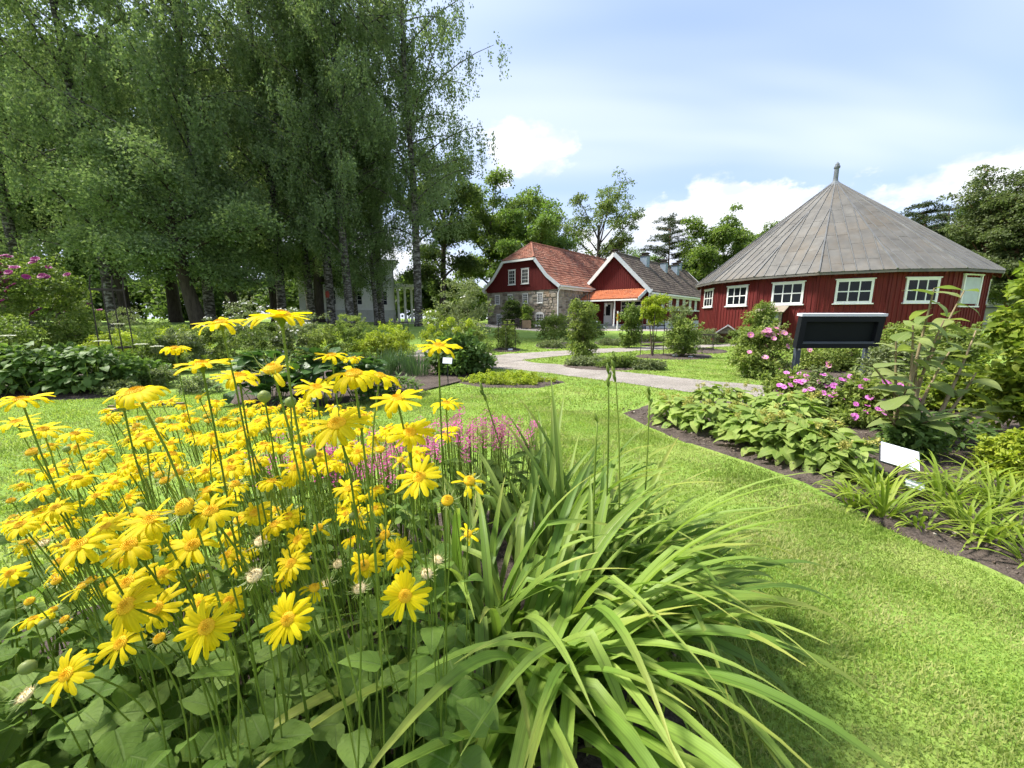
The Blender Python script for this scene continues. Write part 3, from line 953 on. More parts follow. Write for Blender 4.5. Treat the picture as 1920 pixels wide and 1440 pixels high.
def build_round_barn():
    root = thing('round_barn', 'red sixteen-sided timber barn with a conical grey metal roof and finial', 'barn', RC)
    ang = [0.098 + 2 * PI * k / RN for k in range(RN)]

    def P(r, k, z):
        t = ang[k % RN]
        return Vector((RC.x + r * math.sin(t), RC.y - r * math.cos(t), z))
    for k in range(RN):
        a, b = P(RW, k, 0), P(RW, k + 1, 0)
        xdir = (b - a).normalized(); out = Vector((xdir.y, -xdir.x, 0))
        wlen = (b - a).length
        Mw = frame3(a, xdir, out)
        wall = boards(root, Mw, [(0.003, -0.1), (wlen - 0.003, -0.1), (wlen - 0.003, RWALL), (0.003, RWALL)], 0.19, M['red'])
        mid = (a + b) / 2
        view = -(mid.x * out.x + mid.y * out.y) > 0
        corner = MB().box((-0.045, -0.05, -0.05), (0.045, 0.03, RWALL - 0.03)).xf(Mw)
        link_part(corner, 'corner_board', M['red_dark'], root, wall)
        if view:
            if k == 0:     # a boarded hatch instead of a window
                h = MB().box((wlen / 2 - 0.52, 0.004, 1.80), (wlen / 2 + 0.52, 0.05, 2.86)).xf(Mw)
                hp = h.build('hatch', M['grey_trim'], root, world=True)
                tr = MB()
                for q in ((-0.60, 1.72, -0.525, 2.94), (0.525, 1.72, 0.60, 2.94)):
                    tr.box((wlen / 2 + q[0], 0.003, q[1]), (wlen / 2 + q[2], 0.07, q[3]))
                tr.box((wlen / 2 - 0.66, 0.003, 2.945), (wlen / 2 + 0.66, 0.075, 3.0)).box((wlen / 2 - 0.66, 0.003, 1.66), (wlen / 2 + 0.66, 0.075, 1.715))
                link_part(tr.xf(Mw), 'hatch_frame', M['white'], root, hp)
            else:
                off = {15: 0.05, 14: 0.08, 13: 0.1, 12: 0.08, 11: 0.0}.get(k, 0)
                window(root, Mw, wlen / 2 + off, 2.33, 1.24, 0.98, 3, 2, trim=0.085, bar=0.045)
    # floor and sole plate so that the barn is a closed body
    MB().add([P(RW - 0.2, k, 0.02) for k in range(RN)], [tuple(range(RN))]).build('floor', M['dark'], root, world=True)
    # roof: sheets with standing seams, each facet laid parallel to its own middle line
    apex = Vector((RC.x, RC.y, RTOP))
    nstrip = 6
    rnd = random.Random(4)
    shared_n = 0
    for k in range(RN):
        a, b = P(RE, k, EAVE), P(RE, k + 1, EAVE)
        mid = (a + b) / 2
        out = Vector((mid.x - RC.x, mid.y - RC.y, 0)).normalized()
        seen = -(mid.x * out.x + mid.y * out.y) > -9.0
        e = (b - a); wl = e.length; e = e.normalized()
        up = (apex - mid); hl = up.length; up = up.normalized()
        nrm = e.cross(up).normalized()
        base = MB().slab([a - nrm * 0.02, b - nrm * 0.02, apex - nrm * 0.02], 0.05)
        facet = base.build('roof', M['seam'], root, world=True)
        if not seen:
            continue
        sw = wl / nstrip
        for s in range(nstrip):
            x0, x1 = s * sw - wl / 2, (s + 1) * sw - wl / 2
            # strip from x0 to x1, cut by the two hips |x| <= wl/2 * (1 - v/hl)
            vtop = hl * (1 - min(abs(x0), abs(x1)) / (wl / 2)) if x0 * x1 >= 0 else hl
            v = 0.0
            first = rnd.uniform(0.5, 1.5)
            cuts = [0.0]
            q = first
            while q < vtop - 0.25:
                cuts.append(q); q += 1.15 + rnd.uniform(-.05, .05)
            cuts.append(vtop)
            g = 0.013
            for v0, v1 in zip(cuts[:-1], cuts[1:]):
                pts = []
                lim = lambda vv: wl / 2 * (1 - vv / hl)

                def clipx(xx, vv):
                    return max(-lim(vv), min(lim(vv), xx))
                # polygon of the strip piece: walk its outline, adding the hip crossing where the cut passes through
                cand = [(clipx(x0 + g, v0), v0), (clipx(x1 - g, v0), v0)]
                for xx, side in ((x1 - g, 1),):
                    vh = hl * (1 - abs(xx) / (wl / 2))
                    if v0 < vh < v1:
                        cand.append((xx, vh))
                cand += [(clipx(x1 - g, v1 - g), v1 - g), (clipx(x0 + g, v1 - g), v1 - g)]
                vh = hl * (1 - abs(x0 + g) / (wl / 2))
                if v0 < vh < v1:
                    cand.append((x0 + g, vh))
                out_ = []
                for p in cand:
                    if not out_ or (abs(p[0] - out_[-1][0]) + abs(p[1] - out_[-1][1])) > 0.012:
                        out_.append(p)
                if len(out_) > 2 and (abs(out_[0][0] - out_[-1][0]) + abs(out_[0][1] - out_[-1][1])) < 0.012:
                    out_.pop()
                if len(out_) < 3:
                    continue
                lift0 = 0.012 + rnd.uniform(0, 0.004)
                quad = [mid + e * p[0] + up * p[1] + nrm * lift0 for p in out_]
                sh = MB().slab(quad, 0.01)
                sh.xf(root.matrix_basis.inverted())
                link('roof_sheet', sh.mesh('roof_sheet', M['zinc']), facet)
        sm = MB()
        for s in range(1, nstrip):
            x = s * sw - wl / 2
            vt = hl * (1 - abs(x) / (wl / 2)) - 0.05
            if vt > 0.3:
                sm.beam(mid + e * x + nrm * 0.02, mid + e * x + up * vt + nrm * 0.02, 0.022, 0.05, nrm)
        link_part(sm, 'standing_seam', M['seam'], root, facet)
        hip = MB().beam(a + nrm * 0.025 + UP * 0.01, apex + nrm * 0.0, 0.05, 0.06, nrm)
        link_part(hip, 'hip_seam', M['seam'], root, facet)
        fas = MB().beam(a - UP * 0.06 - out * 0.02, b - UP * 0.06 - out * 0.02, 0.03, 0.09)
        link_part(fas, 'eave_edge', M['zinc'], root, facet)
        # rafter ends under the eave
        rf = MB()
        for s in range(1, 4):
            p = a.lerp(b, s / 4)
            rf.beam(p - UP * 0.13 - out * 0.05, p - UP * 0.13 - out * 0.50 + UP * 0.28, 0.07, 0.10)
        link_part(rf, 'rafter_ends', M['red_dark'], root, facet)['kind'] = 'stuff'
    f = MB().lathe([(0.40, RTOP - 0.33), (0.26, RTOP - 0.16), (0.13, RTOP - 0.02), (0.11, RTOP + 0.10), (0.105, RTOP + 0.62), (0.14, RTOP + 0.64), (0.14, RTOP + 0.72), (0.10, RTOP + 0.76), (0.09, RTOP + 0.84), (0.04, RTOP + 0.90), (0.01, RTOP + 0.95)], 14, (RC.x, RC.y, 0))
    f.build('finial', M['copper'], root, world=True, smooth=False)


build_round_barn()


# ---- display shelter on the barn wall ---------------------------
def build_shelter():
    t = 0.098 - 2 * PI / RN * 2.5
    out = Vector((math.sin(t), -math.cos(t), 0)); xd = Vector((-out.y, out.x, 0))
    ap = RW * math.cos(PI / RN)
    o = RC + out * (ap + 0.03) - xd * 0.38
    root = thing('display_shelter', 'small weathered wooden shelter with a plank roof against the red barn wall', 'shelter', o)
    Mw = frame3(o, xd, out)
    for sx in (-0.42, 0.42):
        MB().box((sx - 0.05, 0.36, 0), (sx + 0.05, 0.46, 1.55)).xf(Mw).build('post', M['weathered'], root, world=True)
    MB().box((-0.40, 0.005, 0), (0.40, 0.03, 1.52)).xf(Mw).build('back_panel', M['dark'], root, world=True)
    for i in range(3):
        y0 = -0.02 + i * 0.22
        MB().slab([Mw @ Vector((-0.62, y0 + 0.02, 1.80 - i * 0.10)), Mw @ Vector((-0.62, y0 + 0.25, 1.695 - i * 0.10)), Mw @ Vector((0.62, y0 + 0.25, 1.695 - i * 0.10)), Mw @ Vector((0.62, y0 + 0.02, 1.80 - i * 0.10))], 0.03).build('roof_plank', M['weathered'], root, world=True)
    for sx in (-0.19, 0.19):
        MB().box((sx - 0.16, 0.32, 1.02), (sx + 0.16, 0.335, 1.50)).xf(Mw).build('pane', M['grey_trim' if sx > 0 else 'chimney'], root, world=True)
    MB().box((-0.37, 0.30, 0.90), (0.37, 0.36, 1.0)).xf(Mw).build('shelf', M['felt'], root, world=True)
    for i, (sx, hh) in enumerate(((-0.24, 0.75), (-0.05, 0.66), (0.17, 0.78))):
        MB().lathe([(0.045, 0.0), (0.05, hh * 0.8), (0.07, hh * 0.84), (0.05, hh)], 8).xf(Mw @ Matrix.Translation((sx, 0.2, 0))).build('stake', M['stalk'], root, world=True)


build_shelter()

# ---- stone house with half-hipped tile roof ---------------------
GC = Vector((0.76, 38.8, 0.2))     # middle of the gable at ground level
HW = 4.55
SEAV, SRID, SHIP, SLEN = 4.15, 8.55, 6.75, 21.0


def build_stone_house():
    root = thing('stone_house', 'rubble-stone house with red gable boards and red tiled half-hipped roof', 'house', GC)
    z0 = GC.z

    def pt(u, w, z):      # u back along the ridge, w across (towards the left), z above datum
        return GC + U * u + W * w + Vector((0, 0, z - z0))
    gx, gy = -W, -U        # seen from the front: x to the right, y towards the viewer
    Mg = frame3(GC, gx, gy)
    Mr = frame3(pt(0, -HW, z0), U, -W)
    Ml = frame3(pt(SLEN, HW, z0), -U, W)
    st = 3.86 - z0
    # cores of the walls
    core = MB()
    core.add([pt(0.03, HW - .03, 0), pt(0.03, -HW + .03, 0), pt(SLEN, -HW + .03, 0), pt(SLEN, HW - .03, 0), pt(0.03, HW - .03, SEAV), pt(0.03, -HW + .03, SEAV), pt(SLEN, -HW + .03, SEAV), pt(SLEN, HW - .03, SEAV)],
             [(0, 1, 5, 4), (1, 2, 6, 5), (2, 3, 7, 6), (3, 0, 4, 7), (4, 5, 6, 7)])
    wall = core.build('wall', M['mortar'], root, world=True)
    rnd = random.Random(11)
    wins_g = [(-3.05, 3.10, .62, .92), (-1.25, 3.10, .62, .92), (0.75, 3.10, .62, .92), (2.55, 3.10, .62, .92), (-2.8, 1.1, .62, 1.0), (2.55, 0.98, .86, 1.15)]

    def stones(Mw, length, height, wins, name):
        mb = MB()
        z = -0.15
        while z < height - 0.05:
            rh = rnd.uniform(0.20, 0.40)
            x = 0.0 - rnd.random() * 0.2
            while x < length:
                rw = rnd.uniform(0.24, 0.75)
                xa, xb, za, zb = max(x, 0), min(x + rw, length), z, min(z + rh, height)
                cx, cz = (xa + xb) / 2, (za + zb) / 2
                hit = any(abs(cx - wx) < ww / 2 + (xb - xa) / 2 - 0.06 and abs(cz - wz) < wh / 2 + (zb - za) / 2 - 0.06 for wx, wz, ww, wh in wins)
                if not hit and xb - xa > 0.08:
                    j = lambda: rnd.uniform(-0.05, 0.05)
                    d = rnd.uniform(0.0, 0.05)
                    g = 0.02
                    q = [(xa + g + j() * .5, za + g + j()), (xb - g + j() * .5, za + g + j()), (xb - g + j() * .5, zb - g + j()), (xa + g + j() * .5, zb - g + j())]
                    ins = [(lerp(p[0], cx, .22), lerp(p[1], cz, .22)) for p in q]
                    mb.add([(p[0], -0.02, p[1]) for p in q] + [(p[0], 0.012 + d, p[1]) for p in ins], [(4, 5, 6, 7), (0, 1, 5, 4), (1, 2, 6, 5), (2, 3, 7, 6), (3, 0, 4, 7)])
                x += rw
            z += rh
        o = link_part(mb.xf(Mw), name, M['stone'], root, wall)
        o['kind'] = 'stuff'
    Mg2 = frame3(pt(0, HW, z0), gx, gy)
    stones(Mg2, 2 * HW, st, [(x + HW, z - z0, w, h) for x, z, w, h in wins_g], 'rubble_stones')
    stones(Mr, 14.0, SEAV - z0 - 0.05, [], 'rubble_stones')
    for x, z, w, h in wins_g[:5]:
        window(root, Mg, x, z - z0, w, h, 2 + (w < .7), 4 if h > .9 else 3, trim=0.07, bar=0.03, deep=0.07)
    window(root, Mg, 2.55, 0.98 - z0 + 0.1, .92, 1.15, 4, 4, trim=0.07, arch=0.16, head=False, bar=0.03, deep=0.07)
    # boarded gable, cut off at the top by the half hip
    e = 0.30
    slope_x = lambda z: HW + e - (z - SEAV + 0.15) / (SRID - SEAV) * (HW + e) * 1.0
    topw = HW * (SRID - SHIP) / (SRID - SEAV) + 0.1
    poly = [(-HW - 0.02, st - 0.03), (HW + 0.02, st - 0.03), (HW + 0.02, SEAV - z0 + 0.05), (topw, SHIP - z0), (-topw, SHIP - z0), (-HW - 0.02, SEAV - z0 + 0.05)]
    Mgb = frame3(pt(-0.07, 0, z0), gx, gy)
    boards(root, Mgb, poly, 0.17, M['red_dark'], 'gable_boards', True, 0.1)
    for x in (-0.95, 0.75):
        window(root, Mgb, x, 5.20 - z0, 0.92, 1.42, 3, 4, trim=0.10, bar=0.03)
    # roof planes with a kicked-up foot at the eaves
    ov, ogl = 0.42, 0.30
    k1 = 0.30         # the lower part of the slope is flatter
    zk = lerp(SEAV, SRID, k1) - 0.28
    wk = lerp(HW + ov, 0, k1)
    for sgn, nm in ((-1, 'r'), (1, 'l')):
        A, B = pt(-ogl, sgn * (HW + ov), SEAV - 0.02), pt(SLEN, sgn * (HW + ov), SEAV - 0.02)
        K0, K1 = pt(-ogl, sgn * wk, zk), pt(SLEN, sgn * wk, zk)
        R0, R1 = pt(1.75, 0, SRID), pt(SLEN, 0, SRID)
        H0 = pt(-ogl, sgn * (topw + 0.05), SHIP + 0.06)
        under = MB()
        if sgn < 0:
            under.slab([A, B, K1, K0], 0.1).slab([K0, K1, R1, R0, H0], 0.1)
        else:
            under.slab([B, A, K0, K1], 0.1).slab([K1, K0, H0, R0, R1], 0.1)
        rf = under.build('roof', M['tile_red'], root, world=True)
        if sgn < 0:
            tiles(root, A, B, K1, K0, M['tile_red'], seed=3, tw=0.27, th=0.33)
            hx = SHIP + 0.06
            tm = (hx - zk) / (SRID - zk)
            Hm1 = K1.lerp(R1, tm)
            tiles(root, K0, K1, Hm1, H0, M['tile_red'], seed=5, tw=0.27, th=0.33)
            tiles(root, H0, Hm1, R1, R0, M['tile_red'], seed=6, tw=0.27, th=0.33)
        # barge boards follow the curve of the gable
        bb = MB()
        pts = [A + U * -0.03, K0 + U * -0.03, H0 + U * -0.03]
        for p, q in zip(pts[:-1], pts[1:]):
            bb.beam(p - UP * 0.12, q - UP * 0.12, 0.05, 0.30, UP)
        link_part(bb, 'barge_board', M['grey_trim'] if sgn < 0 else M['white'], root, rf)
        gt = MB().beam(A - UP * 0.06 - W * (0.06 * -sgn), B - UP * 0.06 - W * (0.06 * -sgn), 0.12, 0.13)
        link_part(gt, 'gutter', M['white'], root, rf)
        fb = MB().beam(A - UP * 0.22 + W * (0.15 * -sgn), B - UP * 0.22 + W * (0.15 * -sgn), 0.04, 0.24)
        link_part(fb, 'fascia', M['white'], root, rf)
    Hl, Hr, Rr = pt(-ogl - 0.05, topw + 0.05, SHIP + 0.04), pt(-ogl - 0.05, -topw - 0.05, SHIP + 0.04), pt(1.75, 0, SRID)
    hp = MB().slab([Hl, Hr, Rr], 0.08).build('roof', M['tile_red'], root, world=True)
    tiles(root, Hl, Hr, Rr + (Hr - Hl) * 0.01, Rr - (Hr - Hl) * 0.01, M['tile_red'], seed=8, tw=0.27, th=0.33)
    link_part(MB().beam(Hl - UP * 0.10, Hr - UP * 0.10, 0.06, 0.20), 'fascia', M['white'], root, hp)
    MB().tube([pt(1.6, 0, SRID + 0.05), pt(SLEN, 0, SRID + 0.05)], 0.11, 8).build('ridge_tiles', M['tile_red'], root, world=True)
    hr = MB()
    hr.tube([pt(1.75, 0, SRID + 0.05), Hr + UP * 0.05], 0.09, 8).tube([pt(1.75, 0, SRID + 0.05), Hl + UP * 0.05], 0.09, 8)
    hr.build('hip_tiles', M['tile_red'], root, world=True)
    MB().tube([pt(-0.1, -HW - 0.45, SEAV - 0.1), pt(-0.12, -HW - 0.20, SEAV - 0.5), pt(-0.12, -HW - 0.12, SEAV - 0.7), pt(-0.12, -HW - 0.12, 0.25)], 0.055, 8).build('downpipe', M['white'], root, world=True)


build_stone_house()

# ---- red house with verandah and long wing -----------------------
VC = Vector((12.4, 36.0, 0.2))      # right front corner of the gable
VW = 6.7


def build_red_house():
    root = thing('red_house', 'red boarded house with white-trimmed gable, tiled verandah and brown-tiled long wing', 'house', VC)
    z0 = VC.z
    L = 19.6
    eav, rid = 3.90, 7.20

    def pt(u, w, z):
        return VC + U * u + W * w + Vector((0, 0, z - z0))
    gx, gy = -W, -U
    Mg = frame3(pt(0, VW, z0), gx, gy)          # gable wall: x from its left corner
    Mr = frame3(pt(0, 0, z0), U, -W)            # long right wall
    boards(root, Mg, [(0.002, 0.45), (VW - .002, 0.45), (VW - .002, eav - z0), (VW / 2, rid - z0 - 0.05), (0.002, eav - z0)], 0.21, M['red_dark'], 'gable_wall')
    boards(root, Mr, [(0.0, 0.75), (L, 0.75), (L, eav - z0), (0.0, eav - z0)], 0.21, M['red_dark'], 'side_wall')
    body = MB()
    body.add([pt(.14, VW - .02, 0), pt(.14, .14, 0), pt(L, .14, 0), pt(L, VW - .02, 0), pt(.14, VW - .02, eav), pt(.14, .14, eav), pt(L, .14, eav), pt(L, VW - .02, eav), pt(L, VW / 2, rid - .1)],
             [(1, 2, 6, 5), (2, 3, 7, 8, 6), (3, 0, 4, 7), (0, 1, 5, 4), (4, 5, 6, 7)])
    body.build('wall', M['red_dark'], root, world=True)
    pl = MB()
    pl.box((0.02, -0.06, -0.25), (VW + 0.03, 0.035, 0.446)).xf(Mg)
    pl.build('plinth', M['plaster'], root, world=True)
    MB().box((0.01, -0.06, -0.25), (L, 0.035, 0.746)).xf(Mr).build('plinth', M['plaster'], root, world=True)
    # door and verandah window
    d = MB().box((2.35, 0.004, 0.46), (3.25, 0.07, 2.52)).xf(Mg).build('door', M['white'], root, world=True)
    link_part(MB().box((2.56, 0.06, 1.28), (3.04, 0.078, 2.34)).xf(Mg), 'pane', M['pane'], root, d)
    link_part(MB().box((2.40, 0.06, 1.28), (2.45, 0.12, 1.40)).xf(Mg), 'handle', M['board_frame'], root, d)
    link_part(MB().box((2.56, 0.06, 0.62), (3.04, 0.082, 1.14)).xf(Mg), 'door_panel', M['white'], root, d)
    window(root, Mg, 5.15, 1.98, 2.05, 1.30, 3, 3, trim=0.08, bar=0.05)
    # steps and verandah floor
    MB().box((1.6, 0.04, -0.15), (VW, 1.85, 0.30)).xf(Mg).build('verandah_floor', M['felt'], root, world=True)
    MB().box((1.9, 1.853, -0.15), (3.6, 2.2, 0.14)).xf(Mg).build('step', M['felt'], root, world=True)
    # verandah roof with pantiles
    vo = 2.0
    A, B = pt(-vo, VW + 0.45, 2.95), pt(-vo, 0.05, 2.95)
    C, D = pt(0.0, 0.05, 3.88), pt(0.0, VW + 0.45, 3.88)
    vr = MB().slab([A, B, C, D], 0.08).build('verandah_roof', M['tile_orange'], root, world=True)
    tiles(root, A, B, C, D, M['tile_orange'], 'pantiles', tw=0.24, th=0.36, seed=9, wave=0.06)
    link_part(MB().beam(A - UP * 0.10 - U * 0.05, B - UP * 0.10 - U * 0.05, 0.12, 0.13), 'gutter', M['white'], root, vr)
    link_part(MB().beam(A - UP * 0.06 + W * 0.06, D + W * 0.06 - UP * 0.02, 0.05, 0.30), 'barge_board', M['white'], root, vr)
    link_part(MB().beam(B - UP * 0.06 - W * 0.06, C - W * 0.06 - UP * 0.02, 0.05, 0.30), 'barge_board', M['grey_trim'], root, vr)
    MB().add([B - UP * .2 + U * .06, pt(-0.02, 0.06, 2.75), pt(-0.02, 0.06, 3.8)], [(0, 1, 2), (2, 1, 0)]).build('verandah_cheek', M['red_dark'], root, world=True)
    # boarded closet at the left end of the verandah
    clo = MB()
    Mc = frame3(pt(-1.0, VW + 0.2, z0), gx, gy)
    clo.box((0, -1.0, 0.1), (2.1, 0, 2.75)).xf(Mc)
    clo.build('closet_wall', M['red_dark'], root, world=True)
    for w in (2.35,):
        MB().tube([pt(-1.78, w, 0.45), pt(-1.78, w, 2.9)], 0.075, 10).build('verandah_post', M['white'], root, world=True)
    MB().tube([pt(-1.95, VW + 0.35, 2.82), pt(-1.75, VW + 0.2, 2.5), pt(-1.3, VW + 0.28, 2.2), pt(-1.3, VW + 0.28, 0.3)], 0.05, 8).build('downpipe', M['white'], root, world=True)
    MB().tube([pt(-0.15, -0.45, eav - 0.1), pt(-0.1, -0.2, eav - 0.45), pt(-0.08, -0.10, eav - 0.7), pt(-0.08, -0.10, 0.25)], 0.05, 8).build('downpipe', M['white'], root, world=True)
    ln = MB().lathe([(0.03, 0.30), (0.05, 0.26), (0.14, 0.10), (0.15, 0.0), (0.05, -0.02)], 10).xf(Matrix.Translation(pt(-1.6, 3.3, 2.35)))
    ln.build('lamp', M['white'], root, world=True)
    # main roof
    ov, og = 0.45, 0.35
    s = (rid - eav) / (VW / 2)
    ze = eav - ov * s
    A, B = pt(-og, -ov, ze + .12), pt(L + .3, -ov, ze + .12)
    C, D = pt(L + .3, VW / 2, rid + .1), pt(-og, VW / 2, rid + .1)
    rf = MB().slab([A, B, C, D], 0.1).build('roof', M['tile_brown'], root, world=True)
    tiles(root, A, B, C, D, M['tile_brown'], seed=12, tw=0.27, th=0.35)
    A2, B2 = pt(-og, VW + ov, ze + .12), pt(L + .3, VW + ov, ze + .12)
    rf2 = MB().slab([B2, A2, D, C], 0.1).build('roof', M['tile_brown'], root, world=True)
    link_part(MB().beam(A - UP * 0.06 - U * 0.04, D - UP * 0.06 - U * 0.04, 0.06, 0.34), 'barge_board', M['grey_trim'], root, rf)
    link_part(MB().beam(A2 - UP * 0.06 - U * 0.04, D - UP * 0.06 - U * 0.042, 0.055, 0.34), 'barge_board', M['white'], root, rf2)
    link_part(MB().beam(B - UP * 0.06 + U * 0.04, C - UP * 0.06 + U * 0.04, 0.06, 0.30), 'barge_board', M['white'], root, rf)
    link_part(MB().beam(A - UP * 0.12 - W * -0.06 * -1, B - UP * 0.12 - W * 0.06, 0.13, 0.14), 'gutter', M['white'], root, rf)
    link_part(MB().beam(A - UP * 0.26 + W * 0.2, B - UP * 0.26 + W * 0.2, 0.05, 0.2), 'fascia', M['white'], root, rf)
    MB().tube([pt(-og, VW / 2, rid + .17), pt(L + .3, VW / 2, rid + .17)], 0.11, 8).build('ridge_tiles', M['tile_brown'], root, world=True)
    # chimneys clad in blue-grey sheet
    for u, w, wd, tall in ((1.3, 4.1, 0.6, 1.1), (5.2, 2.75, 0.72, 0.95), (9.8, 2.5, 0.62, 0.95), (13.6, 2.6, 0.72, 0.95), (17.2, 3.5, 0.62, 1.1)):
        zb = eav + min(w, VW - w) * s
        ch = MB()
        c = pt(u, w, 0)
        Mc = frame3(Vector((c.x, c.y, 0)), U, -W)
        h = wd / 2
        ch.box((-h, -h, zb - 0.7), (h, h, zb + tall)).xf(Mc)
        cm = ch.build('chimney', M['chimney'], root, world=True)
        cp = MB().box((-h - .06, -h - .06, zb + tall + .002), (h + .06, h + .06, zb + tall + .09)).box((-h + .08, -h + .08, zb + tall + .09), (h - .08, h - .08, zb + tall + .26)).box((-h - .02, -h - .02, zb + tall + .262), (h + .02, h + .02, zb + tall + .33))
        link_part(cp.xf(Mc), 'chimney_cap', M['iron'], root, cm)
    # windows of the wing over one long white sill
    for x in (3.6, 5.6, 7.6, 9.6, 11.6, 13.6, 15.6):
        window(root, Mr, x, 2.72 - z0, 0.72, 1.25, 2, 4, trim=0.06, bar=0.035, head=False, glass='grey_trim')
    MB().box((3.0, 0.005, 1.80), (L, 0.14, 1.92)).xf(Mr).build('sill_board', M['white'], root, world=True)
    # low link roof between the two houses
    MB().box((-2.6, -3.0, -0.1), (-0.02, -0.4, 2.1)).xf(Mg).build('link_wall', M['red_dark'], root, world=True)
    MB().box((-2.7, -3.0, 2.105), (0.0, -0.25, 2.32)).xf(Mg).build('link_roof', M['felt'], root, world=True)
    MB().box((-0.11, 0.0, 0), (0.0, 0.05, 0.02)).xf(Mg)


build_red_house()


# ---- white villa behind the birches -----------------------------
def build_villa():
    c = onland(742, 44)
    root = thing('white_villa', 'white two-storey villa with slender columns half hidden behind the birches', 'villa', c)
    z0 = c.z
    dx, dy = Vector((-0.93, -0.36, 0)).normalized(), Vector((0.36, -0.93, 0)).normalized()
    Mw = frame3(c, dx, dy)
    wl = boards(root, Mw, [(0, -.3), (9.5, -.3), (9.5, 6.6), (0, 6.6)], 0.3, M['white'], 'wall', False)
    Ms = frame3(c, Vector((0.36, -0.93, 0)) * -1, Vector((0.93, 0.36, 0)))
    boards(root, Ms, [(0, -.3), (8, -.3), (8, 6.6), (0, 6.6)], 0.3, M['white'], 'wall', False)
    MB().box((-0.05, 0.005, -.3), (9.5, 0.12, 1.3)).xf(Mw).build('plinth', M['plaster'], root, world=True)
    for x in (1.3, 3.9, 6.5):
        for z in (2.6, 5.1):
            window(root, Mw, x, z, 1.1, 1.6, 2, 3, trim=0.1)
    MB().slab([Mw @ Vector((-.5, .6, 6.5)), Mw @ Vector((10, .6, 6.5)), Mw @ Vector((8, -4, 8.6)), Mw @ Vector((1.6, -4, 8.6))], .15).build('roof', M['board_cap'], root, world=True)
    MB().slab([Ms @ Vector((8.5, .6, 6.5)), Ms @ Vector((-.6, .6, 6.5)), Mw @ Vector((1.6, -4, 8.6)), ], .12).build('roof', M['board_cap'], root, world=True)
    for x in (-0.4, -1.15, -1.9, -2.6):
        MB().lathe([(.2, 0.0), (.2, .2), (.14, .3), (.12, 3.5), (.2, 3.6), (.2, 3.75)], 10).xf(Matrix.Translation(Mw @ Vector((x + 0.1, 0.9 + x * .35, 0)))).build('column', M['white'], root, world=True)
    MB().box((-3.0, -1.6, 3.76), (-0.02, 1.3, 4.1)).xf(Mw).build('porch_roof', M['white'], root, world=True)


build_villa()


def build_white_house():
    c = onland(1858, 40)
    root = thing('white_house', 'white house glimpsed beyond the round barn beside the climber', 'house', c)
    Mw = frame3(c, Vector((0.86, -0.5, 0)), Vector((-0.5, -0.86, 0)))
    boards(root, Mw, [(-4, -.3), (9, -.3), (9, 2.9), (-4, 2.9)], 0.3, M['white'], 'wall', False)
    MB().box((-4.3, -3, 2.0), (9.2, 0.35, 2.12)).xf(Mw).build('string_course', M['felt'], root, world=True)
    MB().slab([Mw @ Vector((-4.4, .5, 2.95)), Mw @ Vector((9.4, .5, 2.95)), Mw @ Vector((9.4, -4, 5.0)), Mw @ Vector((-4.4, -4, 5.0))], .15).build('roof', M['felt'], root, world=True)
    window(root, Mw, 2.0, 1.2, 0.9, 1.1, 2, 2)
    window(root, Mw, 4.5, 1.2, 0.9, 1.1, 2, 2)


build_white_house()

# ---------------------------------------------------------------- trees
def unit(a):
    return a / np.maximum(np.linalg.norm(a, axis=1, keepdims=True), 1e-9)


def leaf_cloud(P, A, Nn, L, Wd, fold=0.25):
    """Many small leaves: P base points, A pointing direction, Nn upper side; each leaf two folded triangles."""
    A = unit(A)
    S = unit(np.cross(A, Nn))
    Nn = np.cross(S, A)
    L = np.asarray(L)[:, None]; Wd = np.asarray(Wd)[:, None]
    mid = P + A * L * 0.45
    V = np.stack([P, mid + S * Wd / 2 + Nn * Wd * fold, P + A * L, mid - S * Wd / 2 + Nn * Wd * fold], 1).reshape(-1, 3)
    i = 4 * np.arange(len(P))
    F = np.concatenate([np.stack([i, i + 1, i + 2], 1), np.stack([i, i + 2, i + 3], 1)])
    return V, F


def bezier(p0, p1, p2, n):
    return [p0 * (1 - t) ** 2 + p1 * 2 * t * (1 - t) + p2 * t * t for t in [i / n for i in range(n + 1)]]


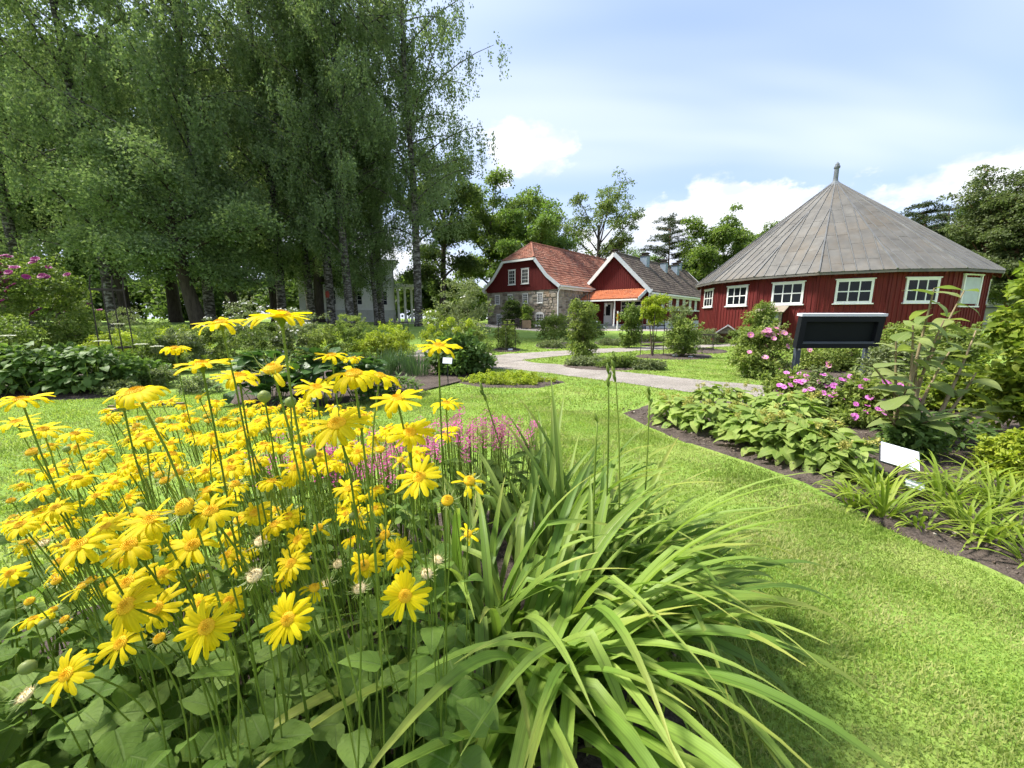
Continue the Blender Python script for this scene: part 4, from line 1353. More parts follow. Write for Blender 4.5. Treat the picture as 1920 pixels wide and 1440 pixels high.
def birch_meshes(seed, h, spread, low, strands, leafm, size=0.135, hang=2.2, lean=0.4, trunk_r=0.24, sparse=0.0):
    rs = np.random.RandomState(seed); rnd = random.Random(seed)
    mb = MB()
    top = Vector((rnd.uniform(-lean, lean), rnd.uniform(-lean, lean), h))
    tp = [Vector((0, 0, -0.3)), Vector((0, 0, 0.4)), Vector((rnd.uniform(-.15, .15), rnd.uniform(-.15, .15), h * .3)), Vector((top.x * .5 + rnd.uniform(-.2, .2), top.y * .5, h * .62)), top]
    mb.tube(tp, [trunk_r * 1.5, trunk_r * 1.1, trunk_r * 0.85, trunk_r * 0.5, 0.03], 9)
    S, Ls, O = [], [], []
    nb = 46
    for i in range(nb):
        f = low + (1 - low) * ((i + rnd.random()) / nb) ** 0.9
        z = h * f
        base = Vector((top.x * f * f, top.y * f * f, z * 0.93))
        a = i * 2.4 + rnd.uniform(-.5, .5)
        prof = math.sin(PI * min(1, (f - low) / (1 - low) * 0.80 + 0.20)) ** 0.7
        Lb = spread * prof * rnd.uniform(0.65, 1.15) + 0.25
        out = Vector((math.cos(a), math.sin(a), 0))
        tip = base + out * Lb + UP * (Lb * rnd.uniform(0.2, 0.8))
        midp = base.lerp(tip, 0.5) + UP * Lb * 0.18
        pts = bezier(base, midp, tip, 5)
        mb.tube(pts, [0.075 * (1 - f * .6), 0.06 * (1 - f * .6), .045 * (1 - f * .5), .03, .02, .01], 5, False)
        n = int(strands / nb * (0.5 + prof))
        nt_ = 7
        for q_ in range(nt_):
            # foliage gathers in drooping tufts along the branch, the outermost the largest
            t = min(1.0, (q_ + rnd.uniform(.1, .9)) / nt_)
            k = min(4, int(t * 5)); p = pts[k].lerp(pts[k + 1], t * 5 - k)
            r = rnd.uniform(.35, .70) * (0.6 + 0.5 * prof)
            c = Vector((p.x + rnd.gauss(0, .18), p.y + rnd.gauss(0, .18), p.z + rnd.uniform(-.2, .3)))
            hl = hang * rnd.uniform(.35, 1.0) * (0.45 + 0.55 * prof)
            for _ in range(max(3, n // nt_)):
                q = rs.normal(0, 1, 3); q = q / max(.6, np.linalg.norm(q)) * r * np.array([1, 1, .7])
                S.append((c.x + q[0], c.y + q[1], c.z + q[2])); Ls.append(hl * rnd.uniform(0.3, 1.0)); O.append((out.x, out.y, 0))
    S = np.array(S); Ls = np.array(Ls); O = np.array(O)
    per = np.maximum(7, (Ls * 17).astype(int))
    idx = np.repeat(np.arange(len(S)), per)
    n = len(idx)
    t = rs.rand(n)
    Lr = Ls[idx]
    P = S[idx] + O[idx] * (0.28 * np.sqrt(t) * Lr * 0.5)[:, None] + rs.normal(0, 0.07, (n, 3))
    P[:, 2] -= t * Lr
    P[:, 2] = np.maximum(P[:, 2], 1.6)
    A = rs.normal(0, 0.55, (n, 3)); A[:, 2] -= 0.9
    Nn = rs.normal(0, 0.6, (n, 3)) + O[idx] * 0.6; Nn[:, 2] += 0.5
    sz = size * rs.uniform(0.6, 1.25, n)
    V, F = leaf_cloud(P, A, Nn, sz, sz * 0.72)
    return mb.mesh('trunk', M['birch'], True), make_mesh('crown', V, F, leafm)


def broad_meshes(seed, h, spread, low, clumps, per, leafm, size=0.26, bark='bark', trunk_r=0.3, clump_r=1.5, flat=0.75, open_=0.0, limbs=11, top_heavy=0.5):
    """Broad-leaved tree: limbs that fork, and leaf clumps at their ends with gaps between."""
    rs = np.random.RandomState(seed); rnd = random.Random(seed)
    mb = MB()
    tz = h * 0.66
    bend = Vector((rnd.uniform(-.6, .6), rnd.uniform(-.6, .6), 0))
    tp = [Vector((0, 0, -.3)), Vector((0, 0, .5)), bend * 0.4 + UP * tz * .4, bend + UP * tz]
    mb.tube(tp, [trunk_r * 1.5, trunk_r * 1.1, trunk_r * .85, trunk_r * .4], 9)
    C = []
    for i in range(limbs):
        f = lerp(low, 0.98, (i + .5) / limbs)
        z = h * lerp(low * 0.9, 0.62, (i + .5) / limbs)
        k = min(1.0, z / tz)
        base = bend * k * k + UP * z
        a = i * 2.4 + rnd.uniform(-.4, .4)
        prof = math.sqrt(max(0.05, 1 - ((f - lerp(low, 1, top_heavy)) / (1.08 - lerp(low, 1, top_heavy) if f > lerp(low, 1, top_heavy) else lerp(low, 1, top_heavy) - low + .12)) ** 2))
        tip = Vector((math.cos(a), math.sin(a), 0)) * spread * prof * rnd.uniform(.6, .95) + UP * (h * f - 0.5)
        pts = bezier(base, base.lerp(tip, .5) + UP * 0.12 * h * (1 - f) + Vector((rnd.uniform(-.4, .4), rnd.uniform(-.4, .4), 0)), tip, 5)
        r0 = trunk_r * 0.42 * (1.1 - f * .5)
        mb.tube(pts, [r0, r0 * .85, r0 * .65, r0 * .45, r0 * .3, r0 * .15], 6, False)
        n = max(2, int(clumps / limbs * (0.5 + prof)))
        for j in range(n):
            t = rnd.uniform(0.42, 1.0)
            kk = min(4, int(t * 5)); p = pts[kk].lerp(pts[kk + 1], t * 5 - kk)
            q = Vector(rs.normal(0, 1, 3)); q.z *= 0.6
            c = p + q.normalized() * rnd.uniform(.2, 1.0) * clump_r * (0.7 + open_)
            C.append((c.x, c.y, max(c.z, h * low * .8), rnd.uniform(.55, 1.1) * clump_r))
            mb.tube([p, p.lerp(c, .5) + UP * .1, c], [.035, .025, .01], 4, False)
    V, F = clump_leaves(rs, np.array(C), per, size, flat)
    return mb.mesh('trunk', M[bark], True), make_mesh('crown', V, F, leafm)


def clump_leaves(rs, C, per, size, flat=0.75, up=0.5, wid=0.7, shell=0.35):
    idx = np.repeat(np.arange(len(C)), per)
    n = len(idx)
    d = unit(rs.normal(0, 1, (n, 3)))
    d[:, 2] = np.where(d[:, 2] < -0.35, -d[:, 2] * 0.5, d[:, 2])
    r = C[idx, 3] * (shell + (1 - shell) * rs.rand(n) ** 0.45)
    # lumpy outline
    lump = 1 + 0.25 * np.sin(d[:, 0] * 4.3 + C[idx, 0] * 3) * np.sin(d[:, 1] * 3.9 + C[idx, 1] * 5)
    P = C[idx, :3] + d * (r * lump)[:, None] * np.array([1, 1, flat])
    A = d * 0.6 + rs.normal(0, 0.55, (n, 3)); A[:, 2] -= 0.25
    Nn = d * 0.5 + rs.normal(0, 0.45, (n, 3)); Nn[:, 2] += up
    sz = size * rs.uniform(0.55, 1.25, n)
    return leaf_cloud(P, A, Nn, sz, sz * wid)


def pine_meshes(seed, h, spread, low, leafm, tiers=13, per=900, size=0.22, conical=False, droop=0.0, bark='bark_pine', r0=0.2):
    rs = np.random.RandomState(seed); rnd = random.Random(seed)
    mb = MB()
    mb.tube([Vector((0, 0, -.3)), Vector((.1, 0, h * .4)), Vector((rnd.uniform(-.3, .3), rnd.uniform(-.3, .3), h * .96))], [r0 * 1.3, r0 * .8, .03], 8)
    C = []
    for i in range(tiers):
        f = low + (1 - low) * (i + .3) / tiers
        for j in range(4 if not conical else 6):
            a = rnd.uniform(0, 2 * PI)
            w = (1 - (f - low) / (1 - low)) ** 0.8 if conical else math.sin(PI * (0.22 + 0.75 * (f - low) / (1 - low))) ** .6
            Lb = spread * (0.15 + 0.85 * w) * rnd.uniform(.6, 1.1)
            b = UP * h * f * 0.96
            t = b + Vector((math.cos(a), math.sin(a), 0)) * Lb + UP * Lb * (rnd.uniform(-.05, .3) - droop)
            mb.tube([b, b.lerp(t, .5) + UP * .12, t], [.05, .035, .015], 4, False)
            for s in np.linspace(0.35, 1.0, max(2, int(Lb * 1.4))):
                p = b.lerp(t, float(s))
                C.append((p.x + rnd.uniform(-.2, .2), p.y + rnd.uniform(-.2, .2), p.z, rnd.uniform(.4, .75) * (0.6 + 0.25 * spread * .5)))
    C = np.array(C)
    V, F = clump_leaves(rs, C, max(8, int(per * tiers * 4 / len(C) / 4)), size, 0.42, 0.3, 0.30, 0.1)
    return mb.mesh('trunk', M[bark], True), make_mesh('crown', V, F, leafm)


def plant_tree(name, meshes, label, cat, px, Y, rz, scale=1.0, group=None, zs=1.0):
    p = onland(px, Y)
    root = thing(name, label, cat, p, rz, group)
    root.scale = (scale, scale, scale * zs)
    link('trunk', meshes[0], root)
    link('crown', meshes[1], root)
    return root


B1 = birch_meshes(21, 25, 5.2, 0.20, 3000, M['l_birch'], hang=1.9)
B2 = birch_meshes(22, 24, 4.7, 0.15, 3000, M['l_birch'], hang=1.9)
B3 = birch_meshes(23, 23, 5.0, 0.15, 3000, M['l_weep'], hang=2.3)
g = 'birches at the edge of the wood'
plant_tree('birch_tree', B1, 'tall birch standing apart, its white-flecked trunk beside the stone house bush', 'birch', 785, 26, 0.4, 1.03, g)
plant_tree('birch_tree', B2, 'slim birch with bare grey trunk in front of the white villa', 'birch', 657, 24.5, 1.9, 1.0, g)
rb = plant_tree('birch_tree', B1, 'birch with a red mark on its pale trunk', 'birch', 622, 25.5, 3.0, 1.05, g)
mk = MB().lathe([(.19, 0), (.17, .03), (.10, .05), (.01, .055)], 12)
mk.xf(Matrix.Translation((0.03, 0.20, 1.95)) @ Matrix.Rotation(R(-90), 4, 'X') @ Matrix.Diagonal((.8, 1.5, 1, 1)))
mk.build('red_mark', M['red_mark'], rb)
plant_tree('birch_tree', B3, 'birch with a thin trunk above the white flowering shrub', 'birch', 585, 28, 4.4, 1.05, g)
plant_tree('birch_tree', B2, 'leafy birch behind the tallest yellow daisy', 'birch', 530, 26, 5.2, 1.08, g)
plant_tree('birch_tree', B3, 'broad weeping birch with a white limb showing high in its crown', 'birch', 395, 23, 0.9, 1.08, g)
plant_tree('birch_tree', B3, 'broad weeping birch hanging over the magenta rose', 'birch', 215, 22.5, 3.7, 1.08, g)
plant_tree('birch_tree', B2, 'birch at the edge of the picture above the climbing twigs', 'birch', 60, 24, 2.2, 1.08, g)
plant_tree('birch_tree', B2, 'small weeping birch veiling the white villa', 'birch', 706, 28, 0.6, 0.66, g)
plant_tree('birch_tree', B3, 'small weeping birch between the villa and the dark trees', 'birch', 668, 31, 2.6, 0.64, g)
plant_tree('birch_tree', B1, 'slender birch filling the gap behind the open birch', 'birch', 715, 31, 1.3, 1.05, g)
LW = broad_meshes(31, 9.2, 5.0, 0.30, 95, 330, M['l_weep'], 0.15, 'bark', 0.34, 1.25, 1.0, 0.2, 13, 0.45)
plant_tree('lime_tree', LW, 'low broad tree with a stout dark trunk and drooping light foliage', 'tree', 372, 20.5, 0.3, 1.0)
D1 = broad_meshes(41, 24, 7.0, 0.16, 150, 170, M['l_dark'], 0.30, 'bark', 0.45, 1.9)
D2 = broad_meshes(42, 22, 6.0, 0.14, 140, 170, M['l_dark'], 0.30, 'bark', 0.4, 1.8)
g = 'dark trees of the wood behind the birches'
for i, (px, Y, m, rz, s) in enumerate([(-120, 30, D1, 0.2, 1.05), (20, 33, D2, 1.4, 1.1), (120, 38, D1, 2.2, 1.05), (235, 34, D2, 3.1, 1.1), (330, 40, D1, 4.0, 1.15), (440, 36, D2, 5.0, 1.1), (520, 43, D1, 5.9, 1.1), (600, 38, D2, 0.8, 1.05), (830, 42, D2, 1.7, 0.85)]):
    lab = ['dark leafy tree at the outer end of the wood', 'dark leafy tree above the magenta rose bush', 'dark tree behind the two weeping birches', 'dark tree whose trunk stands beside the tall iron trellis', 'dark tree behind the low drooping tree', 'dark tree behind the white flowering shrub', 'dark tree farther back behind the tallest daisy', 'dark tree beside the white villa', 'dark tree between the lone birch and the stone house'][i]
    plant_tree('dark_tree', m, lab, 'tree', px, Y, rz, s, g)
E1 = broad_meshes(51, 21, 6.2, 0.08, 230, 130, M['l_mid'], 0.32, 'bark', .4, 1.5, 0.8, 0.2, 16)
E2 = broad_meshes(52, 15, 5.6, 0.12, 200, 140, M['l_light'], 0.28, 'bark', .35, 1.25, 0.8, 0.2, 16)
E3 = broad_meshes(53, 22.5, 7.2, 0.20, 200, 85, M['l_ash'], 0.28, 'bark', .42, 1.05, 0.7, 1.0, 17, 0.5)
plant_tree('leafy_tree', E1, 'deep green tree rising behind the gable of the stone house', 'tree', 925, 52, 0.5, 0.92)
plant_tree('leafy_tree', E1, 'tall round-topped tree behind the stone house ridge', 'tree', 990, 62, 2.6, 1.0)
plant_tree('maple_tree', E2, 'bright light green maple close behind the stone house roof', 'tree', 1000, 49, 1.2, 1.0)
plant_tree('ash_tree', E3, 'airy ash with sky showing through its spreading limbs', 'tree', 1120, 58, 0.7, 0.96)
plant_tree('leafy_tree', E2, 'rounded tree behind the brown tiled wing beside the pine', 'tree', 1200, 70, 4.2, 0.9)
PN = pine_meshes(61, 17, 3.8, 0.42, M['l_pine'], 13, 1300, 0.30)
PN2 = pine_meshes(62, 17, 3.4, 0.25, M['l_pine'], 16, 1300, 0.30)
LR = broad_meshes(63, 18, 4.2, 0.14, 220, 110, M['l_larch'], 0.24, 'bark_pine', .28, 1.1, 0.6, 0.4, 20, 0.35)
plant_tree('pine_tree', PN, 'lone pine with a bare trunk over the chimneys', 'pine', 1246, 62, 0.3, 1.0)
E4 = broad_meshes(54, 16, 5.2, 0.08, 200, 140, M['l_mid'], 0.30, 'bark', .35, 1.3, 0.8, 0.2, 16)
plant_tree('leafy_tree', E4, 'tree with a pointed crown above the chimneys and the barn eave', 'tree', 1322, 56, 0.9, 1.0)
plant_tree('leafy_tree', E4, 'rounder tree just behind the slope of the barn roof', 'tree', 1390, 58, 3.6, 0.98)
plant_tree('leafy_tree', E2, 'pale tree top peeping over the barn roof', 'tree', 1450, 60, 2.2, 1.1)
plant_tree('leafy_tree', E4, 'low tree between the wing and the barn', 'tree', 1290, 66, 5.0, 0.75)
g = 'trees of the wood beyond the round barn'
for i, (px, Y, m, rz, s) in enumerate([(1700, 42, PN2, .4, .78), (1745, 46, PN, 1.9, .82), (1790, 40, D2, 1.2, 0.62), (1820, 37, LR, 2.0, 0.85), (1885, 35, LR, 4.4, 0.82), (1950, 33, PN2, 3.0, .9), (1850, 45, D1, 5.0, 0.65), (2040, 32, LR, 1.0, .9), (1980, 40, D2, 2.9, 0.8)]):
    lab = ['dark pine nearest the barn roof slope', 'flat-topped pine next to the barn roof', 'dark leafy tree among the pines beyond the barn', 'tall pale larch beyond the barn eave', 'larch with a bare lower trunk above the climber', 'dark pine above the leafy climber', 'dark leafy tree behind the larches', 'larch outside the edge of the barn wood', 'dark leafy tree behind the climber'][i]
    plant_tree('pine_tree' if m in (PN, PN2) else 'larch_tree' if m is LR else 'dark_tree', m, lab, 'pine' if m in (PN, PN2) else 'larch' if m is LR else 'tree', px, Y, rz, s, g)


def build_far_wood():
    """A far-off mass of trees closing the view low between the trunks."""
    rs = np.random.RandomState(77)
    C = []
    for px in np.linspace(-300, 900, 75):
        p = onland(px, 66 + 6 * math.sin(px * .03))
        for k in range(6):
            C.append((p.x + rs.normal(0, 1), p.y + rs.normal(0, 1.5), p.z + rs.uniform(0.2, 6.2), rs.uniform(1.4, 2.4)))
    for px in np.linspace(880, 2300, 60):
        p = onland(px, 88 + 5 * math.sin(px * .021))
        for k in range(3):
            C.append((p.x + rs.normal(0, 1), p.y + rs.normal(0, 1.5), p.z + rs.uniform(0.5, 6.5), rs.uniform(1.8, 3.0)))
    V, F = clump_leaves(rs, np.array(C), 130, 0.75)
    tag(link('far_wood', make_mesh('far_wood', V, F, M['l_dark'])), 'distant wood closing the view behind the trees', 'wood', None, 'stuff')


build_far_wood()

# ---------------------------------------------------------------- shrubs and border plants
def shrub_clumps(rs, rx, ry, h, n, cr, z0=0.12, dome=True):
    C = []
    for i in range(n):
        a = rs.uniform(0, 2 * PI); f = rs.rand() ** 0.5
        z = rs.uniform(z0, 1.0)
        w = math.sqrt(max(0.08, 1 - max(0, (z - 0.45) / 0.62) ** 2)) if dome else 1.0
        w *= 0.72 + 0.28 * min(1, z / 0.3)
        r = cr * rs.uniform(0.65, 1.2)
        C.append((math.cos(a) * rx * f * w, math.sin(a) * ry * f * w, max(r * 0.5, z * h - r * 0.6), r))
    return np.array(C)


def flower_mesh(name, mat, petals=5, r=0.04, cup=0.3, seed=1, layers=1, heart=None):
    """An open flower: notched, cupped petals round a small centre, pointing up +Z."""
    rnd = random.Random(seed)
    mb = MB()
    for ly in range(layers):
        for k in range(petals):
            a = 2 * PI * (k + 0.5 * ly) / petals + rnd.uniform(-.1, .1)
            w = 1.25 * PI * r / petals
            rr = r * (1 - 0.3 * ly)
            ca, sa = math.cos(a), math.sin(a)
            f = lambda d, s, z: (ca * d - sa * s, sa * d + ca * s, z)
            c = cup + 0.35 * ly + rnd.uniform(-.1, .1)
            mb.add([f(0, 0, 0), f(rr * .6, -w * .8, rr * .6 * c + .003), f(rr, -w * .45, rr * c * .8), f(rr * .93, 0, rr * c * .7), f(rr, w * .45, rr * c * .8), f(rr * .6, w * .8, rr * .6 * c + .003), f(rr * .55, 0, rr * .5 * c - .002)],
                   [(0, 1, 6), (1, 2, 3, 6), (3, 4, 5, 6), (0, 6, 5)])
    mats = [mat]
    if heart is not None:
        mb.m = 1
        mb.lathe([(r * .16, r * .05), (r * .2, r * .16), (r * .08, r * .24)], 6)
        mats.append(heart)
    return mb.mesh(name, mats)


FL = {'pink': flower_mesh('flower', M['pink'], 5, 0.055, 0.35, 1, 1, M['disc']), 'magenta': flower_mesh('flower', M['magenta'], 7, 0.06, 0.4, 2, 2),
      'orchid': flower_mesh('flower', M['orchid'], 5, 0.042, 0.15, 3, 1, M['magenta']), 'white': flower_mesh('flower', M['whiteflower'], 5, 0.04, 0.3, 4, 1, M['disc'])}


def shrub(name, label, cat, px, base_py, top_py, half_px, mat, n=45, per=90, leaf=0.06, cr=0.16, seed=1, depth=0.75, flower=None, nf=0, group=None, stems=6, fs=1.0, rnd_top=True, z0=0.12, wid=0.62, dome=True, lift=0.0, sizey=None, front=None):
    p = gnd(px, base_py) if sizey is None else onland(px, sizey)
    Y = p.y
    hh = at(px, top_py, Y).z - p.z
    rx = half_px / FPX * Y
    rs = np.random.RandomState(seed); rnd = random.Random(seed)
    p.z -= 0.01
    root = thing(name, label, cat, p, 0, group)
    C = shrub_clumps(rs, rx * .92, rx * depth, hh, n, cr, z0, dome)
    # loose shoots break the outline
    sp = []
    for k in range(max(3, n // 4)):
        c = C[rs.randint(len(C))]
        o = np.array([c[0] / rx * .8, c[1] / (rx * depth) * .8, rs.uniform(.3, 1.2)]); o /= np.linalg.norm(o)
        for j, f in enumerate((.9, 1.25, 1.55)):
            sp.append((c[0] + o[0] * c[3] * f, c[1] + o[1] * c[3] * f, c[2] + o[2] * c[3] * f, c[3] * (.34 - .07 * j)))
    V, F = clump_leaves(rs, C, per, leaf, 0.8, 0.55, wid, 0.3)
    V2, F2 = clump_leaves(rs, np.array(sp), max(6, per // 9), leaf, 0.9, 0.5, wid, 0.1)
    F = np.concatenate([F, F2 + len(V)]); V = np.concatenate([V, V2])
    V[:, 2] = np.maximum(V[:, 2], 0.01)
    link('foliage', make_mesh('foliage', V, F, mat), root)
    sm = MB()
    for k in range(stems):
        c = C[rnd.randrange(len(C))]
        a = rnd.uniform(0, 2 * PI)
        b = Vector((math.cos(a) * rx * .15, math.sin(a) * rx * .12, -0.02))
        e = Vector((c[0], c[1], c[2]))
        sm.tube(bezier(b, b.lerp(e, .4) + UP * hh * .15, e, 4), [.012, .011, .009, .007, .004], 5, False)
    if stems:
        sm.build('stems', M['twig'], root)
    if flower:
        top = C[np.argsort(-(C[:, 2] - C[:, 1] * 0.6))]
        for k in range(nf):
            c = C[rnd.randrange(len(C))] if k % 3 else top[rnd.randrange(max(2, len(C) // 2))]
            best = None
            for _ in range(5):
                c = C[rnd.randrange(len(C))]
                d = Vector((rnd.uniform(-1, 1), rnd.uniform(-1.1, 0.25), rnd.uniform(0.1, 1.1))).normalized()
                q_ = Vector(c[:3]) + Vector((d.x, d.y, d.z * .8)) * c[3] * 1.12
                sc = math.hypot(q_.x / rx, q_.y / (rx * depth)) * .6 + q_.z / hh - q_.y / (rx * depth) * .55
                if best is None or sc > best[0]:
                    best = (sc, q_, d)
            q, d = best[1], best[2]
            nrm = (d + Vector((0, -0.5, 0.5))).normalized()
            s = fs * rnd.uniform(.75, 1.15)
            mt = Matrix.Translation(q) @ nrm.to_track_quat('Z', 'Y').to_matrix().to_4x4() @ Matrix.Rotation(rnd.uniform(0, 6), 4, 'Z') @ Matrix.Scale(s, 4)
            link('flower', FL[flower], root, mat=mt)
    return root


def leaf_mesh(name, L, prof, mat, nseg=7, droop=0.5, fold=0.12, wavy=0.03, seed=1, cross=2, stalk=0.0, twist=0.0, roll=0.0):
    """One leaf lying along +Y with its base at the origin: prof(t) is its half width, droop bends its tip down."""
    rnd = random.Random(seed)
    V, F, UVs = [], [], []
    cols = 2 * cross + 1
    a = 0.0
    y = z = 0.0
    ph = rnd.uniform(0, 6)
    for i in range(nseg + 1):
        t = i / nseg
        if i:
            a = -droop * (t ** 1.3) + 0.25 * math.sin(t * 3 + ph) * wavy * 4
            y += math.cos(a) * L / nseg; z += math.sin(a) * L / nseg
        w = max(prof(t), 0.0008)
        for j in range(cols):
            s = (j - cross) / cross
            zz = abs(s) * w * fold * (1 - .4 * t) - roll * s * s * w + wavy * L * math.sin(t * 11 + ph + s * 2.2) * abs(s) * .6
            V.append((s * w + twist * t * z, y - 0.12 * abs(s) * w, z + zz)); UVs.append((0.5 + 0.5 * s * 0.98, t))
    for i in range(nseg):
        for j in range(cols - 1):
            k = i * cols + j
            F.append((k, k + 1, k + cols + 1, k + cols))
    me = make_mesh(name, V, F, mat, True, UVs)
    if me.polygons[len(me.polygons) // 2].normal.z < 0:
        me.flip_normals()
    return me


def ovate(w):
    return lambda t: w * (math.sin(PI * min(1, t ** 0.62)) ** 0.85 if 0 < t < 1 else (0.02 if t == 0 else 0))


def heart(w):
    return lambda t: w * (max(0.0, (0.55 + 1.6 * t) if t < 0.28 else math.cos((t - .28) / .72 * PI / 2) ** 0.8))


def lance(w):
    return lambda t: w * (math.sin(PI * min(1, t ** 0.8)) ** 0.9 if 0 < t < 1 else 0)


def leaf_at(mesh, parent, p, az, pitch, s, roll=0.0, name='leaf'):
    """Place a leaf: az the compass direction it points to, pitch its rise above level."""
    mt = Matrix.Translation(p) @ Matrix.Rotation(az - PI / 2, 4, 'Z') @ Matrix.Rotation(pitch, 4, 'X') @ Matrix.Rotation(roll, 4, 'Y') @ Matrix.Scale(s, 4)
    return link(name, mesh, parent, mat=mt)


def leafy_plant(name, label, cat, p, meshes, n, rx, ry, h, seed, group=None, low=0.1, pitch=(-.5, .35), s=(.7, 1.15), stemmat='stem', nst=10, face=0.35, fill=None):
    """A leafy clump: every large leaf a piece of its own, on stalks rising from the base."""
    rnd = random.Random(seed)
    root = thing(name, label, cat, p, 0, group)
    sm = MB()
    tops = []
    for k in range(nst):
        a = rnd.uniform(0, 2 * PI); f = math.sqrt(rnd.random())
        t = Vector((math.cos(a) * rx * f, math.sin(a) * ry * f, h * rnd.uniform(.6, .95) * (1 - .35 * f * f)))
        sm.tube([Vector((t.x * .5, t.y * .5, -.02)), Vector((t.x * .8, t.y * .8, t.z * .55)), t], [.006, .005, .003], 5, False)
        tops.append(t)
    if nst:
        sm.build('stalks', M[stemmat], root)
    for k in range(n):
        a = rnd.uniform(0, 2 * PI); f = math.sqrt(rnd.random())
        zf = rnd.uniform(low, 1.0) ** 0.7
        w = math.sqrt(max(0.1, 1 - (zf * .92) ** 3))
        q = Vector((math.cos(a) * rx * f * w, math.sin(a) * ry * f * w, h * zf * (1 - .25 * f * f)))
        az = a + rnd.uniform(-.9, .9)
        if rnd.random() < face:
            az = -PI / 2 + rnd.uniform(-1.2, 1.2)
        leaf_at(rnd.choice(meshes), root, q, az, rnd.uniform(*pitch), rnd.uniform(*s), rnd.uniform(-.4, .4))
    return root


# ---- dark leafy plants at the left edge of the lawn
HL = [leaf_mesh('leaf', 0.13, ovate(0.048), M['l_hedge'], 6, d, 0.25, 0.02, 3 + i) for i, d in enumerate((0.5, 0.9, 0.2))]
for i, (px, py, top, hw, lab) in enumerate([(-40, 752, 640, 95, 'dark leafy plant at the outer edge of the border'), (72, 748, 642, 80, 'dark leafy plant in front of the magenta rose'), (165, 744, 646, 70, 'dark leafy plant below the tall iron trellis'), (232, 735, 672, 42, 'lower dark leafy plant at the corner of the left lawn')]):
    p = gnd(px, py); p.y += 0.35; p.x *= 1.05
    rx = hw / FPX * p.y * 1.15
    hh = at(px, top, p.y).z
    hp_ = leafy_plant('leafy_plant', lab, 'plant', p, HL, 260 if i < 3 else 130, rx, 0.42, hh, 30 + i, 'dark leafy plants beside the left lawn', 0.06, (-.7, .25), (.7, 1.3), nst=14, face=.5)
    rs = np.random.RandomState(60 + i)
    C = shrub_clumps(rs, rx, .5, hh * .9, 26, .18)
    V, F = clump_leaves(rs, C, 60, .09)
    o = link('inner_leaves', make_mesh('inner_leaves', V, F, M['l_hedge']), hp_, loc=(0, .25, 0)); o['kind'] = 'stuff'

# ---- shrubs on the left
shrub('rose_bush', 'large rose bush full of magenta blooms at the left', 'rose', 72, 668, 487, 118, M['l_rose'], 120, 190, 0.09, .34, 1, .8, 'magenta', 80, fs=1.7, stems=10)
shrub('rose_bush', 'thin-branched rose beside the iron trellis', 'rose', 165, 655, 560, 45, M['l_grey'], 40, 70, .06, .17, 2, .8, 'magenta', 5)
shrub('elder_plant', 'plant with flat white flower heads before the magenta rose', 'plant', 30, 690, 590, 70, M['l_rose'], 40, 70, .09, .2, 3, .6, None, 0)
shrub('feathery_plant', 'grey-green feathery plant right of the tall trellis', 'plant', 250, 655, 575, 38, M['l_grey'], 40, 90, .05, .18, 4, .8)
g = 'lime-green perennials in the far border'
for i, (px, py, top, hw, m, lab) in enumerate([(225, 675, 618, 55, 'l_lime', 'low lime-green perennial near the iron trellis'), (315, 668, 598, 60, 'l_rose', 'soft green mound between trellis and white shrub'), (350, 672, 612, 58, 'l_lime', 'lime-green mound behind the small side daisy'), (420, 665, 596, 45, 'l_rose', 'green mound in front of the white shrub'),
                                               (575, 660, 606, 60, 'l_grey', 'pale grey-green mound under the tallest daisy'), (660, 655, 588, 50, 'l_roselight', 'fresh green leafy mound in front of the villa'), (640, 668, 618, 52, 'l_lime', 'lime-green mound behind the glossy plant'), (735, 662, 606, 48, 'l_lime', 'bright lime-yellow bush at the path bend')]):
    shrub('border_perennial', lab, 'perennial', px, py, top, hw, M[m], 34, 120, .055, .17, 10 + i, .7, None, 0, g, 0)
lab2 = ['feathery green perennial left of the small side daisy', 'grey-green feathery perennial behind the small side daisy', 'soft green perennial in front of the white shrub', 'pale leafy perennial below the white shrub', 'grey-green leafy perennial behind the glossy plants', 'feathery green perennial over the middle glossy plant', 'pale green perennial beside the tallest daisy head', 'bushy green perennial before the villa steps', 'yellowish perennial above the fine grassy clumps', 'lime perennial where the border meets the path']
for i, (px, py, top, hw, m) in enumerate([(290, 700, 630, 48, 'l_rose'), (345, 696, 622, 46, 'l_grey'), (395, 690, 612, 44, 'l_roselight'), (445, 684, 604, 48, 'l_grey'), (500, 686, 606, 48, 'l_rose'), (550, 684, 602, 48, 'l_grey'), (605, 684, 604, 48, 'l_roselight'), (655, 680, 606, 46, 'l_rose'), (702, 682, 622, 42, 'l_lime'), (748, 680, 622, 40, 'l_lime')]):
    shrub('border_perennial', lab2[i], 'perennial', px, py, top, hw, M[m], 44, 130, .05, .14, 330 + i, .8, 'white' if i in (3, 5) else None, 26 if i in (3, 5) else 0, g, 0, .6)
shrub('flowering_shrub', 'shrub covered in small white flowers under the birches', 'shrub', 455, 655, 562, 75, M['l_grey'], 60, 100, .05, .18, 19, .7, 'white', 110, fs=.7)
shrub('flowering_shrub', 'second white-flowered shrub beside the tallest daisy', 'shrub', 565, 652, 574, 60, M['l_grey'], 50, 100, .05, .18, 20, .7, 'white', 80, fs=.7)

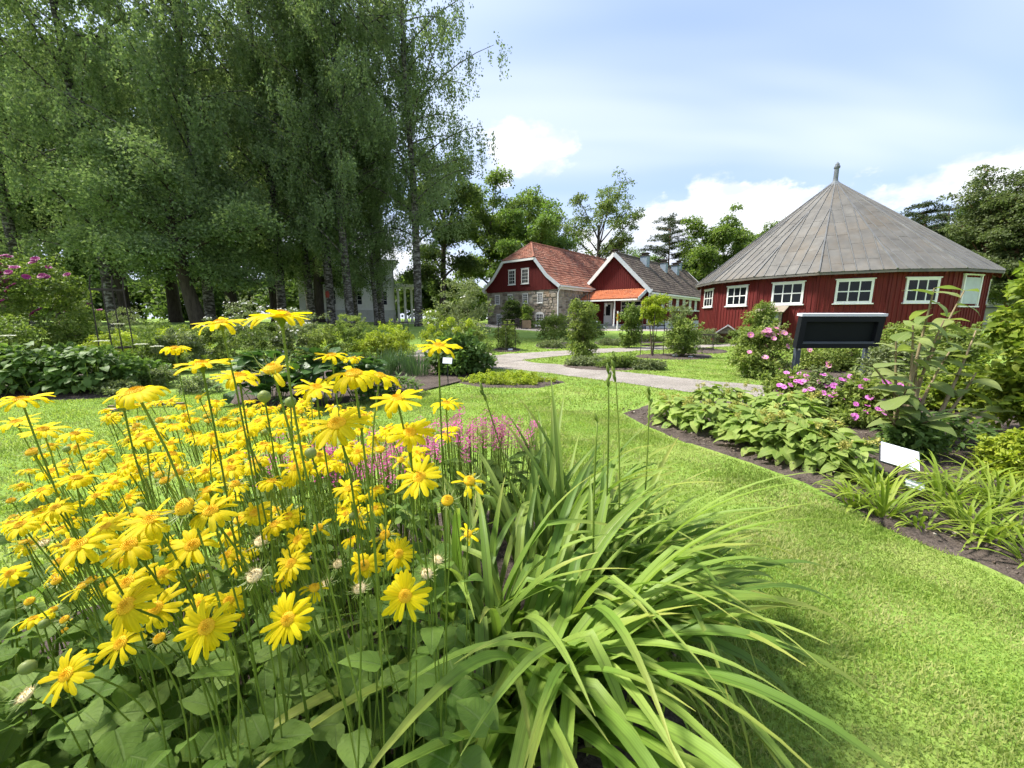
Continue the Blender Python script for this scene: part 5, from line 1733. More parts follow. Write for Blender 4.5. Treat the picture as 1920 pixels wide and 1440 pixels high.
# ---- big glossy dark plant
GLS = [leaf_mesh('leaf', 0.27, lambda t: 0.085 * (math.sin(PI * min(1, max(0, t - .12) / .88) ** .75) ** .8 if t > .13 else .07), M['l_glossy'], 8, d, .2, .035, 7 + i) for i, d in enumerate((0.3, .9, .6))]
for i, (px, py, top, hw, lab) in enumerate([(480, 762, 640, 72, 'dark glossy broad-leaved plant behind the daisy heads'), (590, 768, 636, 72, 'dark glossy broad-leaved plant in line with the tallest daisy stem'), (668, 752, 648, 48, 'dark glossy broad-leaved plant next to the fine blue-green grass')]):
    p = gnd(px, py); p.y += .3
    leafy_plant('glossy_plant', lab, 'plant', p, GLS, 130 if i < 2 else 80, hw / FPX * p.y, .45, at(px, top, p.y).z - .12, 50 + i, 'glossy dark plants in the island bed', .1, (-.3, 1.0), (.65, 1.1), nst=16, face=.4)

# ---- fine grassy plants and mounds near the path bend
BLD = None


def blade_strip(base, az, L, lift, bend, w, n=10, kink=None, fold=0.35, twist=0.0, rnd=None):
    """One strap leaf: rises at the angle lift and bends over by bend; returns vertices, faces, uvs."""
    V, F, UVs = [], [], []
    p = Vector(base); a = lift
    dirh = Vector((math.cos(az), math.sin(az), 0)); side0 = Vector((-math.sin(az), math.cos(az), 0))
    for i in range(n + 1):
        t = i / n
        if i:
            a -= bend / n * (0.35 + 1.3 * t)
            if kink and abs(t - kink[0]) < 0.5 / n:
                a -= kink[1]
            p = p + (dirh * math.cos(a) + UP * math.sin(a)) * (L / n)
        ww = w * (0.75 + 0.5 * min(1, t * 3)) * (1 - max(0, (t - .45) / .55) ** 1.7) * 0.8 + 0.0006
        nn = (UP * math.cos(a) - dirh * math.sin(a))
        tw = twist * t
        s = side0 * math.cos(tw) + nn * math.sin(tw)
        m = nn * math.cos(tw) - side0 * math.sin(tw)
        for j, sg in enumerate((-1, -.5, 0, .5, 1)):
            V.append(p + s * ww * sg + m * ww * fold * abs(sg)); UVs.append((.5 + .48 * sg, t))
    for i in range(n):
        for j in range(4):
            k = i * 5 + j
            F.append((k, k + 1, k + 6, k + 5))
    return V, F, UVs


def grass_clump(name, label, cat, p, n, L, spread, w, mat, seed, lift=(1.0, 1.5), bend=(.3, 1.0), group=None, radius=.05, each=True):
    rnd = random.Random(seed)
    root = thing(name, label, cat, p, 0, group)
    V, F, Q = [], [], []
    for k in range(n):
        az = rnd.uniform(0, 2 * PI); r = radius * math.sqrt(rnd.random())
        b = Vector((math.cos(az) * r, math.sin(az) * r, -.01))
        v, f, q = blade_strip(b, az + rnd.uniform(-.6, .6), L * rnd.uniform(.55, 1.1), rnd.uniform(*lift), rnd.uniform(*bend) * spread, w * rnd.uniform(.7, 1.2), 7, None, .3)
        if each:
            link('leaf', make_mesh('leaf', v, f, mat, True, q), root)
        else:
            o = len(V); V += v; Q += q; F += [tuple(i + o for i in ff) for ff in f]
    if not each:
        link('leaves', make_mesh('leaves', V, F, mat, True, Q), root)['kind'] = 'stuff'
    return root


for i, (px, py, lab) in enumerate([(715, 704, 'fine blue-green grassy clump beside the glossy plant'), (748, 700, 'fine blue-green grassy clump under the lime-yellow bush'), (782, 704, 'fine blue-green grassy clump by the white plant label')]):
    grass_clump('grassy_plant', lab, 'plant', gnd(px, py), 230, .62, .8, .004, M['l_iris'], 70 + i, (1.1, 1.55), (.1, .8), 'fine grassy clumps near the path bend', .26, False)
LN = [leaf_mesh('leaf', .11, lance(.018), M['l_hedge'], 5, d, .3, .02, 80 + i, 1) for i, d in enumerate((.3, .8))]
for i, (px, py, hw, hh, lab) in enumerate([(745, 742, 46, .30, 'low dark lance-leaved clump at the edge of the left lawn'), (700, 752, 36, .22, 'low lance-leaved clump before the glossy plant')]):
    p = gnd(px, py); p.y += .1
    leafy_plant('low_plant', lab, 'plant', p, LN, 260, hw / FPX * p.y, .32, hh, 90 + i, None, .1, (-.3, .9), (.7, 1.2), nst=12)
shrub('silver_plant', 'low silvery mound at the corner of the left lawn', 'plant', 232, 740, 712, 42, M['l_grey'], 26, 90, .035, .08, 95, .5, stems=0)
shrub('silver_plant', 'low green mound filling the corner before the glossy plants', 'plant', 375, 735, 700, 42, M['l_grey'], 30, 90, .035, .09, 194, .6, stems=0)
shrub('silver_plant', 'low silvery mound behind the plank on the lawn', 'plant', 300, 726, 690, 40, M['l_grey'], 26, 90, .035, .09, 96, .5, stems=0)
shrub('ground_cover', 'flat bright lime ground cover in the small square bed', 'ground cover', 955, 716, 700, 92, M['l_lime'], 150, 90, .035, .075, 97, .5, stems=0, z0=.0)
shrub('leafy_bush', 'dark large-leaved bush at the path bend', 'bush', 868, 702, 630, 58, M['l_hedge'], 60, 70, .12, .2, 98, .7)
shrub('leafy_bush', 'yellow-green bush above the path bend', 'bush', 890, 690, 596, 42, M['l_roselight'], 50, 90, .06, .2, 99, .8)
shrub('rose_bush', 'tall loose bush with a few white roses before the stone house', 'rose', 868, 652, 524, 55, M['l_grey'], 70, 100, .08, .28, 100, .8, 'white', 10, stems=10)
shrub('rose_bush', 'low white-dotted rose beneath the lone birch', 'rose', 820, 655, 578, 40, M['l_roselight'], 40, 80, .07, .25, 101, .8, 'white', 14)


def umbel_plant():
    p = gnd(835, 700)
    root = thing('angelica', 'angelica with round lime-green flower heads behind the lone daisy', 'plant', p)
    rnd = random.Random(5); rs = np.random.RandomState(5)
    for k, (px, py) in enumerate([(808, 616), (832, 611), (797, 628), (845, 602), (856, 620), (880, 606), (822, 629)]):
        q = at(px, py, p.y + rnd.uniform(-.3, .3)) - p
        b = Vector((q.x * .3, q.y * .3, 0))
        MB().tube([b, b.lerp(q, .6) + Vector((rnd.uniform(-.05, .05), 0, 0)), q], [.012, .01, .006], 6, False).build('stem', M['stem'], root)
        P = unit(rs.normal(0, 1, (220, 3))) * (0.10 * rs.rand(220) ** .3)[:, None] + np.array(q)
        V, F = leaf_cloud(P, rs.normal(0, 1, (220, 3)), rs.normal(0, 1, (220, 3)), np.full(220, .035), np.full(220, .03))
        link('flower_head', make_mesh('flower_head', V, F, M['l_lime']), root)


umbel_plant()
for k, (px, py, Y, lab) in enumerate([(15, 630, 6.3, 'flat white flower head above the dark leafy plants at the edge'), (190, 640, 6.2, 'flat white flower head nearest the trellis foot'), (220, 608, 7.2, 'flat white flower head in front of the trellis'), (265, 646, 6.4, 'flat white flower head above the lawn corner'), (295, 650, 6.6, 'outermost of the flat white flower heads')]):
    q = at(px, py, Y); b = Vector((q.x + .04, q.y + .05, 0))
    root = thing('umbel_flower', lab, 'flower', b, 0, 'flat white flower heads in the left border')
    MB().tube([Vector((0, 0, 0)), (q - b) * .6 + Vector((.01, 0, 0)), q - b], [.006, .005, .003], 5, False).build('stem', M['stem'], root)
    rs = np.random.RandomState(k); n = 160
    a = rs.uniform(0, 6.3, n); r = .09 * np.sqrt(rs.rand(n))
    P = np.stack([np.cos(a) * r, np.sin(a) * r, .012 * np.cos(r * 14) + rs.normal(0, .003, n)], 1) + np.array(q - b)
    V, F = leaf_cloud(P, rs.normal(0, 1, (n, 3)) * np.array([1, 1, .2]), np.tile([0, 0, 1.0], (n, 1)), np.full(n, .016), np.full(n, .014))
    link('flower_head', make_mesh('flower_head', V, F, M['whiteflower']), root)

# ---- roses and low beds on the far lawn
shrub('rose_bush', 'rounded rose bush before the corner of the stone house', 'rose', 1037, 637, 588, 36, M['l_roselight'], 60, 110, .09, .34, 110, .8, stems=12)
shrub('rose_bush', 'rose with white blooms at the verandah steps', 'rose', 1110, 632, 598, 22, M['l_rose'], 40, 80, .09, .3, 111, .8, 'white', 14, fs=1.6)
shrub('climbing_rose', 'tall bushy rose on a frame in the long island bed', 'rose', 1090, 672, 562, 26, M['l_roselight'], 90, 100, .07, .17, 112, .9, stems=14, dome=False)
shrub('climbing_rose', 'slim rose in front of the verandah window', 'rose', 1181, 652, 570, 17, M['l_rose'], 60, 80, .09, .2, 113, .9, dome=False)
shrub('climbing_rose', 'light green climbing rose spreading above its iron obelisk', 'rose', 1224, 667, 552, 22, M['l_lime'], 44, 80, .075, .16, 114, .9, z0=.55, dome=False)
shrub('rose_bush', 'bushy rose with plant labels at its foot', 'rose', 1276, 669, 598, 30, M['l_roselight'], 70, 90, .07, .18, 115, .9, stems=12)
shrub('rose_bush', 'grey-green rose top rising behind the bushy rose', 'rose', 1268, 655, 572, 18, M['l_grey'], 40, 70, .08, .18, 116, .9, dome=False)
shrub('rose_bush', 'grey-green low roses left of the wooden hut', 'rose', 1320, 645, 617, 30, M['l_grey'], 40, 80, .07, .2, 117, .8)
shrub('iron_bush', 'bush inside the rusty frame beside the path bend', 'bush', 950, 655, 606, 22, M['l_roselight'], 40, 80, .07, .18, 118, .9)
g = 'low rose beds on the far lawn'
for i, (px, py, top, hw, dp, m, lab) in enumerate([(1100, 686, 667, 46, .35, 'l_grey', 'low roses at the foot of the tall bushy rose'), (1165, 690, 668, 48, .3, 'l_rose', 'low roses along the middle of the island bed'), (1215, 692, 675, 32, .3, 'l_grey', 'low roses at the end of the island bed'),
                                                   (1040, 652, 637, 36, .5, 'l_grey', 'low grey roses under the rounded bush'), (1155, 647, 633, 40, .5, 'l_grey', 'low grey roses before the verandah'), (1215, 641, 628, 40, .5, 'l_rose', 'low roses along the wing of the red house')]):
    shrub('low_roses', lab, 'roses', px, py, top, hw, M[m], 80, 60, .05, .11, 120 + i, dp, 'pink' if i in (1,) else None, 0, g, 0, z0=.05)
shrub('climbing_plant', 'climber growing up the barn wall beside the display shelter', 'climber', 1424, 632, 565, 24, M['l_roselight'], 60, 90, .09, .24, 130, .5, dome=False, sizey=16.6)
shrub('wall_shrub', 'reddish low shrub along the barn wall', 'shrub', 1395, 634, 617, 30, M['l_rose'], 30, 70, .08, .2, 131, .4, sizey=17.8)
shrub('wall_bush', 'dark bush trained as a dome against the stone house', 'bush', 958, 612, 562, 20, M['l_dark'], 60, 90, .14, .42, 132, .5, sizey=36.0)
shrub('wall_bush', 'narrower green bush against the stone house', 'bush', 988, 610, 571, 13, M['l_mid'], 40, 90, .14, .32, 133, .6, sizey=35.4)

# ---- right-hand border
shrub('rose_bush', 'rose bush with open pink flowers beside the dark board', 'rose', 1424, 706, 608, 50, M['l_roselight'], 90, 110, .062, .17, 140, .8, 'pink', 26, fs=1.05, stems=10)
shrub('rose_bush', 'rose bush behind the dark board, going over', 'rose', 1562, 694, 632, 82, M['l_roselight'], 80, 110, .065, .18, 141, .5, 'pink', 6, stems=8, fs=1.2)
shrub('garden_shrub', 'soft green shrub behind the board\'s far post', 'shrub', 1690, 680, 604, 48, M['l_roselight'], 60, 110, .075, .2, 142, .8)
shrub('garden_shrub', 'pale green shrub filling the gap between board and tall shrub', 'shrub', 1668, 735, 645, 60, M['l_grey'], 60, 110, .06, .18, 143, .6)
shrub('garden_shrub', 'lime shrub behind the tall felted shrub', 'shrub', 1790, 770, 680, 65, M['l_climb'], 50, 110, .07, .2, 144, .6)
shrub('garden_shrub', 'green shrub farther back under the barn hatch', 'shrub', 1790, 690, 612, 70, M['l_roselight'], 60, 110, .08, .25, 145, .6)
g = 'pink cranesbill clumps beside the path'
for i, (px, py, top, hw, lab) in enumerate([(1492, 754, 700, 54, 'pink cranesbill clump at the path edge'), (1562, 778, 702, 70, 'pink cranesbill clump in front of the dark board'), (1634, 800, 706, 60, 'pink cranesbill clump next to the tall felted shrub')]):
    shrub('cranesbill', lab, 'flower', px, py, top, hw, M['l_roselight'] if i != 1 else M['l_grey'], 50, 130, .055, .13, 150 + i, .7, 'orchid', 48, g, 6, .82)
P2 = [leaf_mesh('leaf', .22, heart(.056), M['l_phlomis'], 8, d, .22, .025, 160 + i) for i, d in enumerate((.35, .9, .6, 1.2))]
g = 'broad sage-green plants along the lawn edge'
for i, (px, py, hw, hh, n, lab) in enumerate([(1262, 795, 42, .30, 150, 'broad-leaved sage-green plant nearest the path corner'), (1335, 812, 60, .34, 240, 'broad-leaved sage-green plant second along the lawn edge'), (1420, 838, 68, .37, 270, 'broad-leaved sage-green plant in the middle of the edging'), (1500, 868, 72, .38, 270, 'broad-leaved sage-green plant with yellow buds toward the labels'), (1556, 886, 54, .33, 200, 'broad-leaved sage-green plant next to the white labels'), (1350, 775, 70, .35, 190, 'broad-leaved sage-green plant behind the edging near the path'), (1470, 795, 80, .38, 220, 'broad-leaved sage-green plant below the pink cranesbill')]):
    p = gnd(px, py)
    d = Vector((.35, .6, 0)); p = p + d * (.17 if i in (3, 4) else .10)
    r = leafy_plant('sage_plant', lab, 'plant', p, P2, n, hw / FPX * p.y, .36, hh, 170 + i, g, .08, (-.35, .45), (.48, .85), nst=12, face=.4)
    rnd = random.Random(i)
    rs = np.random.RandomState(i)
    for k in range(9):
        q = np.array([rnd.uniform(-1, 1) * hw / FPX * p.y * .8, rnd.uniform(-.3, .2), hh * rnd.uniform(.75, 1.05)])
        P_ = q + rs.normal(0, .016, (40, 3))
        V, F = leaf_cloud(P_, rs.normal(0, 1, (40, 3)), rs.normal(0, 1, (40, 3)), np.full(40, .02), np.full(40, .016))
        link('bud_cluster', make_mesh('bud_cluster', V, F, M['budyellow']), r)

# ---- tall felted shrub with woody stems
def tall_shrub():
    p = gnd(1705, 850)
    p.y += .25; p.x += .25
    root = thing('felted_shrub', 'tall open shrub with thick bare stems and big felted leaves', 'shrub', p)
    rnd = random.Random(12)
    LM = [leaf_mesh('leaf', .24, ovate(.068), M['l_shrub'], 8, d, .22, .02, 180 + i) for i, d in enumerate((.3, .7, 1.1))]
    D = p.y
    # stem tips surveyed in the photograph: (px, py, offset in depth, leaves)
    tips = [(1752, 540, .0, 9), (1808, 545, .25, 8), (1712, 610, -.1, 7), (1640, 690, -.35, 6), (1700, 730, -.45, 9), (1780, 660, .3, 8), (1830, 700, .1, 7), (1660, 770, -.5, 6), (1740, 790, -.5, 7), (1800, 780, -.2, 7), (1850, 770, .2, 6), (1722, 660, .1, 7), (1770, 600, .1, 6), (1680, 640, .1, 5), (1830, 620, .4, 6)]
    for px, py, dd, nl in tips:
        q = at(px, py, D + dd) - p
        a = rnd.uniform(0, 6.3)
        b = Vector((math.cos(a) * .12, math.sin(a) * .08, -.02))
        m1 = b.lerp(q, .45) + Vector((rnd.uniform(-.08, .08), rnd.uniform(-.06, .06), q.z * .06))
        pts = bezier(b, m1, q, 7)
        MB().tube(pts, [.022, .020, .018, .015, .012, .010, .008, .006], 7, False).build('stem', M['stalk'], root, True)
        for k in range(nl):
            t = 1 - (k / nl) * .38
            f = t * 7; i = min(6, int(f)); w = pts[i].lerp(pts[i + 1], f - i)
            az = k * 2.4 + rnd.uniform(-.5, .5)
            leaf_at(LM[k % 3], root, w, az, rnd.uniform(-.35, .45) + (.35 if k < 2 else 0), rnd.uniform(.65, 1.15), rnd.uniform(-.3, .3))
        for k in range(3):
            w = pts[rnd.randrange(3, 7)]
            MB().tube([w, w + Vector((rnd.uniform(-.08, .08), rnd.uniform(-.08, .08), rnd.uniform(.02, .08)))], [.004, .002], 4, False).build('twig', M['stalk'], root)


tall_shrub()


# ---- climber on the post at the right edge
def climber():
    p = Vector((5.42, 3.75, 0.0))
    root = thing('climber', 'dense leafy climber with bright new tips at the right edge', 'climber', p)
    rnd = random.Random(14); rs = np.random.RandomState(14)
    MB().tube([(0, 0, -.02), (0.02, 0, .9), (0, .03, 1.75)], [.05, .045, .03], 8).build('support_post', M['weathered'], root)
    C = []
    for k in range(80):
        z = rs.uniform(.15, 1.78); r = .42 * (1 - .35 * max(0, (z - 1.1) / .7))
        a = rs.uniform(0, 6.3)
        C.append((math.cos(a) * r * rs.rand() ** .4, math.sin(a) * r * rs.rand() ** .4, z, .15))
    V, F = clump_leaves(rs, np.array(C), 110, .085)
    link('inner_leaves', make_mesh('inner_leaves', V, F, M['l_climb']), root)['kind'] = 'stuff'
    LM = [leaf_mesh('leaf', .08, heart(.030), M['l_climb'], 6, d, .2, .02, 190 + i) for i, d in enumerate((.4, .9))]
    for k in range(300):
        z = rnd.uniform(.1, 1.86); a = rnd.uniform(-PI * 1.2, PI * .2)
        r = (.50 + rnd.uniform(-.05, .08)) * (1 - .55 * max(0, (z - 1.2) / .7) ** 1.5) * (1 + .12 * math.sin(z * 9) + .1 * math.sin(a * 4 + z * 5))
        q = Vector((math.cos(a) * r, math.sin(a) * r, z))
        leaf_at(LM[k % 2], root, q, a + rnd.uniform(-.7, .7), rnd.uniform(-.9, .2), rnd.uniform(.7, 1.25), rnd.uniform(-.4, .4))


climber()

# ---- low plants at the right
PE = [leaf_mesh('leaf', .10, lance(.019), M['l_hedge'], 5, d, .3, .02, 200 + i, 1) for i, d in enumerate((.3, .8))]
leafy_plant('peony', 'dark peony foliage under the tall felted shrub', 'plant', gnd(1790, 868) + Vector((.15, .3, 0)), PE, 280, .48, .38, .38, 210, None, .1, (-.4, .7), (.7, 1.25), nst=12)
shrub('spurge', 'yellow-tipped spurge at the right edge below the climber', 'plant', 1905, 895, 806, 52, M['l_lime'], 40, 110, .04, .11, 211, .8)
shrub('garden_shrub', 'dark low shrub behind the labels under the felted shrub', 'shrub', 1700, 858, 790, 40, M['l_hedge'], 30, 80, .06, .12, 212, .7)

g = 'grassy daylily tufts in the right border'
tl = [(1600, 945, 'small grassy tuft at the end of the sage-green edging'), (1640, 925, 'grassy tuft below the larger white label'), (1655, 965, 'grassy tuft at the soil edge under the larger label'), (1725, 990, 'bright grassy tuft in front of the small white label'), (1690, 915, 'grassy tuft behind the small white label'), (1745, 905, 'grassy tuft beyond the small white label'), (1790, 925, 'grassy tuft in the middle of the right border'), (1810, 985, 'large grassy tuft near the soil edge'), (1850, 905, 'grassy tuft in front of the spurge'), (1865, 955, 'large grassy tuft toward the right edge'), (1905, 935, 'grassy tuft at the right edge below the spurge'), (1905, 1010, 'grassy tuft lowest at the right edge'), (1850, 1015, 'grassy tuft over the bare soil near the lawn'), (1770, 945, 'grassy tuft between the small label and the large tuft'), (1945, 1065, 'grassy tuft just leaving the picture at the right')]
for i, (px, py, lab) in enumerate(tl):
    big = 'large' in lab
    grass_clump('grassy_tuft', lab, 'plant', gnd(px, py), 46 if big else 20 if 'label' in lab else 34, (.40 if big else .24 if 'label' in lab else .30), 1.25, .0075, M['l_tuft'], 220 + i, (.75, 1.45), (.5, 1.5), g, .05)

# ---------------------------------------------------------------- foreground: daylilies
FB = Vector((0, 0, 0.02))


def daylily(label, base, n, Lr, azr, seed, wr=(.012, .020), kinks=.25, liftr=(.75, 1.45), bendr=(.6, 1.7), rad=.16, special=()):
    rnd = random.Random(seed)
    root = thing('daylily_clump', label, 'daylily', base, 0, 'arching daylily clumps in the near bed')
    jobs = []
    for k in range(n):
        az = rnd.uniform(*azr); r = rad * math.sqrt(rnd.random()); ba = rnd.uniform(0, 6.3)
        b = Vector((math.cos(ba) * r, math.sin(ba) * r, -.01))
        kink = (rnd.uniform(.5, .75), rnd.uniform(.7, 1.5)) if rnd.random() < kinks else None
        jobs.append((b, az, rnd.uniform(*Lr), rnd.uniform(*liftr), rnd.uniform(*bendr), rnd.uniform(*wr), kink, rnd.uniform(-.5, .5)))
    jobs += list(special)
    for b, az, L, lift, bend, w, kink, tw in jobs:
        v, f, q = blade_strip(b, az, L, lift, bend, w, 16, kink, .38, tw)
        link('leaf', make_mesh('leaf', v, f, M['l_lily'], True, q), root)
    return root


rad = R
daylily('nearest daylily clump, its broad blades arching over the lawn', Vector((.10, 1.02, 0)), 140, (.58, 1.0), (-2.5, 1.2), 301, (.0125, .021), .28, (.85, 1.45), (.9, 2.3), .18,
        [(Vector((.05, .0, 0)), rad(-22), 1.0, 1.2, 1.9, .019, None, .1), (Vector((.08, -.05, 0)), rad(-40), 1.02, 1.25, 2.0, .019, None, -.1), (Vector((.02, -.06, 0)), rad(-70), .9, 1.25, 2.1, .020, None, .0),
         (Vector((-.08, -.1, 0)), rad(-105), .85, 1.35, 2.4, .018, None, .1), (Vector((.1, .05, 0)), rad(-8), 1.0, 1.1, 1.7, .017, None, .1), (Vector((-.15, -.1, 0)), rad(-130), .85, 1.4, 2.6, .018, None, -.1), (Vector((.05, -.1, 0)), rad(-55), 1.0, 1.2, 2.1, .020, None, .1)])
daylily('daylily clump leaning out over the lawn edge', Vector((.34, 1.28, 0)), 115, (.58, 1.0), (-1.5, 1.4), 302, (.011, .018), .2, (.8, 1.42), (.8, 2.0), .18)
daylily('farthest daylily clump beside the pink spikes', Vector((.20, 1.62, 0)), 90, (.65, 1.0), (-1.2, 2.6), 303, (.011, .017), .2, (.9, 1.5), (.5, 1.7), .17)
daylily('daylily clump among the daisy stems', Vector((-.10, 1.25, 0)), 60, (.6, .9), (-2.4, 3.2), 304, (.011, .018), .3, (.95, 1.5), (.5, 1.8), .14)


def bud_stalk(label, base, tip, seed, buds=3):
    rnd = random.Random(seed)
    root = thing('daylily_stalk', label, 'stalk', base, 0, 'daylily bud stalks')
    q = tip - base
    m1 = q * .55 + Vector((rnd.uniform(-.05, .05), rnd.uniform(-.05, .05), .05))
    pts = bezier(Vector((0, 0, 0)), m1, q, 8)
    MB().tube(pts, [.0042, .004, .0038, .0036, .0034, .0033, .0031, .003, .0027], 6).build('stem', M['stem'], root, True)
    for k in range(buds):
        d = (pts[-1] - pts[-2]).normalized() + Vector((rnd.uniform(-.5, .5), rnd.uniform(-.5, .5), rnd.uniform(0, .4)))
        d.normalize()
        c = pts[-1] - (pts[-1] - pts[-2]) * (k * .25)
        bm_ = MB().tube([c, c + d * .012, c + d * .026, c + d * .036], [.003, .0062, .0058, .001], 6)
        bm_.build('bud', M['stem'], root, True)


for k, (px, py, Y, bx, by, lab) in enumerate([(1141, 700, 1.45, .36, 1.36, 'tallest daylily bud stalk, standing against the gravel path'), (1152, 690, 1.5, .42, 1.4, 'daylily bud stalk just beside the tallest one'), (1218, 740, 1.5, .5, 1.36, 'slanting daylily bud stalk over the lawn'), (905, 732, 1.55, .1, 1.62, 'thin crooked bud stalk above the pink spikes'), (1120, 790, 1.2, .3, 1.2, 'short bud stalk inside the daylily blades')]):
    bud_stalk(lab, Vector((bx, by, 0)), at(px, py, Y), 310 + k, 3 if k < 4 else 1)


def pod():
    q = at(1252, 1285, .80)
    b = Vector((q.x - .03, .80, 0))
    root = thing('tulip_pod', 'pale tulip seed pod on a stalk under the daylily blades', 'seed pod', b)
    d = q - b
    MB().tube([Vector((0, 0, 0)), d * .5, d], [.004, .004, .0035], 6).build('stem', M['stem'], root)
    MB().lathe([(.003, 0), (.007, .008), (.0075, .02), (.005, .03), (.009, .034), (.006, .04)], 6).xf(Matrix.Translation(d) @ Matrix.Rotation(.35, 4, 'Y')).build('pod', M['sepal'], root, True)


pod()


# ---- pink flower spikes behind the daylilies
def pink_spikes():
    g = 'patches of pink flower spikes behind the near bed'
    sp = MB()
    rnd = random.Random(9)
    for k in range(26):
        z = rnd.random(); a = rnd.uniform(0, 6.3)
        r = .0105 * math.sin(PI * min(1, .25 + z * .72)) + .002
        c = Vector((math.cos(a) * r, math.sin(a) * r, .055 * z))
        o = Vector((math.cos(a), math.sin(a), .5)).normalized() * .009
        s = Vector((-math.sin(a), math.cos(a), 0)) * .0042
        sp.add([c, c + o * .6 + s, c + o, c + o * .6 - s], [(0, 1, 2), (0, 2, 3)])
    spm = sp.mesh('flower_spike', M['spike'])
    LM = [leaf_mesh('leaf', .12, ovate(.026), M['l_daisy'], 5, d, .2, .02, 400 + i, 1) for i, d in enumerate((.5, 1.0))]
    for i, (x, y, rx, ry, n, lab) in enumerate([(-.20, 2.0, .34, .22, 150, 'pink flower spikes right behind the daylily clump'), (-.60, 1.66, .28, .22, 130, 'pink flower spikes showing between the daisy heads'), (-.95, 1.62, .22, .2, 60, 'farther pink flower spikes among the daisies')]):
        root = thing('pink_spike_plant', lab, 'flower', (x, y, 0), 0, g)
        st = MB()
        for k in range(n):
            a = rnd.uniform(0, 6.3); f = math.sqrt(rnd.random())
            q = Vector((math.cos(a) * rx * f, math.sin(a) * ry * f, rnd.uniform(.50, .64)))
            st.tube([Vector((q.x * .8, q.y * .8, 0)), q], [.0022, .0016], 4, False)
            mt = Matrix.Translation(q) @ Euler((rnd.uniform(-.25, .25), rnd.uniform(-.25, .25), rnd.uniform(0, 6))).to_matrix().to_4x4() @ Matrix.Scale(rnd.uniform(.8, 1.3), 4)
            link('flower_spike', spm, root, mat=mt)
        st.build('stems', M['stem'], root)['kind'] = 'stuff'
        for k in range(60):
            a = rnd.uniform(0, 6.3); f = math.sqrt(rnd.random())
            leaf_at(LM[k % 2], root, Vector((math.cos(a) * rx * f, math.sin(a) * ry * f, rnd.uniform(.15, .5))), rnd.uniform(0, 6.3), rnd.uniform(-.3, .7), rnd.uniform(.8, 1.3))


pink_spikes()


# ---------------------------------------------------------------- foreground: yellow daisies
def petal_mesh(L, w, curl, rise, seed, notch=True):
    """One ray petal: base at the disc's rim, pointing +X; grooved, its tip curling down."""
    V, F, Q = [], [], []
    n = 7
    x, z, a = 0.0075, 0.001, rise
    for i in range(n + 1):
        t = i / n
        if i:
            a -= curl / n * (0.3 + 1.4 * t)
            x += math.cos(a) * L / n; z += math.sin(a) * L / n
        ww = w * (0.55 + 0.45 * min(1, t * 2.5)) * (1 if t < .86 else max(.0, 1 - ((t - .86) / .14) ** 2 * .45))
        for j, s in enumerate((-1, -.5, 0, .5, 1)):
            dz = (-.10 * ww if j in (0, 4) else .10 * ww if j in (1, 3) else -.05 * ww)
            back = (.0016 if j in (1, 3) else 0) if (i == n and notch) else 0
            V.append((x - (abs(s) ** 3) * .001 + back * .5, s * ww, z + dz)); Q.append((.5 + .49 * s, t))
    for i in range(n):
        for j in range(4):
            k = i * 5 + j
            F.append((k, k + 1, k + 6, k + 5))
    return V, F, Q


PET = []
for i, (L, w, c, r) in enumerate([(.026, .0037, .35, .18), (.027, .0035, .8, .22), (.025, .0036, 1.5, .25), (.027, .0033, .2, .10), (.023, .0032, 2.8, .30), (.025, .0038, 1.1, .05)]):
    V, F, Q = petal_mesh(L, w, c, r, i)
    PET.append((V, F, Q, make_mesh('petal', V, F, M['petal'], True, Q)))


def disc_mesh(r, h, fuzz=False, seed=1):
    mb = MB()
    mb.lathe([(r * .5, -.004), (r * .95, -.001), (r, .001), (r * .9, h * .55), (r * .55, h * .92), (.001, h)], 14)
    if not fuzz:
        for k in range(110):
            f = math.sqrt((k + .5) / 110); a = k * 2.39996
            c = Vector((math.cos(a) * r * .98 * f, math.sin(a) * r * .98 * f, h * (1 - f ** 2.4) + .0002))
            s = .00075; u = Vector((c.x * .6, c.y * .6, .008)).normalized()
            t1 = u.orthogonal().normalized(); t2 = u.cross(t1)
            mb.add([c + t1 * s, c + t2 * s, c - t1 * s, c - t2 * s, c + u * .0022], [(0, 1, 4), (1, 2, 4), (2, 3, 4), (3, 0, 4)])
    else:
        rnd = random.Random(seed)
        for k in range(120):
            f = math.sqrt(rnd.random()); a = rnd.uniform(0, 6.3)
            c = Vector((math.cos(a) * r * f, math.sin(a) * r * f, h * (1 - f ** 2.4)))
            u = Vector((c.x * 1.3 + rnd.uniform(-.003, .003), c.y * 1.3 + rnd.uniform(-.003, .003), .007)).normalized()
            t1 = u.orthogonal().normalized() * .0005
            mb.add([c + t1, c - t1, c + u * rnd.uniform(.004, .0075)], [(0, 1, 2)])
    return mb


DISC = disc_mesh(.0095, .0045).mesh('disc', M['disc'])
DISCB = disc_mesh(.0105, .0075).mesh('disc', M['disc'])
FUZZ = disc_mesh(.011, .006, True, 3).mesh('disc', M['fuzz'])
gs = MB()
for k in range(20):
    a = 2 * PI * k / 20 + .1 * (k % 3)
    ca, sa = math.cos(a), math.sin(a); L = .015 + .003 * (k % 4); ri = (.35, .1, .55)[k % 3]
    t1 = Vector((-sa, ca, 0)) * .0009; b = Vector((ca * .009, sa * .009, -.001))
    m = b + Vector((ca, sa, ri)) * L * .6
    gs.add([b + t1, b - t1, m - t1 * .7, m + t1 * .7, b + Vector((ca, sa, ri + .5)) * L], [(0, 1, 2, 3), (3, 2, 4)])
SEPALS = gs.mesh('sepals', M['sepal'])
BUD = MB().lathe([(.002, -.003), (.0085, .002), (.010, .008), (.0085, .014), (.003, .018)], 10).mesh('bud', M['sepal'], True)


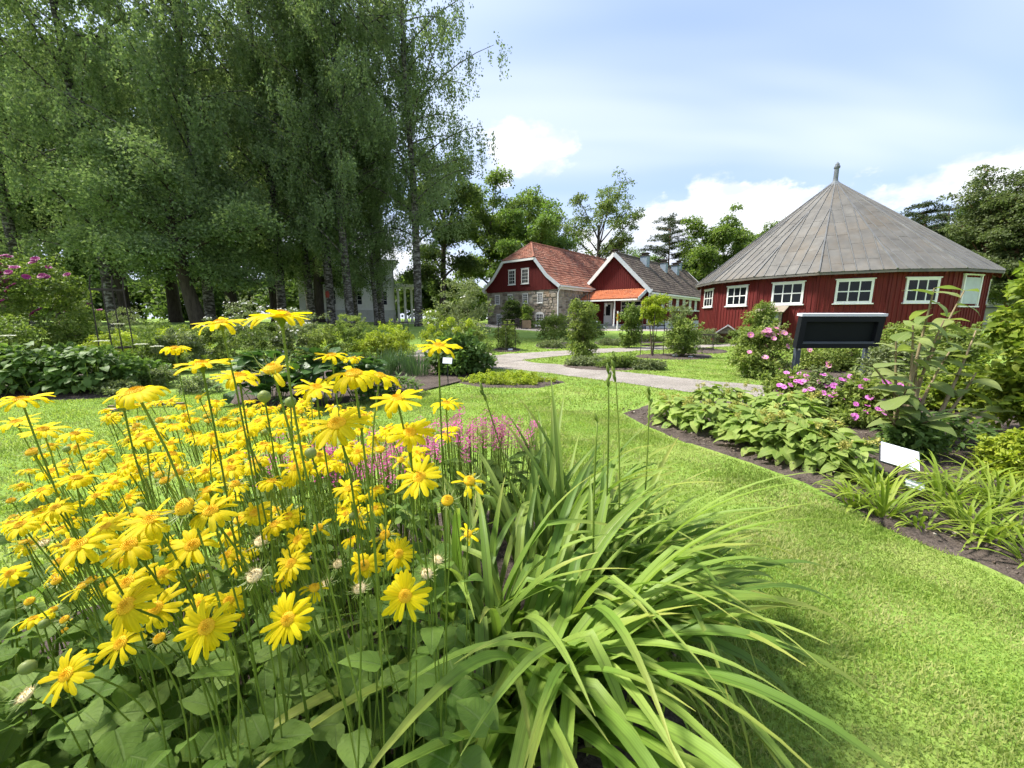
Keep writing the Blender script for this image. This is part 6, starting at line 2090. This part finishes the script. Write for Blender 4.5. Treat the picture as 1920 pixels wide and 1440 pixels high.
def ring_mesh(seed, drop=0.0, few=False):
    """All rays of one far daisy together: too small to pick apart."""
    rnd = random.Random(seed)
    V, F, Q = [], [], []
    n = rnd.randint(19, 24)
    kinds = rnd.choice([(0, 1, 3, 5), (1, 2, 5, 4), (0, 1, 2, 5), (1, 2, 4, 2)])
    for k in range(n):
        if few and rnd.random() < .65:
            continue
        if rnd.random() < drop:
            continue
        v, f, q, _ = PET[rnd.choice(kinds)]
        mt = Matrix.Rotation(2 * PI * k / n + rnd.uniform(-.08, .08), 4, 'Z') @ Matrix.Rotation(rnd.uniform(-.15, .25), 4, 'Y') @ Matrix.Rotation(rnd.uniform(-.3, .3), 4, 'X') @ Matrix.Scale(rnd.uniform(.85, 1.1), 4)
        o = len(V); V += [mt @ Vector(p) for p in v]; Q += q; F += [tuple(i + o for i in ff) for ff in f]
    return make_mesh('petals', V, F, M['petal'], True, Q)


RINGS = [ring_mesh(500 + i, .06) for i in range(9)]
FEW = [ring_mesh(520 + i, 0, True) for i in range(4)]
DL = [leaf_mesh('leaf', .13, heart(.054), M['l_daisy'], 12, d, .15, .05, 530 + i, 4) for i, d in enumerate((.5, 1.0, .2, .8))]
SL = leaf_mesh('leaf', .055, ovate(.016), M['l_daisy'], 5, .6, .25, .02, 540)


def daisy(label, pos, facing, s, kind, seed, group=None, near=False, base=None, curve=.12):
    """One stalk with its flower head. kind: open, few, disc, fuzz, bud."""
    rnd = random.Random(seed)
    if base is None:
        base = Vector((pos.x * .9 - .04 + rnd.uniform(-.10, .10), pos.y + rnd.uniform(.02, .22), .02))
    name = {'open': 'yellow_daisy', 'few': 'yellow_daisy', 'disc': 'faded_daisy', 'fuzz': 'seed_head', 'bud': 'daisy_bud'}[kind]
    root = thing(name, label, 'flower', base, 0, group)
    q = pos - base
    fv = Vector(facing).normalized()
    L = q.length
    p2 = q - fv * L * .22
    mid = q * .45 + Vector((rnd.uniform(-curve, curve) * .5, rnd.uniform(-curve, curve) * .4, 0))
    pts = []
    for i in range(11):
        t = i / 10
        a, b, c, d = (1 - t) ** 3, 3 * t * (1 - t) ** 2, 3 * t * t * (1 - t), t ** 3
        pts.append(mid * b + p2 * c + q * d)
    r = .0013 * s ** .5
    stm = MB().tube(pts, [r * 1.25] * 4 + [r] * 6 + [r * 1.15], 7, False)
    if kind != 'bud':
        stm.tube([q - fv * .012 * s, q - fv * .006 * s, q - fv * .002 * s], [r * 1.1, .004 * s, .0085 * s], 9, False)
    stm.build('stem', M['stem'], root, True)
    H = Matrix.Translation(q) @ fv.to_track_quat('Z', 'Y').to_matrix().to_4x4() @ Matrix.Rotation(rnd.uniform(0, 6), 4, 'Z') @ Matrix.Scale(s, 4)
    if kind == 'bud':
        link('bud', BUD, root, mat=H)
        return root
    dm = {'open': DISC, 'few': DISCB, 'disc': DISCB, 'fuzz': FUZZ}[kind]
    disc = link('disc', dm, root, mat=H)
    if kind in ('disc', 'fuzz'):
        link('sepals', SEPALS, disc)
    elif kind == 'few':
        link('sepals', SEPALS, disc)
        link('petals', rnd.choice(FEW), disc)
    elif near:
        n = rnd.randint(18, 23)
        kinds = rnd.choice([(0, 1, 3, 5, 1), (0, 1, 5, 2), (1, 2, 5, 4), (0, 3, 1, 2)])
        for k in range(n):
            if rnd.random() < .05:
                continue
            mt = Matrix.Rotation(2 * PI * k / n + rnd.uniform(-.08, .08), 4, 'Z') @ Matrix.Rotation(rnd.uniform(-.15, .2), 4, 'Y') @ Matrix.Rotation(rnd.uniform(-.3, .3), 4, 'X') @ Matrix.Scale(rnd.uniform(.85, 1.12), 4)
            link('petal', PET[rnd.choice(kinds)][3], disc, mat=mt)
    else:
        link('petals', rnd.choice(RINGS), disc)
    if rnd.random() < .35 and L > .3:
        leaf_at(SL, root, pts[5], rnd.uniform(0, 6.3), rnd.uniform(.2, .8), rnd.uniform(.7, 1.3))
    return root


HEADD = .066          # diameter of an open head of size 1
# surveyed heads: px, py, width in px, facing (x, y, z), kind, label
T, TF, FR = (0, -.1, 1), (0, -.45, 1), (0, -1, .75)
HEADS = [
    (527, 592, 116, (0.02, -.03, 1), 'open', 'tallest yellow daisy, its head seen edge-on against the wood'),
    (414, 606, 86, (-.05, -.12, 1), 'open', 'tall yellow daisy with curled petals left of the tallest one'),
    (822, 650, 82, (.05, -.25, 1), 'open', 'lone tall yellow daisy in front of the white plant label'),
    (327, 653, 52, (0, -.05, 1), 'open', 'small yellow daisy seen edge-on before the lime mound'),
    (255, 735, 125, (-.1, -.3, 1), 'open', 'big yellow daisy standing over the left lawn'),
    (378, 684, 92, (0, -.1, 1), 'open', 'yellow daisy under the curled tall one'),
    (448, 706, 86, (.1, -.15, 1), 'open', 'yellow daisy left of the tallest daisy stem'),
    (512, 694, 84, (0, -.3, 1), 'few', 'yellow daisy with a raised centre behind the tallest daisy stem'),
    (663, 702, 112, (0, -.2, 1), 'open', 'big yellow daisy in front of the glossy plant'),
    (712, 706, 84, (.25, -.05, 1), 'open', 'yellow daisy overlapping the big one before the glossy plant'),
    (592, 728, 84, (.1, -.25, 1), 'open', 'yellow daisy between the tallest stem and the big daisy'),
    (744, 748, 96, (-.1, -.3, 1), 'open', 'yellow daisy with curling petals over the left lawn edge'),
    (836, 757, 66, (0, -.05, 1), 'open', 'yellow daisy edge-on at the foot of the lone tall one'),
    (622, 667, 62, (0, -.05, 1), 'open', 'small yellow daisy edge-on against the glossy leaves'),
    (662, 672, 40, (0, -.1, 1), 'open', 'smallest yellow daisy against the glossy leaves'),
    (632, 795, 118, (0, -.5, 1), 'open', 'large yellow daisy facing up at the middle of the drift'),
    (768, 812, 90, (.1, -.5, 1), 'open', 'yellow daisy above the pink spikes'),
    (786, 895, 92, (-.05, -.7, 1), 'open', 'yellow daisy with spread petals beside the daylily blades'),
    (880, 902, 60, (.1, -.5, 1), 'few', 'nearly spent daisy with a few pale petals before the daylilies'),
    (839, 939, 40, (0, -.5, 1), 'disc', 'bare orange centre on a stalk before the daylilies'),
    (760, 1117, 92, (.05, -1, .8), 'open', 'yellow daisy facing the viewer beside the daylily clump'),
    (683, 1060, 74, (.05, -.9, .8), 'open', 'yellow daisy with short petals left of the daylily clump'),
    (748, 1038, 62, (.1, -.8, .8), 'open', 'smaller yellow daisy behind the facing one'),
    (722, 1003, 56, (-.1, -.6, 1), 'few', 'fading daisy with a round centre above the facing one'),
    (878, 1001, 44, (0, -.5, 1), 'few', 'small fading daisy in front of a daylily blade'),
    (541, 1160, 98, (-.1, -1, .75), 'open', 'yellow daisy with long drooping petals near the bottom leaves'),
    (388, 1175, 112, (.1, -.9, .7), 'open', 'large yellow daisy low over the heart-shaped leaves'),
    (238, 1136, 112, (0, -.9, .9), 'open', 'large yellow daisy in the cluster of three'),
    (293, 1140, 90, (.2, -.8, .9), 'open', 'yellow daisy overlapping in the cluster of three'),
    (228, 1205, 92, (-.2, -.8, .8), 'open', 'lowest yellow daisy of the cluster of three'),
    (172, 1188, 46, (0, -.6, .9), 'few', 'fading daisy left of the cluster of three'),
    (120, 1184, 38, (-.1, -.5, 1), 'few', 'small curled daisy at the left of the cluster'),
    (299, 1197, 36, (0, -.5, 1), 'disc', 'round orange centre below the cluster of three'),
    (126, 1264, 98, (-.2, -.8, .8), 'open', 'lowest open yellow daisy near the left corner'),
    (50, 1304, 52, (-.3, -.5, 1), 'fuzz', 'fuzzy seed head nearest the left corner'),
    (478, 1080, 56, (-.1, -.6, 1), 'fuzz', 'fuzzy pale seed head in the middle of the daisies'),
    (20, 1075, 58, (.1, -.7, .9), 'open', 'yellow daisy at the left edge facing the viewer'),
    (150, 1022, 116, (-.15, -.5, 1), 'open', 'wide yellow daisy on the left above the leaves'),
    (243, 1022, 98, (.1, -.5, 1), 'open', 'wide yellow daisy next to its twin on the left'),
    (240, 1092, 92, (-.1, -.6, 1), 'open', 'yellow daisy above the cluster of three'),
    (305, 1075, 70, (.2, -.6, 1), 'open', 'yellow daisy right above the cluster of three'),
    (362, 1022, 92, (.1, -.6, 1), 'open', 'yellow daisy under the big-centred one'),
    (348, 950, 78, (-.2, -.8, .8), 'disc', 'daisy with a big bare orange centre in front of open blooms'),
    (395, 958, 90, (.2, -.4, 1), 'open', 'yellow daisy behind the big bare centre'),
    (283, 975, 100, (-.1, -.4, 1), 'open', 'yellow daisy left of the big bare centre'),
    (450, 1157, 30, (0, -.4, 1), 'disc', 'small orange centre beside the large low daisy'),
    (546, 1056, 72, (0, -.6, 1), 'open', 'yellow daisy with cupped petals by the fuzzy seed head'),
    (525, 1087, 50, (.1, -.8, .8), 'open', 'small narrow daisy below the cupped one'),
    (375, 1083, 40, (.2, -.6, 1), 'few', 'fading daisy between the left and middle blooms'),
    (597, 990, 48, (0, -.5, 1), 'few', 'fading daisy with curled petals near the middle stems'),
    (490, 1015, 46, (.1, -.5, 1), 'fuzz', 'small fuzzy seed head under the orange centre'),
    (450, 975, 36, (0, -.4, 1), 'disc', 'orange centre with spiky sepals among the stems'),
    (612, 1095, 36, (0, -.3, 1), 'fuzz', 'pale spidery seed head near the middle'),
    (634, 1058, 36, (.1, -.3, 1), 'fuzz', 'pale spidery seed head next to the short-petalled daisy'),
    (800, 1076, 42, (.1, -.4, 1), 'fuzz', 'seed head with long spiky sepals by the daylily clump'),
    (820, 1050, 36, (.3, -.3, 1), 'fuzz', 'thin spidery seed head by the daylily clump'),
    (40, 750, 80, (0, -.1, 1), 'open', 'yellow daisy edge-on over the left lawn at the edge'),
    (30, 792, 62, (0, -.2, 1), 'open', 'yellow daisy at the left edge over the lawn'),
    (80, 806, 66, (.1, -.2, 1), 'open', 'yellow daisy second from the left edge over the lawn'),
    (140, 814, 56, (.1, -.1, 1), 'open', 'small yellow daisy third from the left edge over the lawn'),
    (62, 848, 34, (0, -.3, 1), 'disc', 'orange centre low over the left lawn'),
    (232, 766, 26, (.2, -.2, 1), 'bud', 'round green bud under the big daisy over the lawn'),
    (497, 752, 24, (0, -.1, 1), 'bud', 'green bud beside the tallest daisy stem'),
    (64, 1253, 30, (-.6, -.5, .8), 'bud', 'yellow-green bud near the left corner'),
    (545, 762, 22, (.1, 0, 1), 'bud', 'small green bud behind the tallest daisy stem'),
]
NAMED = []
for i, (px, py, wpx, fc, kind, lab) in enumerate(HEADS):
    ref = {'open': HEADD, 'few': .055, 'disc': .034, 'fuzz': .040, 'bud': .021}[kind]
    s = {0: 1.05, 1: .95, 2: 1.0}[i % 3]
    if kind in ('open',):
        Y = min(1.35, max(.42, ref * s * FPX / wpx * (1.0 if py < 900 else .93)))
    else:
        Y = min(1.2, max(.45, ref * s * FPX / wpx))
    pos = at(px, py, Y)
    NAMED.append((px, py, lab))
    daisy(lab, pos, fc, s, kind, 600 + i, None, near=(kind == 'open' and wpx > 60))


SEEN = {}
EXTRA = []
ANCHOR = {527: 'the tallest daisy', 255: 'the big daisy over the left lawn', 378: 'the daisy under the curled tall one', 448: 'the daisy left of the tallest stem', 512: 'the raised-centre daisy at the tallest stem', 663: 'the big daisy before the glossy plant',
          592: 'the daisy between tallest stem and big daisy', 744: 'the daisy over the left lawn edge', 632: 'the large daisy facing up mid-drift', 768: 'the daisy above the pink spikes', 786: 'the spread daisy by the daylily blades', 150: 'the wide daisy on the left', 243: 'the wide twin daisy on the left',
          362: 'the daisy under the big bare centre', 348: 'the big bare orange centre', 283: 'the daisy left of the big bare centre', 597: 'the curled fading daisy by the middle stems', 450: 'the spiky orange centre among stems', 40: 'the edge-on daisy at the left edge', 80: 'the second daisy from the left edge', 140: 'the third daisy from the left edge', 62: 'the orange centre over the left lawn', 395: 'the daisy behind the big bare centre', 712: 'the daisy overlapping the big one', 722: 'the fading round-centred daisy', 546: 'the cupped daisy by the seed head', 490: 'the small seed head', 238: 'the large daisy of the cluster of three', 388: 'the large low daisy', 541: 'the daisy with long drooping petals', 683: 'the short-petalled daisy', 20: 'the facing daisy at the left edge', 126: 'the lowest daisy near the left corner', 240: 'the daisy above the cluster of three', 478: 'the pale seed head mid-drift', 839: 'the bare centre before the daylilies', 822: 'the lone tall daisy', 414: 'the curled tall daisy', 836: 'the edge-on daisy under the lone tall one'}


def crowd_label(px, py, kind):
    """Names a daisy of the crowd by its nearest easily found neighbour."""
    best = min((n for n in NAMED + EXTRA if n[0] in ANCHOR and not (n[0] == 450 and n[1] > 1000)), key=lambda n: (n[0] - px) ** 2 + (n[1] - py) ** 2)
    dx, dy = px - best[0], py - best[1]
    side = ('right of' if dx > 0 else 'left of') if abs(dx) > abs(dy) else ('below' if dy > 0 else 'above')
    what = {'open': 'open yellow daisy', 'few': 'fading daisy', 'disc': 'petal-less orange centre', 'bud': 'green bud', 'fuzz': 'fuzzy seed head'}[kind]
    key = (what, side, best[0])
    SEEN[key] = SEEN.get(key, 0) + 1
    order = ['', 'second ', 'third ', 'fourth ', 'fifth ', 'sixth ', 'seventh ', 'eighth ', 'ninth ', 'tenth ', 'eleventh ', 'twelfth ', 'thirteenth ', 'fourteenth ', 'fifteenth ', 'sixteenth ', 'seventeenth ', 'eighteenth ', 'nineteenth ', 'twentieth ', 'twenty-first ', 'twenty-second ', 'twenty-third ', 'twenty-fourth ', 'twenty-fifth ', 'twenty-sixth '][min(25, SEEN[key] - 1)]
    return order + what + ' ' + side + ' ' + ANCHOR[best[0]]


def crowd():
    """The dense drift of daisies: heads at many heights between the surveyed ones."""
    rnd = random.Random(77)
    taken, low = [], set()
    n = 0
    tries = 0
    while n < 235 and tries < 9000:
        tries += 1
        Y = rnd.uniform(.55, 1.55)
        px = rnd.uniform(-20, 850)
        lo = 905 - 75 * (px / 850) if px < 300 else 800
        z = rnd.gauss(.86, .055) + (.03 if px > 250 else -.03)
        x = at(px, 800, Y).x
        r = Vector((x, Y, z))
        zc = Y * math.cos(PITCH) - (z - CAM_H) * math.sin(PITCH)
        py = 720 - FPX * (Y * math.sin(PITCH) + (z - CAM_H) * math.cos(PITCH)) / zc
        top = 880 if px < 60 else 830 if px < 200 else 745 if px < 700 else 800
        bot = 1010 if px < 520 else 960 if px < 700 else 880
        if not top < py < bot:
            continue
        if any((t - r).length < .040 for t in taken):
            continue
        taken.append(r)
        n += 1
    n = tries = 0
    while n < 62 and tries < 9000:
        # sparser, lower heads nearer the viewer
        tries += 1
        Y = rnd.uniform(.56, .98); px = rnd.uniform(0, 720); z = rnd.uniform(.58, .84)
        r = Vector((at(px, 900, Y).x, Y, z))
        zc = Y * math.cos(PITCH) - (z - CAM_H) * math.sin(PITCH)
        py = 720 - FPX * (Y * math.sin(PITCH) + (z - CAM_H) * math.cos(PITCH)) / zc
        if not 955 < py < 1215 - .1 * px or any((t - r).length < .05 for t in taken) or any(abs(a[0] - px) < 42 and abs(a[1] - py) < 42 for a in NAMED):
            continue
        taken.append(r); low.add(len(taken) - 1)
        n += 1
    # name them outward from their neighbours
    todo = []
    for ti, r in enumerate(taken):
        zc = r.y * math.cos(PITCH) - (r.z - CAM_H) * math.sin(PITCH)
        py = 720 - FPX * (r.y * math.sin(PITCH) + (r.z - CAM_H) * math.cos(PITCH)) / zc
        px = 960 + FPX * r.x / zc
        todo.append((min((a[0] - px) ** 2 + (a[1] - py) ** 2 for a in NAMED if a[0] in ANCHOR), px, py, r, ti in low))
    todo.sort(key=lambda t: t[0])
    n = 0
    for _, px, py, r, lo_ in todo:
        k = rnd.random()
        kind = 'open' if k < .80 else 'few' if k < .88 else 'disc' if k < .96 else 'bud'
        if lo_:
            kind = 'open' if k < .42 else 'few' if k < .66 else 'disc' if k < .84 else 'bud' if k < .92 else 'fuzz'
        lab = crowd_label(px, py, kind)
        gr = {'open': 'open daisies crowded in the drift', 'few': 'fading daisies crowded in the drift', 'disc': 'petal-less daisies crowded in the drift', 'bud': 'buds crowded in the drift', 'fuzz': 'seed heads in the drift'}[kind]
        daisy(lab, r, (rnd.uniform(-.35, .35), rnd.uniform(-.6, .1), 1), rnd.uniform(.70, .95), kind, 900 + n, gr)
        n += 1


crowd()


def daisy_leaves():
    rnd = random.Random(31)
    plots = [(-.28, .62, 'heart-shaped daisy leaves at the bottom beside the daylily'), (-.55, .66, 'heart-shaped daisy leaves at the bottom under the low large daisy'), (-.85, .70, 'heart-shaped daisy leaves near the left corner'), (-.35, .95, 'daisy leaves behind the bottom leaves near the daylily'), (-.75, 1.0, 'daisy leaves under the middle of the drift'), (-1.15, .95, 'daisy leaves at the left edge of the drift'), (-.55, 1.35, 'daisy leaves at the back of the drift'), (-1.05, 1.4, 'daisy leaves at the back of the drift toward the lawn'), (-1.2, .68, 'heart-shaped daisy leaves at the very left edge'), (-1.5, .95, 'daisy leaves spreading over the left end of the bed')]
    for i, (x, y, lab) in enumerate(plots):
        root = thing('daisy_plant', lab, 'plant', (x, y, 0), 0, 'leafy bases of the yellow daisies')
        near = y < .8
        st = MB()
        for k in range(260 if near else 120):
            a = rnd.uniform(0, 6.3); f = math.sqrt(rnd.random())
            hmax = (.50 if near else .56)
            q = Vector((math.cos(a) * .24 * f, math.sin(a) * .20 * f, rnd.uniform(.06, hmax)))
            leaf_at(DL[k % 4], root, q, rnd.uniform(0, 6.3), rnd.uniform(-.6, .6), rnd.uniform(.30, .66), rnd.uniform(-.5, .5))
            if k % 3 == 0:
                st.tube([Vector((q.x * .6, q.y * .6, -.01)), q], [.003, .002], 5, False)
        st.build('leaf_stalks', M['stem'], root)['kind'] = 'stuff'


daisy_leaves()
grass_clump('broad_leaf_plant', 'single broad dark leaves leaning out of the bottom left corner', 'plant', Vector((-.78, .50, 0)), 9, .55, 1.3, .035, M['l_daisy'], 777, (.6, 1.2), (.6, 1.6), None, .08)

# ---------------------------------------------------------------- garden furniture and small things


def info_board():
    a, b = gnd(1483, 714), gnd(1622, 712)
    a.y = b.y = 7.45
    a.x = at(1482, 714, 7.45).x; b.x = at(1622, 714, 7.45).x
    c = (a + b) / 2
    root = thing('information_board', 'large dark information board with a pale top edge on two grey posts', 'board', (c.x, c.y, 0))
    hw = (b.x - a.x) / 2
    for sx in (-hw + .06, hw - .06):
        MB().box((sx - .045, -.04, -.15), (sx + .045, .04, .74)).build('post', M['board_post'], root)
    MB().box((-hw + .06 - .02, -.05, .60), (-hw + .06 + .02, -.042, .63)).build('price_tag', M['paper'], root)
    # sloping panel: foot nearer the viewer, head leaning back
    w = hw + .05
    tilt = Matrix.Translation((0, -.06, .645)) @ Matrix.Rotation(R(6), 4, 'X')
    H = .60
    fr = MB()
    fr.box((-w, -.05, 0), (-w + .11, .05, H)).box((w - .11, -.05, 0), (w, .05, H)).box((-w + .11, -.05, 0), (w - .11, .05, .10)).box((-w + .11, -.05, H - .10), (w - .11, .05, H))
    fr.xf(tilt).build('frame', M['board_frame'], root)
    MB().box((-w + .108, .02, .098), (w - .108, .045, H - .098)).xf(tilt).build('panel', M['board_face'], root)
    MB().box((-w - .015, -.06, H + .002), (w + .015, .075, H + .05)).xf(tilt).build('top_edge', M['board_cap'], root)
    MB().box((-w + .108, -.056, .085), (w - .108, -.025, .125)).xf(tilt).build('ledge', M['board_post'], root)


info_board()


def plant_label(label, p, yaw, w, h, post, tilt=.9, lean=0.0, edge=True, ink=False, group=None):
    root = thing('plant_label', label, 'label', p, yaw, group)
    MB().box((-.008, -.005, -.08), (.008, .005, post)).build('stake', M['plate_edge'], root)
    mt = Matrix.Translation((0, -.01, post)) @ Matrix.Rotation(lean, 4, 'Y') @ Matrix.Rotation(tilt - PI / 2, 4, 'X')
    if edge:
        MB().box((-w / 2 - .006, .004, -h / 2 - .006), (w / 2 + .006, .012, h / 2 + .006)).xf(mt).build('backing', M['plate_edge'], root)
    MB().box((-w / 2, -.002, -h / 2), (w / 2, .002, h / 2)).xf(mt).build('plate', M['paper'], root)
    if ink:
        MB().box((-w * .04, -.0035, -h * .08), (w * .06, -.0025, h * .06)).xf(mt).build('print', M['ink'], root)


def lab_at(label, px, py, Y, yaw, w, h, tilt=.9, lean=0.0, edge=True, ink=False):
    q = at(px, py, Y)
    plant_label(label, Vector((q.x, q.y, 0)), yaw, w, h, q.z, tilt, lean, edge, ink, 'white plant labels')


lab_at('larger white plant label, tilted, beside the sage-green plants', 1686, 855, 2.62, R(-26), .215, .165, .75, R(13), True, True)
lab_at('small white plant label in front of the larger one', 1714, 908, 2.42, R(-22), .10, .055, .8, R(12))
lab_at('white plant label on a dark stake behind the lone tall daisy', 839, 676, 6.9, R(6), .165, .12, .95, R(4), True, True)
lab_at('tiny white label in the lime ground cover', 922, 706, 7.9, 0, .10, .05, .9, 0, False)
lab_at('small white label at the front of the island rose bed', 1130, 676, 9.9, 0, .13, .055, .9, 0, False)
lab_at('small white label at the foot of the bushy rose', 1265, 666, 12.2, 0, .16, .07, .9, 0, False)
lab_at('small white label right of the bushy rose', 1295, 670, 11.9, 0, .15, .07, .9, 0, False)
lab_at('small white label under the iron-framed bush', 957, 655, 14.2, 0, .16, .07, .9, 0, False)


def obelisk(label, px, Y, wpx, top_py, rings, seed, hook=True, tops=4, base_py=None):
    p = onland(px, Y); p.z -= .02
    h = at(px, top_py, Y).z - p.z
    w = wpx / FPX * Y / 2
    root = thing('iron_trellis', label, 'trellis', p, .3 + seed, 'rusty iron plant frames')
    for k in range(4):
        a = k * PI / 2 + PI / 4
        c, s = math.cos(a) * w * 1.2, math.sin(a) * w * 1.2
        pts = [(c, s, -.1), (c * .92, s * .92, h * .9), (c * .9 + (.03 if hook else 0), s * .9, h)]
        if hook:
            pts.append((c * .9 + .07, s * .9, h + .03))
        MB().tube(pts, .012, 6).build('rod', M['iron'], root)
    for f in rings:
        r = MB()
        ww = w * 1.2 * (1 - .08 * f)
        cs = [Vector((math.cos(k * PI / 2 + PI / 4) * ww * 1.05, math.sin(k * PI / 2 + PI / 4) * ww * 1.05, h * f)) for k in range(4)]
        for k in range(4):
            r.beam(cs[k], cs[(k + 1) % 4], .018, .03)
        r.build('ring', M['iron'], root)


obelisk('tall rusty iron trellis standing among the left border plants', 210, 8.2, 40, 520, (.30, .88), 0.0)
obelisk('rusty iron frame round the bush beside the path bend', 950, 14.3, 28, 606, (.12, .95), .4, False)
obelisk('iron obelisk under the light green climbing rose', 1226, 12.55, 34, 585, (.25, .70), .2, False)
obelisk('small empty iron trellis left of the wooden hut', 1328, 14.6, 28, 622, (.15, .85), .7, False)
obelisk('iron frame inside the tall bushy rose', 1090, 12.2, 30, 553, (.3, .8), .9)
obelisk('slender iron frame in the border below the villa', 752, 13.5, 22, 598, (.2, .9), .5, False)


def garden_hut():
    p = onland(1366, 19.0)
    root = thing('wooden_hut', 'small open wooden hut with a grey felt roof near the barn', 'hut', p, R(-28))
    w, d, h = .48, .42, .50
    for sx, sy in ((-w, -d), (w, -d), (w, d), (-w, d)):
        MB().box((sx - .03, sy - .03, -.05), (sx + .03, sy + .03, h)).build('post', M['weathered'], root)
    for k in range(5):
        z = k * .1
        MB().box((w - .012, -d + .032, z), (w + .012, d - .032, z + .092)).build('plank', M['weathered'], root)
        MB().box((-w + .032, d - .012, z), (w - .032, d + .012, z + .092)).build('plank', M['weathered'], root)
        MB().box((-w - .012, -d + .032, z), (-w + .012, d - .032, z + .092)).build('plank', M['weathered'], root)
    MB().add([(-w, -d, h), (w, -d, h), (0, -d, h + .34), (-w, -d + .03, h), (w, -d + .03, h), (0, -d + .03, h + .34)], [(0, 1, 2), (5, 4, 3), (0, 3, 4, 1), (1, 4, 5, 2), (2, 5, 3, 0)]).build('gable', M['weathered'], root)
    for sg in (-1, 1):
        q = [(0, -d - .1, h + .40), (0, d + .1, h + .40), (sg * (w + .14), d + .1, h - .06), (sg * (w + .14), -d - .1, h - .06)]
        r = MB().slab(q if sg < 0 else q[::-1], .025).build('roof', M['felt'], root)
        e = MB()
        e.beam((0, -d - .11, h + .395), (sg * (w + .15), -d - .11, h - .065), .03, .05).beam((0, -d - .1, h + .405), (0, d + .1, h + .405), .03, .03)
        link('roof_edge', e.mesh('roof_edge', M['plaster']), r)


garden_hut()


def planter():
    p = onland(987, 34.6); p.z += .02
    root = thing('planter_box', 'light wooden planter box by the stone house', 'planter', p)
    for k in range(4):
        MB().box((-.42 + .03 * (k % 2), -.3, .08 + k * .17), (.42 - .03 * (k % 2), .3, .08 + k * .17 + .155)).build('plank', M['crate'], root)
    for sx in (-.33, .33):
        MB().box((sx - .05, -.28, -.03), (sx + .05, .3, .078)).build('foot', M['crate'], root)
    rs = np.random.RandomState(4)
    V, F = clump_leaves(rs, np.array([(-.15, 0, .85, .25), (.15, 0, .95, .28), (0, .1, 1.15, .25)]), 160, .1)
    link('foliage', make_mesh('foliage', V, F, M['l_mid']), root)


planter()


def garden_table():
    p = onland(964, 34.2); p.z += .02
    root = thing('garden_table', 'dark slatted garden table by the stone house', 'table', p)
    for k in range(5):
        MB().box((-.75, -.36 + k * .15, .72), (.75, -.36 + k * .15 + .13, .75)).build('slat', M['weathered'], root)
    for sx in (-.65, .65):
        for sy in (-.28, .28):
            MB().box((sx - .03, sy - .03, -.02), (sx + .03, sy + .03, .718)).build('leg', M['iron'], root)
    c = onland(972, 33.4); c.z += .02
    root = thing('garden_chair', 'dark garden chair beside the slatted table', 'chair', c, .5)
    MB().box((-.22, -.2, .42), (.22, .22, .46)).build('seat', M['iron'], root)
    MB().box((-.22, .18, .50), (.22, .21, .88)).build('backrest', M['iron'], root)
    for sx in (-.2, .2):
        for sy, hh in ((-.18, .418), (.195, .60)):
            MB().box((sx - .02, sy - .016, -.02), (sx + .02, sy + .016, hh)).build('leg', M['iron'], root)


garden_table()


def marker():
    p = onland(1158, 32.4)
    root = thing('marker_post', 'white and yellow marker post in front of the verandah', 'post', p)
    MB().tube([(0, 0, -.1), (0, 0, .8)], .06, 8).build('lower_band', M['white'], root)
    MB().tube([(0, 0, .803), (0, 0, 1.4)], .06, 8).build('middle_band', M['yellowpole'], root)
    MB().tube([(0, 0, 1.403), (0, 0, 1.6)], .06, 8).build('upper_band', M['white'], root)


marker()


def plank_on_lawn():
    a, b = gnd(205, 766), gnd(345, 760)
    root = thing('plank', 'thin pale plank lying on the left lawn', 'plank', (a.x, a.y, 0))
    d = b - a
    MB().beam((0, 0, .03), (d.x, d.y, .03), .05, .025).build('board', M['stalk'], root)
    a2, b2 = gnd(195, 772), gnd(240, 768)
    MB().beam((a2.x - a.x, a2.y - a.y, .022), (b2.x - a.x, b2.y - a.y, .022), .10, .02).build('cross_board', M['pinkwood'], root)


M['pinkwood'] = paint('pinkish_wood', (.30, .20, .17), .8, .2)
plank_on_lawn()


def left_twigs():
    p = Vector((-5.3, 3.6, 0))
    root = thing('bare_twigs', 'bare hanging twigs at the left edge above the leafy sprig', 'twigs', p)
    rnd = random.Random(3)
    MB().tube([(-.3, 0, -.02), (-.28, 0, 1.6), (-.2, 0, 2.9)], [.04, .035, .02], 7).build('post', M['weathered'], root)
    for k in range(16):
        a = Vector((-.2, 0, 2.9 - .03 * k))
        t = Vector((rnd.uniform(.05, .42), rnd.uniform(-.3, .3), rnd.uniform(2.0, 2.75)))
        MB().tube(bezier(a, a.lerp(t, .5) + Vector((.12, 0, .22)), t, 6), [.008, .007, .006, .005, .004, .003, .002], 5, False).build('twig', M['stalk'], root)
    q = Vector((-3.45, 2.5, 0))
    r2 = thing('leafy_sprig', 'leafy sprig reaching in at the left edge above the rose', 'plant', q)
    LMs = [leaf_mesh('leaf', .13, heart(.05), M['l_climb'], 6, .6, .2, .03, 450)]
    MB().tube([(-.25, 0, -.02), (-.2, 0, 1.0), (-.12, 0, 1.85)], [.012, .01, .005], 6).build('stem', M['stem'], r2)
    for k in range(34):
        z = .55 + 1.35 * k / 34
        leaf_at(LMs[0], r2, Vector((-.2 + .05 * z, 0, z)), rnd.uniform(-1.7, .9), rnd.uniform(-.7, .3), rnd.uniform(.8, 1.4), rnd.uniform(-.3, .3))


left_twigs()
